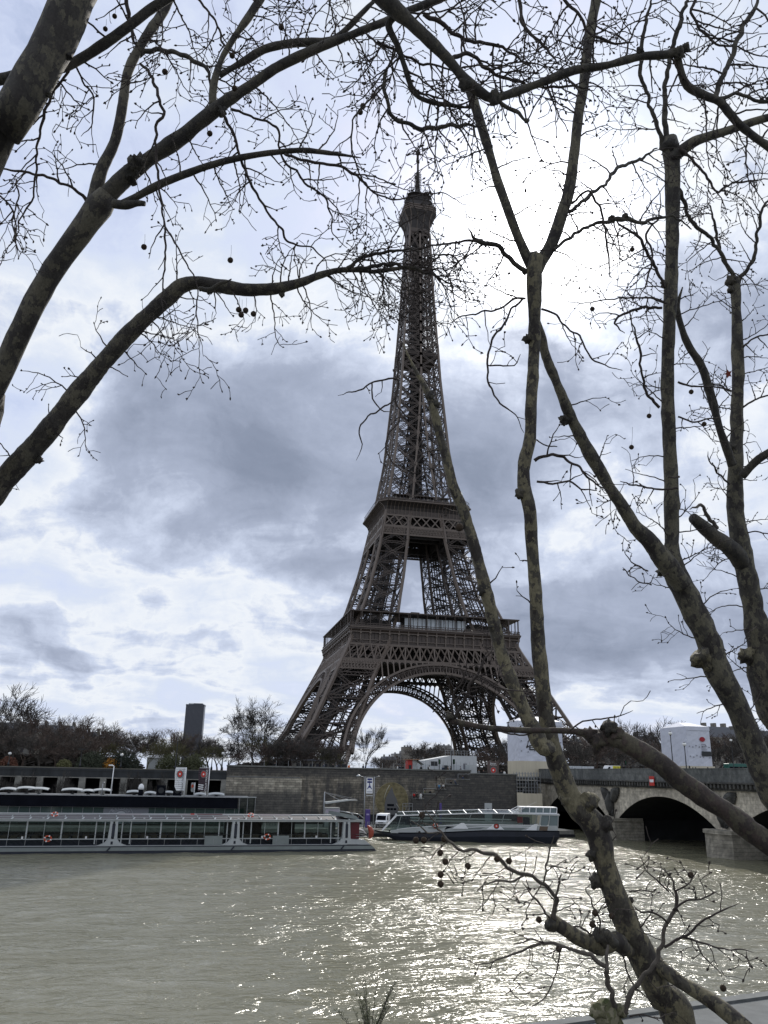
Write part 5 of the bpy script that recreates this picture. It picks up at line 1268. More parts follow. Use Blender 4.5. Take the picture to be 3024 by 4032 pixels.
# ------------------------------------------------------------------ people
def make_body(pose):
    J = {'stand': [((0, 0, .93), .13), ((0, 0, 1.15), .135), ((0, .01, 1.40), .15), ((0, 0, 1.50), .06), ((0, -.01, 1.58), .075), ((0, -.015, 1.70), .085),
                   ((.09, 0, .88), .09), ((.10, -.02, .50), .065), ((.10, .0, .08), .045), ((.10, -.14, .04), .035),
                   ((-.09, 0, .88), .09), ((-.11, .0, .50), .065), ((-.12, .03, .08), .045), ((-.12, -.11, .04), .035),
                   ((.19, 0, 1.41), .06), ((.24, .02, 1.14), .048), ((.22, -.08, .90), .036), ((.22, -.12, .82), .03),
                   ((-.19, 0, 1.41), .06), ((-.24, .03, 1.14), .048), ((-.22, -.06, .90), .036), ((-.22, -.10, .82), .03)],
         'walk': [((0, 0, .93), .13), ((0, -.01, 1.15), .135), ((0, -.03, 1.40), .15), ((0, -.04, 1.50), .06), ((0, -.06, 1.58), .075), ((0, -.07, 1.70), .085),
                  ((.09, 0, .88), .09), ((.10, -.20, .52), .065), ((.10, -.24, .08), .045), ((.10, -.38, .06), .035),
                  ((-.09, 0, .88), .09), ((-.10, .10, .50), .065), ((-.10, .36, .14), .045), ((-.10, .30, .04), .035),
                  ((.19, -.03, 1.41), .06), ((.23, .14, 1.16), .048), ((.20, .10, .92), .036), ((.20, .06, .85), .03),
                  ((-.19, -.03, 1.41), .06), ((-.23, -.12, 1.16), .048), ((-.18, -.30, 1.02), .036), ((-.17, -.37, 1.0), .03)],
         'sit': [((0, 0, .12), .14), ((0, -.01, .36), .135), ((0, -.05, .62), .15), ((0, -.06, .72), .06), ((0, -.08, .80), .075), ((0, -.09, .92), .085),
                 ((.09, -.03, .12), .09), ((.11, -.42, .20), .07), ((.11, -.44, -.22), .045), ((.11, -.56, -.26), .035),
                 ((-.09, -.03, .12), .09), ((-.13, -.40, .24), .07), ((-.13, -.46, -.18), .045), ((-.13, -.58, -.22), .035),
                 ((.19, -.05, .62), .06), ((.24, -.10, .38), .048), ((.12, -.30, .32), .036), ((.08, -.36, .33), .03),
                 ((-.19, -.05, .62), .06), ((-.24, -.08, .38), .048), ((-.12, -.28, .34), .036), ((-.07, -.34, .35), .03)]}[pose]
    E_ = [(0, 1), (1, 2), (2, 3), (3, 4), (4, 5), (0, 6), (6, 7), (7, 8), (8, 9), (0, 10), (10, 11), (11, 12), (12, 13), (2, 14), (14, 15), (15, 16), (16, 17), (2, 18), (18, 19), (19, 20), (20, 21)]
    me = bpy.data.meshes.new('person_body'); me.from_pydata([j[0] for j in J], E_, []); o = bpy.data.objects.new('tmp', me); COL.objects.link(o)
    m = o.modifiers.new('k', 'SKIN'); sv = me.skin_vertices[0].data
    for i, j in enumerate(J): sv[i].radius = (j[1], j[1]*.8 if i < 3 else j[1])
    sv[0].use_root = True
    s_ = o.modifiers.new('s', 'SUBSURF'); s_.levels = 1
    dg = bpy.context.evaluated_depsgraph_get(); r = bpy.data.meshes.new_from_object(o.evaluated_get(dg)); bpy.data.objects.remove(o)
    hips = J[0][0][2]
    for mm in (skin, mat('trousers', (.03, .035, .05)), mat('coat', (.04, .04, .045))): r.materials.append(mm)
    neck = J[3][0][2]
    for p in r.polygons:
        c = p.center; p.use_smooth = True
        if c.z > neck: p.material_index = 0
        elif pose == 'sit': p.material_index = 2 if (c.y > -.16 and c.z > .1) or c.z > .4 else 1
        else:
            hand = c.z < .9 and abs(c.x) > .17
            p.material_index = 0 if hand and c.z < .87 else (2 if c.z > .84 else 1)
    r.name = 'body_'+pose; hd = J[5][0]
    return r, hd
BODY = {k: make_body(k) for k in ('stand', 'walk', 'sit')}
def hair_mesh():
    b = MB().use(hairm); b.smooth = True
    prof = [(.10, .02), (.085, .06), (.05, .095), (0, .108), (-.06, .10), (-.12, .06)]
    b.tube([(0, .012*(1 if z < .05 else 0), z) for z, r in prof], [r for z, r in prof], 10); return b
HAIR = hair_mesh()
CLOTH = {}
def cloth(n, c):
    if n not in CLOTH: CLOTH[n] = mat('cloth_'+n, c, .85)
    return CLOTH[n]
CC = {'black': (.012, .012, .014), 'navy': (.02, .03, .06), 'grey': (.13, .13, .14), 'white': (.6, .6, .58), 'cream': (.45, .4, .3), 'red': (.45, .02, .015), 'orange': (.7, .16, .02), 'blue': (.08, .22, .38), 'brown': (.12, .07, .04), 'olive': (.10, .10, .05)}
hair_me = None
def person(loc, pose, coat, trou, rz, label, group=None, hat=None):
    global hair_me
    me, hd = BODY[pose]
    root = thing('person', loc, label, 'person', rz, group)
    o = bpy.data.objects.new('body', me); COL.objects.link(o); o.parent = root
    for i, c in ((1, trou), (2, coat)): o.material_slots[i].link = 'OBJECT'; o.material_slots[i].material = cloth(c, CC[c])
    if hair_me is None: h = HAIR.build('hair'); hair_me = h.data; 
    else: h = bpy.data.objects.new('hair', hair_me); COL.objects.link(h)
    h.parent = root; h.location = (hd[0], hd[1]+.02, hd[2]+.03)
    # open jacket hem : a short flared skirt of cloth following the waist
    if pose != 'sit':
        c = MB().use(cloth(coat, CC[coat])); c.smooth = True; c.tube([(0, .0, .80), (0, 0, .95), (0, 0, 1.12), (0, .005, 1.38), (0, 0, 1.47)], [.185, .175, .165, .17, .09], 10); cm = c.build('coat', root); cm.scale = (1.12, .85, 1)
    return root
def place_people():
    W = WY-.9+1.5
    up = lambda p: Vector((at(*Z2(p, 300), -174.5).x, -174.5, GZ))
    rows = [ # px in the middle window, pose, coat, trousers, label
     (135, 'stand', 'black', 'black', 'person in black coat alone behind the wall top below the big bare tree'),
     (455, 'walk', 'navy', 'black', 'person in navy coat walking on the wall top near the small concrete kiosk'),
     (515, 'stand', 'black', 'navy', 'person in black jacket, left of a pair standing under the tower leg'),
     (540, 'stand', 'grey', 'black', 'person in grey jacket, right of a pair standing under the tower leg'),
     (620, 'stand', 'orange', 'navy', 'person in bright orange vest on the wall top under the left tower leg'),
     (713, 'stand', 'black', 'black', 'person in black with pale cap leaning on the parapet below the small round tree'),
     (938, 'stand', 'white', 'grey', 'person in white jacket at the parapet left of the red kiosk'),
     (955, 'stand', 'navy', 'black', 'person in navy jacket right of the white-jacketed one at the parapet'),
     (972, 'stand', 'black', 'black', 'person in black coat nearest the red kiosk at the parapet'),
     (1092, 'stand', 'black', 'grey', 'person in black coat with grey trousers just right of the red kiosk'),
     (1145, 'walk', 'white', 'black', 'person in white top walking in front of the long white site cabin'),
     (1235, 'walk', 'navy', 'navy', 'person in navy walking by the two traffic lights'),
     (1268, 'stand', 'brown', 'black', 'person in brown jacket left of the tall lamp pole'),
     (1283, 'stand', 'black', 'navy', 'person in black jacket right of the tall lamp pole'),
     (1350, 'walk', 'grey', 'black', 'person in grey coat walking before the right end of the white cabin')]
    for px, ps, c, t, lab in rows: person(up(px), ps, c, t, random.uniform(-2.5, 2.5), lab)
    st = [(1048, 490, 'sit', 'red', 'black', 'person in red jacket sitting on the lowest stair landing'), (1064, 490, 'sit', 'black', 'black', 'person in black sitting next to the red-jacketed one on the stairs'), (1092, 490, 'sit', 'white', 'white', 'person in white sitting at the right end of the lowest stair landing'),
          (1122, 460, 'stand', 'olive', 'black', 'person in olive coat on the second stair landing'), (1160, 460, 'stand', 'black', 'grey', 'person in black coat and grey trousers on the second stair landing'),
          (1212, 430, 'sit', 'blue', 'navy', 'person in light blue jacket sitting on the third stair landing'), (1238, 430, 'sit', 'white', 'black', 'person in white jacket sitting on the third stair landing'),
          (1297, 397, 'stand', 'black', 'black', 'person in black standing tall on the fourth stair landing'), (1316, 397, 'sit', 'grey', 'navy', 'person in grey sitting on the fourth stair landing'), (1375, 365, 'stand', 'navy', 'black', 'person in navy on the top stair landing')]
    for px, py, ps, c, t, lab in st:
        P = at(*Z2(px, py), WY-2.6); person((P.x, WY-1.6, P.z-.95+.01) if ps == 'stand' else (P.x, WY-2.35, P.z+.2), ps, c, t, random.uniform(-.5, .5), lab)
    for px, Y, c, t, ps, lab in ((60, -186, 'black', 'black', 'stand', 'person in black standing alone by the quay wall right of the pavilion'), (118, -187, 'cream', 'grey', 'walk', 'person in cream jacket, left of a pair walking behind the left boat roof'), (141, -187.3, 'black', 'navy', 'walk', 'person in black jacket, right of a pair walking behind the left boat roof'),
                                 (682, -187, 'navy', 'navy', 'stand', 'person in navy coat left of the landing sign poles'), (710, -187.5, 'black', 'white', 'walk', 'person in black coat and white trousers near the landing sign')):
        x = at(*Z2(px, 590), Y).x; person((x, Y, PZ+.004), ps, c, t, random.uniform(-1, 1), lab)
    bz = 1.705
    for zx, X, c, t, ps, lab in ((1118, FX+2.2, 'navy', 'black', 'stand', 'person in navy coat, left of a pair on the bridge by the tall lamp'), (1149, FX+2.4, 'black', 'black', 'stand', 'person in black coat, right of a pair on the bridge by the tall lamp'),
                              (1222, FX+2.2, 'black', 'grey', 'walk', 'person in black jacket bending forward on the bridge below the second white tower wrap'), (1240, FX+2.6, 'navy', 'navy', 'stand', 'person in navy parka beside the bending one on the bridge'), (1310, FX+2.2, 'black', 'black', 'walk', 'person in black walking alone past the white barriers on the bridge'),
                              (1495, FX+2.2, 'red', 'black', 'stand', 'person in red jacket left of the olive one on the bridge before the green bus'), (1517, FX+2.5, 'olive', 'grey', 'stand', 'person in olive coat between two red jackets on the bridge'), (1553, FX+2.3, 'red', 'navy', 'walk', 'person in red coat at the right, walking on the bridge near the thick trunk')):
        P = atx(*Z3(zx, 500), X); person((X, P.y, bz), ps, c, t, random.uniform(-2.5, 2.5), lab)
    for px, c, lab in ((1470, 'grey', 'person in grey left of the brown riverboat sign'), (1500, 'black', 'person in black just left of the brown riverboat sign')):
        person((at(*Z2(px, 330), -175.5).x, -175.5, GZ-.6), 'stand', c, 'black', .4, lab)
    for px, c, lab in ((1615, 'black', 'person in black right of the brown riverboat sign'), (1636, 'white', 'person in white shirt by the pale hoarding of the wrapped statue')):
        person((at(*Z2(px, 330), -175.5).x, -175.5, GZ-.6), 'stand', c, 'black', -.4, lab)
place_people()

# ------------------------------------------------------------------ quay-top things
def lampp(x, Y, z0, z1, lab, globe=True, arms=0, dbl=False):
    o = thing('street_lamp', (x, Y, z0), lab, 'street lamp', 0, 'street lamps along the far bank'); h = z1-z0
    MB().use(darkm).lathe((0, 0, 0), [(0, .22), (.5, .2), (.7, .10), (h-.7, .06), (h-.5, .12)], 8).build('pole', o)
    if globe:
        MB().use(mat('lamp_globe', (.75, .75, .72), .25)).lathe((0, 0, h-.5), [(0, .12), (.1, .27), (.28, .33), (.46, .25), (.55, .05)], 10).build('lamp_globe', o); MB().use(darkm).lathe((0, 0, h-.02), [(0, .2), (.1, .1), (.2, .02)], 8).build('finial', o)
    return o
def build_quay_top():
    # wrapped statues at the bridge ends
    def wrap(xl, xr, ztop, zb, Y0, lab, hoard, emblem, D=10):
        root = thing('wrapped_monument', ((xl+xr)/2, Y0, GZ), lab, 'wrapped monument', 0); w = (xr-xl)/2; H = ztop-GZ
        b = MB().use(tarp); rs = random.Random(5)
        nx, nz = 14, 16
        def grid(f):
            n0 = len(b.v)
            for j in range(nz+1):
                for i in range(nx+1): b.v.append(f(i/nx, j/nz))
            for j in range(nz):
                for i in range(nx): a = n0+j*(nx+1)+i; b.face([a, a+1, a+nx+2, a+nx+1])
        bump = lambda u, v: .03*sin(u*19+3*v)*sin(v*31+u*5)+.04*mn.noise(Vector((u*9, v*14, w)))
        zz = lambda v: zb-GZ+(H-(zb-GZ))*v
        grid(lambda u, v: (-w+2*w*u, bump(u, v), zz(v))); grid(lambda u, v: (w+bump(u, v), D*u, zz(v))); grid(lambda u, v: (w-2*w*u, D, zz(v))); grid(lambda u, v: (-w+bump(u, v), D-D*u, zz(v)))
        b.poly([(-w, 0, H), (w, 0, H), (w*.5, D*.5, H+1.2), (-w*.5, D*.5, H+1.2)]); b.poly([(w, 0, H), (w, D, H), (w*.5, D*.5, H+1.2)]); b.poly([(-w, D, H), (-w, 0, H), (-w*.5, D*.5, H+1.2)]); b.poly([(w, D, H), (-w, D, H), (-w*.5, D*.5, H+1.2), (w*.5, D*.5, H+1.2)])
        b.build('sheeting', root)
        e = MB().use(tarp); e.box2((-w-.06, -.12, H-.9), (w+.06, -.11, H)); e.build('top_band', root)
        tk = MB().use(mat('sheet_tie', (.2, .2, .22)))
        for v in (.25, .5):
            for i in range(7): tk.box((-w+.5+i*(2*w-1)/6, -.14, zz(v)+.2*sin(i*4)), (.22, .08, .26))
        tk.build('ties', root)
        hb = MB().use(ply)
        if hoard: hb.box2((-w-.1, -.6, 0), (w*.72, -.4, zb-GZ+.1)); hb.box2((-w-.1, -.6, -1.2), (-w+1.6, -.4, 0)) ; hb.box2((-w-.12, -.62, 0), (-w, D, zb-GZ+.1))
        else: hb.box2((-w-.3, -.5, 0), (w+.3, -.3, zb-GZ+.1)); hb.box2((-w-.3, -.5, 0), (-w-.1, D, zb-GZ+.1))
        hb.build('hoarding', root)
        pn = MB().use(darkm)
        if emblem:
            pn.box2((w*.15, -.2, zz(.26)), (w*.95, -.16, zz(.38))); pn.build('dark_notice', root)
            q = MB().use(mat('crimson_mark', (.30, .02, .03))); q.prism([(w*.3+.75*cos(2*pi*k/20), -.2, zz(.68)+.55*sin(2*pi*k/20)) for k in range(20)], (0, .03, 0)); q.build('oval_emblem', root)
            q = MB().use(mat('print_grey', (.15, .15, .17)))
            for k in range(4): q.box2((w*.15, -.2, zz(.55)-k*.42), (w*(.55+.1*(k % 2)), -.17, zz(.55)-k*.42+.12))
            q.build('printed_lines', root)
        else:
            pn.box2((-w*.55, -.2, zz(.28)), (w*.05, -.16, zz(.40))); pn.build('dark_notice', root); q = MB().use(logo_w)
            for k in range(2): q.box2((-w*.5, -.215, zz(.35)-k*.35), (-w*.05, -.205, zz(.35)-k*.35+.12))
            q.build('notice_text', root)
    A, B, T_, zb = at(1122, 1630, -168), at(*Z3(468, 400), -168), at(*Z3(300, 205), -168), at(*Z3(250, 440), -168)
    wrap(A.x, B.x, T_.z, zb.z, -168, 'white sheet-wrapped monument behind the forked trunk, with tall pale hoarding at its base', True, False, max(4, atx(1097, 1630, A.x).y+168))
    A, B, T_, zb = at(*Z3(1195, 400), -168), at(*Z3(1330, 400), -168), at(*Z3(1180, 235), -168), at(*Z3(1250, 470), -168)
    wrap(A.x, B.x, T_.z, zb.z, -168, 'white sheet-wrapped monument with red oval emblem, behind two dark lamp posts on the bridge', False, True, max(4, atx(1430, 1630, A.x).y+168))
    # brown riverboat sign on the wall
    a, b = at(*Z2(1527, 345), WY-.5), at(*Z2(1597, 245), WY-.5)
    o = thing('riverboat_sign', ((a.x+b.x)/2, WY-.5, a.z), 'brown riverboat sign with round red emblem fixed on top of the quay wall', 'sign'); w = (b.x-a.x)/2; h = b.z-a.z
    MB().use(brown).box2((-w, -.1, 0), (w, .1, h)).build('panel', o); q = MB().use(steel)
    for s_ in (-1, 1): q.bar((s_*w*.8, 0, -.8), (s_*w*.8, 0, .1), .1); q.bar((s_*w*.8-.8, 0, -.35), (s_*w*.8, 0, -.35), .08)
    q.build('brackets', o)
    for r, m_, d in ((.72, mat('ring_grey', (.14, .13, .13)), 0), (.52, red, .012), (.18, logo_w, .022)): MB().use(m_).prism([(r*cos(2*pi*k/24), -.115-d, h*.42+r*sin(2*pi*k/24)) for k in range(24)], (0, .008, 0)).build('emblem', o)
    text_mesh('Bateaux', .42, logo_w, 'lettering', o, (0, -.12, h*.86), (pi/2, 0, 0), .004); text_mesh('Parisiens', .42, logo_w, 'lettering', o, (0, -.12, h*.76), (pi/2, 0, 0), .004)
    # glass balustrade on the wall top
    x0, x1 = at(*Z2(-15, 285), WY+1.2).x, at(*Z2(1410, 295), WY+1.2).x
    o = thing('glass_balustrade', (x0, WY+1.2, GZ), 'long glass safety fence running behind the parapet of the middle quay wall', 'fence'); L = x1-x0
    g = MB().use(mat_glass('fence_glass', (.86, .88, .90), -.02)); q = MB().use(steel); x = 0; k = 0
    while x < L-.5: g.poly([(x+.08, 0, .1), (min(x+2.4, L)-.08, 0, .1), (min(x+2.4, L)-.08, 0, 2.0), (x+.08, 0, 2.0)]); q.bar((x, 0, 0), (x, 0, 2.05), .06); x += 2.4
    g.build('glass_panels', o); q.build('posts', o)
    # red kiosk, white cabins
    a, b = at(*Z2(992, 295), -165), at(*Z2(1098, 228), -165); o = thing('snack_kiosk', ((a.x+b.x)/2, -165, GZ), 'small red and white snack kiosk with flat wooden roof behind the parapet', 'kiosk'); w = (b.x-a.x)/2; h = b.z-GZ
    MB().use(red).box2((-w*.75, 0, 0), (-w*.2, 2.2, h-.3)).build('red_booth', o); MB().use(offw).box2((-w*.18, 0, 0), (w*.35, 2.2, h-.3)).build('white_booth', o); MB().use(mat('wood_roof', (.22, .13, .08))).box2((-w, -.8, h-.3), (w*.6, 2.6, h-.12)).build('roof', o); MB().use(darkm).prism([(w*.35, -.5, h-.5), (w*.9, -1.5, h-1.3), (w*1.0, -1.5, h-1.2), (w*.4, -.5, h-.3)], (0, 2, 0)).build('awning', o)
    MB().use(darkm).box2((-w*.65, -.02, 1.1), (-w*.3, .0, 1.9)).build('hatch', o)
    a, b = at(*Z2(1112, 295), -158), at(*Z2(1455, 212), -158); o = thing('site_cabin', ((a.x+b.x)/2, -158, GZ), 'long white site cabin building with roof railing under the right part of the arch', 'cabin'); w = (b.x-a.x)/2; h = b.z-GZ
    bb = MB().use(mat('cabin_white', (.50, .52, .53), .6, 0, .1, .4)); bb.prism([(-w, 0, 0), (w, 0, 0), (w, 0, h), (0, 0, h), (-w, 0, h*.72)], (0, 6, 0)); bb.build('walls', o)
    q = MB().use(steel)
    for k in range(12): x = -.2*w+1.15*w*k/11; q.bar((x, .1, h), (x, .1, h+1.1), .06)
    q.bar((-.2*w, .1, h+1.1), (w*.95, .1, h+1.1), .06); q.bar((-.2*w, .1, h+.6), (w*.95, .1, h+.6), .05); q.build('roof_railing', o)
    q = MB().use(darkm); q.box2((-w*.75, -.03, h*.45), (-w*.5, -.005, h*.68)); q.box2((-w*.25, -.03, 0), (-w*.12, -.005, 2.1)); q.build('door_and_window', o); q = MB().use(steel)
    for x in range(12): q.box((-w+.3+x*(2*w/12), -.02, h*.36), (.05, .03, h*.66))
    q.build('panel_joints', o); MB().use(MAT['print_grey']).box2((w*.48, -.03, 1.3), (w*.62, -.005, 2.6)).build('notice', o)
    a, b = at(*Z2(1380, 325), -176.2), at(*Z2(1455, 268), -176.2); o = thing('white_screen', ((a.x+b.x)/2, -176.2, GZ-.8), 'white translucent site screen at the top of the stairs', 'screen'); MB().use(offw).box2((-(b.x-a.x)/2, -.03, 0), ((b.x-a.x)/2, .03, b.z-GZ+.8)).build('panel', o); MB().use(steel).bar((-(b.x-a.x)/2, 0, 0), (-(b.x-a.x)/2, 0, b.z-GZ+.9), .08).build('post', o)
    # tall lamp poles
    for px, pt, Y, lab in ((1290, 20, -172, 'very tall slim dark lamp pole in front of the far right tower leg'), ):
        b = at(*Z2(px, 290), Y); t_ = at(*Z2(px, pt), Y); lampp(b.x, Y, GZ, t_.z, lab, False)
    for (zx, zt, lab, Y) in ((1095, 268, 'tall dark lamp post, left of two in front of the second wrapped monument', None), (1172, 332, 'shorter dark lamp post, right of two in front of the second wrapped monument', None)):
        b = atx(*Z3(zx+15, 500), FX+1.6); P = atx(*Z3(zx, zt), FX+1.6); lampp(b.x, b.y, 1.7, P.z, lab)
    for (zx, zt, Y, lab) in ((1461, 312, -160, 'lamp post with white globe at the right, near the thick forked trunk'), (938, 338, -150, 'lamp post with white globe between the two wrapped monuments'), (565, 300, -140, 'lamp post with white globe just right of the first wrapped monument')):
        b = at(*Z3(zx, 480), Y); t_ = at(*Z3(zx, zt), Y); lampp(b.x, Y, GZ, t_.z, lab)
    for (zx, zt, Y, lab, g_) in ((1040, 340, -172, 'tall dark mast with cross arms left of the distant tower block', False), (714, 478, -172, 'short lamp post beside the round orange bush', True), (472, 435, -173, 'slim pole with small traffic signals above the left underpass', False), (1318, 470, -172, 'lamp post right of the brown banner at the wall top', True), (1255, 462, -172, 'grey pole just right of the brown banner', False), (45, 470, -170, 'lamp post with white globe at the far left among the bare trees', True)):
        b = at(*Z1(zx, 570), Y); t_ = at(*Z1(zx, zt), Y); o = lampp(b.x, Y, GZ, t_.z, lab, g_)
        if not g_: MB().use(darkm).bar((-.7, 0, t_.z-GZ-.5), (.7, 0, t_.z-GZ-.5), .12).build('cross_arm', o)
    for zx, zt, Y, lab in ((1522-1000+1000, 0, 0, ''),): pass
    # traffic lights
    for zx, Y, lab, fn in ((1211, -171, 'traffic light left of the tall lamp pole, before the white cabin', Z2), (1306, -171, 'traffic light right of the tall lamp pole, before the white cabin', Z2), (833, -160, 'traffic light on the far road seen above the bridge parapet', Z3)):
        b = at(*fn(zx, 290 if fn is Z2 else 490), Y); zt = at(*fn(zx, 232 if fn is Z2 else 435), Y).z; o = thing('traffic_light', (b.x, Y, GZ), lab, 'traffic light', 0, 'traffic lights on the far bank'); h = zt-GZ
        MB().use(darkm).bar((0, 0, 0), (0, 0, h), .12).build('pole', o); MB().use(black).box2((-.2, -.2, h-1.0), (.2, .1, h)).build('signal_head', o); g = MB().use(mat('lens_dull', (.05, .12, .06)))
        for k in range(3): g.prism([(.11*cos(2*pi*j/10), -.21, h-.2-.3*k+.11*sin(2*pi*j/10)) for j in range(10)], (0, -.02, 0))
        g.build('lenses', o)
    # vehicles and barriers near the bridge end
    def vehicle(xl, xr, Y, z0, zt, lab, cat, name, m_, stripe=None, bus=False):
        o = thing(name, ((xl+xr)/2, Y, z0), lab, cat); w = (xr-xl)/2; h = zt-z0
        pr = [(-w, .4), (w, .4), (w, h*.96), (w*.97, h), (-w*.97, h), (-w, h*.96)] if bus else [(-w, .4), (w, .4), (w, h), (-w*.45, h), (-w*.75, h*.62), (-w, h*.5)]
        q = MB().use(m_).prism([(x, 0, z) for x, z in pr], (0, 2.2, 0)).build('body', o); bv = q.modifiers.new('b', 'BEVEL'); bv.width = .08
        g = MB().use(black)
        if bus: g.box2((-w*.95, -.02, h*.42), (w*.95, -.004, h*.82))
        else: g.prism([(-w*.7, -.02, h*.58), (-w*.25, -.02, h*.58), (-w*.25, -.02, h*.9), (-w*.45, -.02, h*.9)], (0, .015, 0))
        g.build('windows', o)
        for x in (-w*.6, w*.6): wl = MB().use(black).tube([(x, -.04, .42), (x, .25, .42)], .42, 14).build('wheel', o); MB().use(steel).tube([(x, -.06, .42), (x, -.03, .42)], .2, 10).build('rim', wl)
        if stripe: 
            q = MB().use(stripe)
            q.box2((w*.05, -.03, h*.55), (w*.98, -.006, h*.98)); q.use(darkm)
            for k in range(5): x = w*(.1+.18*k); q.prism([(x, -.04, h*.62), (x+.12, -.04, h*.62), (x+.35, -.04, h*.95), (x+.23, -.04, h*.95)], (0, .008, 0))
            q.build('chequer_band', o)
            MB().use(black).box2((w*.15, -.035, h*.25), (w*.9, -.005, h*.55)).build('open_rear', o)
        return o
    a, b = at(*Z3(708, 497), -162), at(*Z3(802, 466), -162); vehicle(a.x, b.x, -162, GZ, b.z, 'white ambulance van with yellow chequered rear seen above the bridge parapet', 'ambulance', 'ambulance', white, mat('hazard_yellow', (.65, .58, .03)))
    a, b = at(*Z3(1434, 500), -158), at(*Z3(1556, 455), -158); vehicle(a.x, b.x+3, -158, GZ, b.z, 'dark green city bus behind the people on the bridge at the right', 'bus', 'city_bus', mat('bus_green', (.02, .10, .08), .35), None, True)
    def cont(zx0, zx1, zt, Y, lab, name='site_container', fn=Z3):
        a, b = at(*fn(zx0, 497), Y), at(*fn(zx1, zt), Y); o = thing(name, ((a.x+b.x)/2, Y, GZ), lab, 'container', 0, 'white site containers'); w = (b.x-a.x)/2; h = max(1.2, b.z-GZ)
        MB().use(mat('cabin_white', (.5, .52, .53))).box2((-w, 0, .05), (w, 2.2, h)).build('body', o); q = MB().use(steel)
        for k in range(5): q.box((-w+.1+k*(2*w-.2)/4, -.02, h/2), (.06, .03, h*.95))
        q.build('ribs', o); MB().use(darkm).box2((-w*.6, -.03, h*.5), (-w*.2, -.004, h*.8)).build('vent', o)
    cont(475, 520, 470, -163, 'white site container nearest the first wrapped monument, with a dark vent'); cont(522, 575, 468, -163, 'white site container second to the right of the first wrapped monument'); cont(577, 648, 470, -163, 'long white site container left of a white sign post')
    for k, (z0, z1, lab) in enumerate(((1248, 1290, 'white road barrier below the second wrapped monument'), (1295, 1340, 'white road barrier second of three on the bridge roadway'), (1380, 1438, 'white road barrier with red mark next to the green bus'))):
        a, b = at(*Z3(z0, 500), -165.5), at(*Z3(z1, 490), -165.5); o = thing('road_barrier', ((a.x+b.x)/2, -165.5, GZ+.1), lab, 'barrier', 0, 'white road barriers'); w = (b.x-a.x)/2
        MB().use(offw).prism([(-w, 0, 0), (w, 0, 0), (w, .15, 1.6), (-w, .15, 1.6)], (0, .35, 0)).build('body', o); MB().use(red if k == 2 else mat('sheet_tie', (.2, .2, .22))).box((0, -.0, 1.1), (w*.5, .06, .35)).build('mark', o)
build_quay_top()

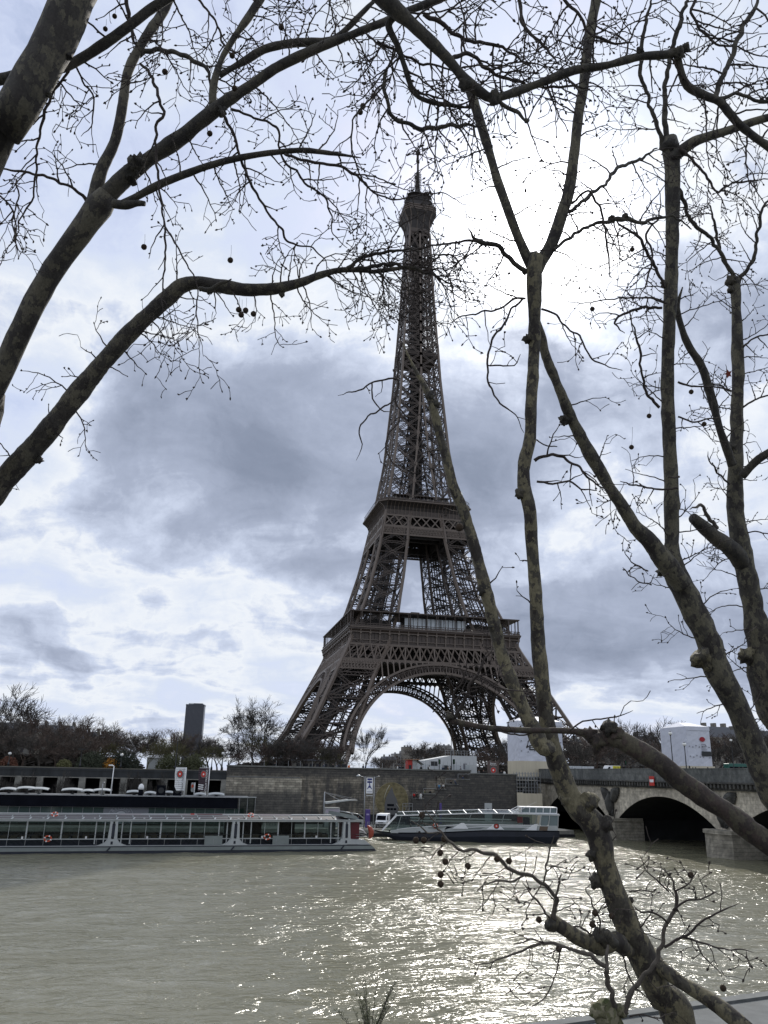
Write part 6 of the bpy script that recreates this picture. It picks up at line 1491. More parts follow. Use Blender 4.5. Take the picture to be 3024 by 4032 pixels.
# ------------------------------------------------------------------ buildings in the distance
def build_city():
    # slab tower far away
    Y = 2300; A, B, T_ = at(394, 1610, Y), at(434, 1610, Y), at(420, 1522, Y); w = (B.x-A.x)/2
    o = thing('office_tower', ((A.x+B.x)/2, Y, 0), 'lone dark grey ribbed office tower block rising behind the trees', 'tower block', radians(-8)); h = T_.z
    MB().use(mat('tower_glass', (.045, .05, .065), .35, 0, .15, .02)).box2((-w, 0, 0), (w, 32, h)).build('body', o)
    q = MB().use(mat('tower_rib', (.085, .09, .105), .5)); n = 15
    for k in range(n): x = -w+2*w*(k+.5)/n; q.box2((x-.5, -.9, 0), (x+.5, -.003, h-3))
    for k in range(8): q.box2((-w-.9, 2+k*4, 0), (-w-.003, 3+k*4, h-3))
    q.build('facade_ribs', o); q = MB().use(mat('tower_glass', (.045, .05, .065))); q.box2((-w-1, -1.1, h-3), (w+1, 33, h+.8)); q.box2((-w*.75, 4, h+.8), (w*.8, 26, h+4.5)); q.use(white).box2((-w*.7, 3.9, h+2), (-w*.2, 3.99, h+4)); q.build('roof_plant', o)
    wallc = [mat('cream_stone_wall', (.20, .185, .16), .9, 0, .15, .2), mat('grey_stone_wall', (.13, .125, .115), .9, 0, .15, .2), mat('white_render', (.34, .34, .34), .9)]
    zinc = mat('zinc_roof', (.10, .105, .12), .5); pane = mat('window_dark', (.02, .022, .03), .2)
    def house(x0, x1, Y, h, D, lab, m_, fl, mans=True, wins=True):
        o = thing('apartment_block', ((x0+x1)/2, Y, GZ), lab, 'building'); w = (x1-x0)/2; hr = h*.80 if mans else h
        b = MB().use(m_).box2((-w, 0, 0), (w, D, hr)); b.box2((-w-.2, -.35, hr-.5), (w+.2, -.003, hr-.1)); b.build('wall', o)
        rf = MB().use(zinc)
        if mans:
            for (A_, B_) in (((-w, 0), (w, 0)), ((w, 0), (w, D)), ((w, D), (-w, D)), ((-w, D), (-w, 0))):
                c = (0, D/2); ins = lambda p: (p[0]*.9, c[1]+(p[1]-c[1])*.8); rf.poly([(*A_, hr), (*B_, hr), (*ins(B_), h), (*ins(A_), h)])
            rf.poly([(-w*.9, D*.1, h), (w*.9, D*.1, h), (w*.9, D*.9, h), (-w*.9, D*.9, h)])
        else: rf.box2((-w-.2, -.2, h), (w+.2, D+.2, h+.5))
        r = rf.build('roof', o)
        k = MB().use(m_)
        for i in range(3): x = -w*.8+w*.8*i; k.box2((x, D*.3, h-.5), (x+1.2, D*.3+3, h+1.9))
        k.build('chimney', r)
        if wins:
            n = max(3, int(2*w/3.2)); me = None
            for j in range(fl):
                for i in range(n):
                    if me is None: ww = MB().use(pane).box2((-.55, -.04, 0), (.55, -.004, 1.9)).build('window', o); me = ww.data
                    else: ww = bpy.data.objects.new('window', me); COL.objects.link(ww); ww.parent = o
                    ww.location = (-w+2*w*(i+.5)/n, 0, 1.2+j*(hr-1)/fl)
    # quay-side blocks behind the trees at the right
    for x0, x1, top, Y, lab, mi in ((1262, 1345, 1588, -20, 'dark stone apartment block between the bare trees left of the second wrapped monument', 1), (1346, 1432, 1590, 0, 'dark apartment block directly left of the second wrapped monument', 1), (1536, 1590, 1570, 0, 'stone apartment block with mansard roof right of the second wrapped monument', 0), (1592, 1700, 1578, 10, 'apartment block at the right edge behind the forked trunks', 1)):
        a, b, c = at(x0, 1650, Y), at(x1, 1650, Y), at((x0+x1)/2, top, Y); house(a.x, b.x, Y, c.z-GZ, 14, lab, wallc[mi], 5)
    for x0, x1, top, Y, lab, mi in ((-40, 70, 1560, 60, 'dark apartment block at the far left behind dense bare trees', 1), (72, 150, 1566, 90, 'second dark apartment block from the left behind bare trees', 1), (150, 205, 1580, 110, 'lower dark apartment block stepping down behind the left trees', 1)):
        a, b, c = at(x0, 1650, Y), at(x1, 1650, Y), at((x0+x1)/2, top, Y); house(a.x, b.x, Y, c.z-GZ, 14, lab, wallc[mi], 6)
    # distant rooftops seen through the arch
    rs = random.Random(11); k = 0
    names = ['leftmost', 'second', 'third', 'fourth', 'fifth', 'sixth', 'seventh', 'eighth', 'ninth', 'tenth']
    for i, (x0, x1, top) in enumerate(((828, 858, 1634), (852, 880, 1629), (868, 893, 1622), (874, 890, 1614), (893, 915, 1620), (915, 935, 1624), (930, 952, 1618), (948, 975, 1611), (972, 990, 1622))):
        Y = 420+rs.uniform(0, 160); a, b, c = at(x0, 1650, Y), at(x1, 1650, Y), at((x0+x1)/2, top, Y)
        house(a.x, b.x, Y, c.z-GZ, 16, names[i]+' of the pale far blocks under the arch from the left', wallc[2 if i % 3 else 0], 4, i % 2 == 0)
    # white marquee among the trees on the left, low stone pavilion
    a, b, t_ = at(*Z1(868, 560), -150), at(*Z1(1060, 560), -150), at(*Z1(965, 478), -150); o = thing('white_marquee', ((a.x+b.x)/2, -150, GZ), 'white marquee half hidden by willows left of the distant tower block', 'tent'); w = (b.x-a.x)/2; h = t_.z-GZ
    MB().use(offw).box2((-w, 0, 0), (w, 6, h*.7)).build('walls', o); MB().use(white).prism([(-w-.3, -.3, h*.702), (w+.3, -.3, h*.702), (w*.2, -.3, h)], (0, 6.6, 0)).build('roof', o)
    a, b, t_ = at(*Z2(250, 285), -140), at(*Z2(590, 285), -140), at(*Z2(400, 232), -140); o = thing('low_stone_pavilion', ((a.x+b.x)/2, -140, GZ), 'low pale stone pavilion under the left tower leg', 'building'); w = (b.x-a.x)/2; h = t_.z-GZ
    MB().use(wallc[0]).box2((-w, 0, 0), (w, 8, h-.4)).build('wall', o); MB().use(zinc).box2((-w-.4, -.5, h-.398), (w+.4, 8.5, h)).build('roof', o); q = MB().use(pane)
    for k in range(8): q.box2((-w+1+k*2*w/8, -.04, .8), (-w+2.2+k*2*w/8, -.004, h-1))
    q.build('windows', o)
build_city()

# ------------------------------------------------------------------ bare trees on the far bank
def bare_tree(seed, H, spread, trunk_h, m_, dens=1.0, droop=0.0, ML=5):
    rs = random.Random(seed); tr = MB().use(m_); cr = MB().use(m_); cnt = [0]
    def rec(p, d, L, r, lv):
        n = 3 if lv < 3 else 2; pts = [p]; rr = [r]; q = p.copy(); dd = d.copy()
        for i in range(n):
            dd = (dd+Vector((rs.uniform(-1, 1), rs.uniform(-1, 1), rs.uniform(-.6, .9)-droop*lv*.12))*.16).normalized(); q = q+dd*(L/n); pts.append(q.copy()); rr.append(r*(1-.35*(i+1)/n))
        (tr if lv == 0 else cr).tube(pts, rr, 7 if lv < 2 else (4 if lv < 4 else 3), False); cnt[0] += 1
        if lv >= ML: return
        k = rs.choice((3, 4, 4) if ML == 5 else (3, 3, 4)) if lv < ML-1 else rs.choice((6, 7, 7) if ML == 5 else (5, 6))
        for j in range(k):
            t_ = (rs.uniform(.30, 1.0) if lv < 3 else rs.uniform(.08, 1.0)) if j else .999; a_ = t_*n; i_ = min(n-1, int(a_)); s_ = pts[i_].lerp(pts[i_+1], a_-i_)
            ax = dd.orthogonal().normalized(); ax.rotate(Matrix.Rotation(rs.uniform(0, 2*pi), 3, dd)); a = (rs.uniform(.35, .95) if lv else rs.uniform(.5, 1.0))*spread
            nd = (dd*cos(a)+ax*sin(a)+Vector((0, 0, .10-droop*.2))).normalized(); rec(s_.copy(), nd, L*rs.uniform(.62, .84) if lv else H*rs.uniform(.25, .33), max(.038, rr[-1]*rs.uniform(.5, .72)), lv+1)
    rec(Vector((0, 0, -.3)), Vector((rs.uniform(-.05, .05), 0, 1)).normalized(), trunk_h, H*.021, 0)
    o = bpy.data.objects.new('bare_tree', None); COL.objects.link(o)
    zt = max(v[2] for v in cr.v) if cr.v else H
    s_ = H/zt
    for b in (tr, cr): b.v = [(x*s_, y*s_, z*s_) for x, y, z in b.v]
    tr.build('trunk', o); cr.build('crown', o); return o
def bush(seed, m_, r=1.5, n=900):
    rs = random.Random(seed); b = MB().use(m_)
    for k in range(n):
        d = Vector((rs.gauss(0, 1), rs.gauss(0, 1), rs.gauss(0, 1))).normalized()*r*rs.uniform(.45, 1.0)*(1+.25*mn.noise(Vector((k*.01, seed, 0)))); d.z = abs(d.z)*1.0
        a = Vector((rs.gauss(0, 1), rs.gauss(0, 1), rs.gauss(0, 1))).normalized()*.13; c = a.orthogonal()*.8
        b.poly([d-a, d+c, d+a, d-c])
    o = bpy.data.objects.new('round_bush', None); COL.objects.link(o); b.build('foliage', o); MB().use(bankbark).tube([(0, 0, -.1), (0, 0, r*.5)], .08, 6).build('stem', o); return o
def build_far_trees():
    PR = [bare_tree(1, 15, 1.0, 4, bankbark), bare_tree(2, 15, .85, 5, bankbark), bare_tree(3, 15, 1.1, 3.5, bankbark2), bare_tree(4, 15, .75, 4, bankbark3, 1, .4), bare_tree(9, 15, .95, 4.5, bankbark2)]
    used = set()
    def put(pi_, x, top, Y, lab, group, rz, wide=1.0):
        b = at(x, 1650, Y); t_ = at(x, top, Y); h = max(3, t_.z-GZ); p = PR[pi_]
        if pi_ in used: o = copy_tree(p)
        else: o = p; used.add(pi_)
        o.location = (b.x, Y, GZ); s_ = h/15; o.scale = (s_*wide, s_*wide, s_); o.rotation_euler = (0, 0, rz); o.name = 'bare_tree'; tag(o, lab, 'tree', group)
    rs = random.Random(21)
    # named ones
    big = bare_tree(31, 17.7, 1.0, 4.6, bankbark, 1.6, 0, 6); b = at(550, 1655, -150); big.location = (b.x, -150, GZ); tt = at(550, 1498, -150).z-GZ; big.scale = (tt/17.7*1.05,)*2+(tt/17.7,); tag(big, 'largest rounded bare tree, between the distant tower block and the iron tower', 'tree')
    put(1, 787, 1562, -140, 'small bare tree standing alone under the tower arch at its left side', None, .3, .75)
    put(0, -5, 1470, -120, 'tallest pale bare tree cut by the left edge of the view', None, 1.0)
    G1 = 'dense bare trees along the left of the far bank'
    spec = [(25, 1535, -150), (60, 1548, -130), (95, 1545, -110), (130, 1543, -140), (165, 1541, -125), (185, 1545, -150), (205, 1560, -105), (228, 1575, -140), (250, 1572, -120), (272, 1575, -150), (300, 1580, -130), (330, 1590, -112), (350, 1572, -145), (372, 1576, -120), (405, 1585, -150), (425, 1580, -130), (452, 1592, -150), (470, 1590, -120), (495, 1592, -145), (515, 1590, -110), (590, 1570, -120), (612, 1585, -150), (640, 1583, -135), (662, 1580, -155), (690, 1592, -150), (712, 1600, -140), (735, 1605, -150), (575, 1590, -160), (602, 1588, -162), (628, 1592, -160), (650, 1590, -163), (676, 1592, -160), (700, 1598, -163), (560, 1600, -165), (722, 1610, -162),
            (10, 1575, -164), (48, 1580, -162), (85, 1578, -165), (120, 1585, -163), (155, 1580, -162), (190, 1588, -165), (225, 1600, -163), (262, 1600, -165), (-25, 1560, -150), (-20, 1590, -165)]
    for i, (x, t_, Y) in enumerate(spec):
        row = 'front row' if Y < -158 else ('middle row' if Y < -135 else 'back row')
        o = put((0, 2, 1, 4, 0, 2, 3)[i % 7], x, t_+rs.uniform(-3, 3), Y, 'bare brown tree in the dense riverside rows left of the iron tower', G1, rs.uniform(0, 6.2), rs.uniform(1.0, 1.4))
    for x, t_, Y, lab in ((318, 1592, -160, 'olive green willow in bud left of the white marquee'), (340, 1600, -158, 'smaller olive willow in front of the white marquee'), (382, 1598, -160, 'olive willow between marquee and distant tower block'), (430, 1605, -160, 'olive willow in bud at the foot of the distant tower block'), (478, 1610, -158, 'low olive willow right of the distant tower block')): put(3, x, t_, Y, lab, None, rs.uniform(0, 6), 1.0)
    G2 = 'bare trees behind the right end of the bridge'
    for i, (x, t_, Y) in enumerate(((1075, 1600, -110), (1095, 1590, -90), (1050, 1610, -120), (1235, 1590, -140), (1262, 1588, -120), (1290, 1584, -140), (1320, 1592, -110), (1345, 1580, -90), (1395, 1590, -140), (1375, 1600, -120), (1412, 1545, -100), (1462, 1556, -90), (1500, 1560, -80), (1545, 1600, -140), (1575, 1580, -120), (1600, 1560, -130), (1635, 1580, -110), (1665, 1570, -130), (1700, 1570, -130))):
        put(i % 3, x, t_, Y, 'bare dark tree behind the bridge in the row to the right of the iron tower', G2, rs.uniform(0, 6), rs.uniform(1.0, 1.3))
    G3 = 'distant bare trees on the horizon under the arch'
    for i, (x, t_) in enumerate(((905, 1602), (925, 1599), (942, 1605), (835, 1632), (850, 1630), (960, 1612), (978, 1612), (815, 1634))): put((i+1) % 3, x, t_, 200+20*i, 'distant bare tree on the hazy horizon under the tower arch', G3, i*1.3, 1.3)
    # small trees on the lower quay before the underpass
    G4 = 'small bare quay trees before the dark underpass'
    for i, (zx, zt) in enumerate(((145, 575), (350, 560), (760, 570), (945, 570), (30, 580))):
        b = at(*Z1(zx, 730), -180.5); t_ = at(*Z1(zx, zt), -180.5); h = t_.z-PZ; o = copy_tree(PR[(i+1) % 2]); o.location = (b.x, -180.5, PZ); o.scale = (h/15*.5, h/15*.5, h/15); o.rotation_euler = (0, 0, i); o.name = 'bare_tree'; tag(o, 'small bare tree in front of the dark columned underpass', 'tree', G4)
    # bushes
    for (zx, zy, r, c, lab) in ((665, 541, 1.9, (.42, .20, .03), 'round orange-yellow bush on the left wall top'), (540, 530, 3.2, (.032, .040, .022), 'dark green bush left of the orange bush'), (735, 515, 3.4, (.012, .018, .010), 'nearly black evergreen right of the orange bush'), (380, 556, 1.5, (.11, .11, .045), 'low yellow-green bush on the wall top at the left'), (1010, 520, 3.0, (.05, .055, .022), 'olive bush below the distant tower block'), (1150, 520, 3.0, (.055, .06, .025), 'olive bush right of the distant tower block'), (45, 548, 1.8, (.12, .05, .03), 'rusty red bush at the far left')):
        P = at(*Z1(zx, 560), -168); o = bush(zx, mat('foliage_%d' % zx, c, .9, 0, .3, 2), r, int(700*r)); o.location = (P.x, -168, GZ); tag(o, lab, 'bush')
    ev = bush(5, mat('foliage_dark_hedge', (.026, .021, .016), .9, 0, .3, 1), 1.0, 2600)
    for i, (x0, w_, h_, Y) in enumerate(((-10, 60, 3.2, -145), (75, 70, 2.6, -140), (150, 80, 3.4, -148), (235, 70, 2.4, -140), (560, 60, 2.0, -130), (640, 80, 3.0, -135), (1100, 70, 3.0, -130), (1290, 90, 3.6, -128), (1380, 70, 3.2, -128), (1580, 120, 3.2, -128))):
        o = ev if i == 0 else copy_tree(ev); P = at(x0, 1650, Y); Q = at(x0+w_, 1650, Y); o.name = 'hedge'; o.location = (P.x, Y, GZ); o.scale = (abs(Q.x-P.x), 3, h_); tag(o, 'dark undergrowth hedge at the foot of the far bank trees', 'hedge', 'dark hedges under the far bank trees')
build_far_trees()
# ------------------------------------------------------------------ near plane trees (traced limbs, each at its own distance)
def QL(x, y): return (x/1.0972, y/1.0972)
def QR(x, y): return (x/1.0972+1512, y/1.0972)
def QB(x, y): return (x/1.0972+1512, y/1.0972+2016)
def P3(fx, fy, dep): return CAM+(FW+RT*((fx-1512)/FPX)-UP*((fy-2016)/FPX))*dep
def catmull(P, R, step):
    out = []; rr = []
    n = len(P)
    for i in range(n-1):
        p0, p1, p2, p3 = P[max(i-1, 0)], P[i], P[i+1], P[min(i+2, n-1)]
        m = max(1, int((p2-p1).length/step))
        for k in range(m):
            t = k/m; a = 2*p1; b = p2-p0; c = 2*p0-5*p1+4*p2-p3; d = -p0+3*p1-3*p2+p3
            out.append(.5*(a+b*t+c*t*t+d*t*t*t)); rr.append(R[i]+(R[i+1]-R[i])*(t*t*(3-2*t)))
    out.append(P[-1]); rr.append(R[-1]); return out, rr
RS = random.Random(77); DENS = 1.02; LEN = 1.25; WS = 1.0
class Near:
    def __init__(s, name, label, base_dir):
        s.limbs = []; s.tw = MB(); s.buds = MB(); s.name = name; s.label = label; s.balls = []; s.polys = {}
        s.nb = 0
    def limb(s, Q, pts, d0, d1=None, mt=None, kind='limb', rough=.10, ext=None, key=None, n=14):
        d1 = d0 if d1 is None else d1; P = []; R = []; L = len(pts)
        for i, (x, y, w) in enumerate(pts):
            dep = d0+(d1-d0)*i/(L-1); w = w*(WS if w > 36 else 1); f = Q(x, y); P.append(P3(f[0], f[1], dep)); R.append(w/1.0972/2*dep/FPX)
        if ext:   # outside the view: carry the limb on in 3-D
            for at_end, q, r in ext:
                if at_end: P.append(Vector(q)); R.append(r)
                else: P.insert(0, Vector(q)); R.insert(0, r)
        big = max(R) > .02; fine_end = pts[-1][2] < 22
        A, B = catmull(P, R, max(.02, min(R)*1.2) if big else .03)
        m = MB().use(mt or bark); m.smooth = True
        B2 = []
        sd = RS.random()*50; thin = max(w for _, _, w in pts) < 36
        if thin:   # young wood: kinked between nodes, swollen at them, drawn out to a point
            N_ = len(A); A2 = []
            for i, p in enumerate(A):
                k = min(1, i/3, (N_-1-i)/2+.3); A2.append(p+(RT*mn.noise(p*13+Vector((sd, 0, 0)))+UP*mn.noise(p*13+Vector((0, sd, 9)))+FW*mn.noise(p*9))*k*(.014+B[i]*.5))
            A = A2; B = [r*.74*(1+.25*max(0, mn.noise(p*23)))*(1 if i < N_*.75 else 1-.6*(i-N_*.75)/(N_*.25)) for i, (p, r) in enumerate(zip(A, B))]
        for i, (p, r) in enumerate(zip(A, B)):
            k = 1+rough*(mn.noise(p*3.0+Vector((sd, 0, 0)))*1.2+mn.noise(p*9.0)*.6)
            if fine_end and not thin: k *= 1-.75*max(0, (len(B2)/len(A)-.86)/.14)
            B2.append(r*k)
        if big:
            # knobbly cross-section
            nn = n; base = len(m.v); T = (A[1]-A[0]).normalized(); a = T.orthogonal().normalized(); N = len(A)
            for i, p in enumerate(A):
                t = (A[min(i+1, N-1)]-A[max(i-1, 0)]); t = t.normalized() if t.length > 1e-6 else T; a = (a-t*a.dot(t)).normalized(); b = t.cross(a)
                for k in range(nn):
                    w = 2*pi*k/nn; dr = a*cos(w)+b*sin(w); q = p+dr*B2[i]; h = 1+rough*.9*mn.noise(q*7)+rough*.5*mn.noise(q*22); m.v.append(tuple(p+dr*B2[i]*h))
            for i in range(N-1):
                X = base+i*nn; Y = X+nn
                for k in range(nn): m.face([X+k, X+(k+1) % nn, Y+(k+1) % nn, Y+k])
            m.face([base+k for k in range(nn)][::-1]); m.face([base+(N-1)*nn+k for k in range(nn)])
        else: m.tube(A, B2, 7)
        s.limbs.append((kind, m)); s.polys[key or len(s.polys)] = (A, B); return A, B
    def knob(s, Q, x, y, r, dep, mt=None, hole=False):
        f = Q(x, y); c = P3(f[0], f[1], dep); R = r/1.0972*dep/FPX
        # seat the knot on the surface of the nearest limb
        best = None
        for A, B in s.polys.values():
            for p, q_ in zip(A, B):
                e = (p-CAM).length/(c-CAM).length; d_ = ((p-CAM)/e-(c-CAM)); l_ = d_.length-q_
                if best is None or l_ < best[0]: best = (l_, p, q_)
        if best:
            p, q_ = best[1], best[2]; d_ = c-p; d_ = d_-FW*d_.dot(FW)
            lim = q_+R*.35
            if d_.length > lim: d_ = d_*(lim/d_.length)
            c = p+d_-FW*min(q_*.3, R*.3)
        m = MB().use(mt or bark_d); m.smooth = True
        n0 = len(m.v); nu, nv = 14, 9
        for j in range(nv+1):
            for i in range(nu):
                th, ph = pi*j/nv, 2*pi*i/nu; d = Vector((sin(th)*cos(ph), sin(th)*sin(ph), cos(th))); h = .80+.55*mn.noise(c*3+d*1.7)+.30*mn.noise(d*4.5+c); m.v.append(tuple(c+d*R*h))
        for j in range(nv):
            for i in range(nu): m.face([n0+j*nu+i, n0+j*nu+(i+1) % nu, n0+(j+1)*nu+(i+1) % nu, n0+(j+1)*nu+i])
        s.limbs.append(('knot', m))
    def bud(s, p, d, r):
        r *= 1.5
        s.tw.tube([p-d*r*.6, p+d*r*.6, p+d*r*2.0, p+d*r*3.2], [r*.5, r*1.15, r*.95, r*.15], 4, False)
    def twig(s, p, d, L, r, droop=.0, lv=0, dep=7.0):
        seg = RS.uniform(.035, .06)*(1 if lv else 1.15); n = max(2, int(L/seg)); pts = [p.copy()]; rr = [r]; q = p.copy(); zig = RS.choice((-1, 1)); side = FW.cross(d).normalized()
        curl = RS.uniform(-.10, .10)
        for i in range(n):
            side = FW.cross(d).normalized() if FW.cross(d).length > .05 else side
            d = (d+side*(zig*RS.uniform(.10, .38)+curl)+FW*RS.uniform(-.12, .12)+Vector((0, 0, -droop*.13 if i < n*.65 else droop*.10))).normalized(); zig = -zig
            q = q+d*seg*RS.uniform(.7, 1.3); pts.append(q.copy()); r2 = max(.0032, r*(1-.6*(i+1)/n)); rr.append(r2)
            if i > 0 and lv < 3 and RS.random() < (.48, .36, .12)[min(lv, 2)]:
                sg = RS.choice((-1, 1)); nd = (d*RS.uniform(.5, 1.0)+side*sg*RS.uniform(.6, 1.2)+FW*RS.uniform(-.4, .4)).normalized(); s.twig(q, nd, L*RS.uniform(.28, .55), r2*.7, droop, lv+1, dep)
            elif RS.random() < .22: s.bud(q, (d+side*RS.choice((-1, 1))*1.2).normalized(), .0042)
        s.tw.tube(pts, rr, 5 if lv == 0 else 4, False); s.nb += 1
        if RS.random() < .5: s.bud(pts[-1], d, RS.uniform(.0036, .0056))
    def sprout(s, key, dens, L, droop=.5, r=.0085, t0=0.0, t1=1.0, bias=None, auto=0):
        dens *= DENS; L *= LEN
        A, B = s.polys[key]; tot = sum((A[i+1]-A[i]).length for i in range(len(A)-1)); acc = 0; nxt = RS.uniform(0, 1/dens)
        for i in range(len(A)-1):
            e = (A[i+1]-A[i]); l = e.length; acc += l
            while acc > nxt:
                nxt += RS.uniform(.5, 1.5)/dens
                if not (t0 <= acc/tot <= t1): continue
                t = e.normalized() if l > 1e-6 else FW; sd = FW.cross(t).normalized(); sg = RS.choice((-1, 1))
                d = (t*RS.uniform(.1, .8)+sd*sg*RS.uniform(.6, 1.1)+FW*RS.uniform(-.5, .5))
                if bias is not None: d += Vector(bias)*RS.uniform(.3, 1.0)
                d.normalize(); rr = min(r, B[i]*.7); s.twig(A[i]+d*B[i]*.6, d, L*RS.uniform(.45, 1.15), rr, droop)
    def ball(s, Q, x, y, dep, stem=40, r=11):
        f = Q(x, y); c = P3(f[0], f[1], dep); R = r/1.0972*dep/FPX; m = MB().use(ballm); m.smooth = True; nu, nv = 12, 8
        for j in range(nv+1):
            for i in range(nu):
                th, ph = pi*j/nv, 2*pi*i/nu; d = Vector((sin(th)*cos(ph), sin(th)*sin(ph), cos(th))); m.v.append(tuple(c+d*R*(1+.10*((i+j) % 2))))
        for j in range(nv):
            for i in range(nu): m.face([j*nu+i, j*nu+(i+1) % nu, (j+1)*nu+(i+1) % nu, (j+1)*nu+i])
        stem = stem or 38
        if stem: g = P3(f[0]+4, f[1]-stem, dep); m.use(twigm).tube([c, (c+g)/2+RT*.004, g], .0016, 4)
        s.balls.append(m)
    def finish(s, base, mtw=None):
        root = thing(s.name, base, s.label, 'tree'); s.tw.use(mtw or twigm)
        for k, m in s.limbs: m.build(k, root, base)
        if s.tw.v: s.tw.build('twigs', root, base)
        for m in s.balls: m.build('seed_ball', root, base)
        return root

GB = -7.05
def ground_from(P, back, lat):     # a base on the near port reached from the point P
    v = Vector((P.x, P.y, 0))+Vector((FW.x, FW.y, 0)).normalized()*back+Vector((RT.x, RT.y, 0)).normalized()*lat
    return Vector((v.x, v.y, GB))

def tree_left_big():
    global WS; WS = 0.82
    t = Near('plane_tree', 'huge leaning plane tree trunk crossing the top left corner', None)
    top = P3(520/1.0972, -420/1.0972, 6.3); e = P3(-120/1.0972, 760/1.0972, 5.9); b = ground_from(e, .5, -1.6)
    t.limb(QL, [(-120, 760, 230), (20, 550, 222), (150, 340, 215), (240, 170, 205), (320, -20, 200)], 5.9, 6.1, mt=bark_l, kind='trunk', n=20, key='tr',
           ext=[(0, b.lerp(e, .6)+RT*-.15, .25), (0, b, .30), (1, top, .16)])
    t.knob(QL, 195, 390, 16, 5.75); t.knob(QL, 300, 245, 22, 5.95)
    t.limb(QL, [(-30, 350, 60), (60, 330, 62), (160, 305, 60), (270, 288, 60), (330, 265, 50), (450, 190, 54), (560, 110, 52), (650, 40, 50), (760, -30, 48), (900, -140, 40)], 6.2, 6.6, bark_d, key='a')
    t.limb(QL, [(300, 300, 14), (240, 380, 16), (190, 500, 16), (170, 600, 14), (155, 700, 12), (150, 800, 10), (120, 900, 10), (85, 960, 9), (70, 1050, 8), (60, 1130, 6)], 6.3, 6.3, twigm, key='b')
    t.limb(QL, [(330, 290, 12), (360, 350, 11), (400, 400, 10), (405, 470, 9), (390, 540, 8), (350, 590, 6)], 6.4, 6.5, twigm, key='c')
    # limb arching above the view and coming back in at the top
    j = P3(420/1.0972, -230/1.0972, 6.2); k = P3(1000/1.0972, -420/1.0972, 6.2); l = P3(1350/1.0972, -300/1.0972, 6.1)
    t.limb(QR, [(-40, -40, 92), (60, 50, 85), (170, 150, 70), (280, 260, 60), (350, 345, 60), (420, 400, 52), (470, 425, 52), (560, 400, 46), (700, 350, 42), (820, 305, 42), (950, 285, 42), (1100, 245, 42), (1230, 235, 42), (1285, 215, 44)], 6.0, 6.2, bark_d, key='T6', rough=.14,
           ext=[(0, l, .095), (0, k, .10), (0, j, .11)])
    t.knob(QR, 1300, 210, 26, 6.2); t.knob(QR, 1262, 240, 34, 6.22); t.knob(QR, 475, 428, 34, 6.1); t.knob(QR, 1105, 185, 20, 6.25); t.knob(QR, 350, 360, 34, 6.05)
    t.limb(QR, [(470, 420, 24), (530, 460, 22), (590, 500, 20), (620, 530, 14)], 6.1, 6.1, bark_d, key='d'); t.knob(QR, 617, 522, 12, 6.1)
    t.limb(QR, [(620, 520, 8), (650, 460, 8), (690, 400, 8), (750, 340, 8), (800, 300, 8)], 6.12, 6.3, twigm, key='d2')
    t.limb(QR, [(1265, 230, 44), (1280, 300, 38), (1310, 370, 36), (1380, 410, 36), (1450, 440, 40), (1500, 500, 36), (1560, 560, 32), (1680, 650, 30)], 6.2, 6.4, bark_d, key='e', rough=.14)
    t.limb(QR, [(1430, 425, 30), (1470, 320, 28), (1510, 210, 28), (1560, 100, 26), (1630, -20, 26)], 6.3, 6.5, bark_d, key='f')
    t.limb(QR, [(1440, 430, 22), (1520, 405, 20), (1600, 430, 20), (1680, 440, 20)], 6.3, 6.4, bark_d, key='g')
    t.limb(QR, [(60, 60, 40), (20, 110, 34), (60, 200, 26), (90, 290, 22), (130, 400, 20), (200, 440, 20), (290, 455, 18), (380, 468, 14)], 6.1, 6.3, bark_d, key='h')
    t.limb(QR, [(-30, 180, 16), (60, 220, 15), (150, 270, 14), (240, 290, 12), (330, 330, 10)], 6.2, 6.4, twigm, key='i')
    t.limb(QR, [(170, 60, 26), (250, 100, 24), (330, 160, 22), (420, 190, 20), (500, 195, 18), (560, 240, 12), (640, 290, 10)], 6.3, 6.6, twigm, key='j')
    t.limb(QR, [(280, 260, 26), (360, 230, 22), (430, 280, 20), (500, 330, 18), (600, 360, 16), (700, 375, 14), (840, 375, 12), (950, 375, 8)], 6.2, 6.5, twigm, key='k')
    t.limb(QR, [(590, -20, 22), (590, 60, 20), (620, 130, 18), (690, 200, 16), (760, 280, 12)], 6.4, 6.2, twigm, key='l')
    t.limb(QR, [(760, -20, 18), (840, 60, 18), (900, 150, 16), (1000, 190, 14), (1080, 180, 12)], 6.4, 6.4, twigm, key='m')
    t.limb(QR, [(10, 300, 20), (5, 400, 22), (30, 490, 24), (90, 530, 24), (190, 555, 26), (290, 545, 22), (390, 540, 20), (440, 545, 16)], 6.8, 7.0, bark_d, key='n')
    t.limb(QR, [(20, 340, 12), (-60, 420, 11), (-130, 520, 10), (-140, 640, 10), (-100, 760, 9), (-60, 820, 9), (0, 850, 10), (90, 860, 9), (180, 835, 9), (260, 830, 8), (340, 880, 7), (420, 890, 5)], 6.9, 7.3, twigm, key='o')
    t.limb(QR, [(1350, -20, 20), (1330, 60, 16), (1380, 140, 14), (1450, 200, 12), (1530, 200, 10), (1600, 240, 10), (1680, 250, 10)], 6.4, 6.4, twigm, key='p')
    up = (0, 0, -.5)
    for k_, dn, L in (('a', 5, .55), ('T6', 5.5, .50), ('h', 9, .50), ('i', 9, .42), ('j', 9, .5), ('k', 9, .45), ('l', 8, .45), ('m', 8, .45), ('n', 7, .35), ('e', 7, .5), ('f', 6, .45), ('g', 9, .45), ('p', 9, .4), ('o', 7, .26)): t.sprout(k_, dn, L, .6, bias=(0, 0, -.35), t0=.1)
    t.sprout('b', 9, .30, 1.0, bias=(0, 0, -.5), t0=.2); t.sprout('c', 9, .26, 1.0, bias=(0, 0, -.4))
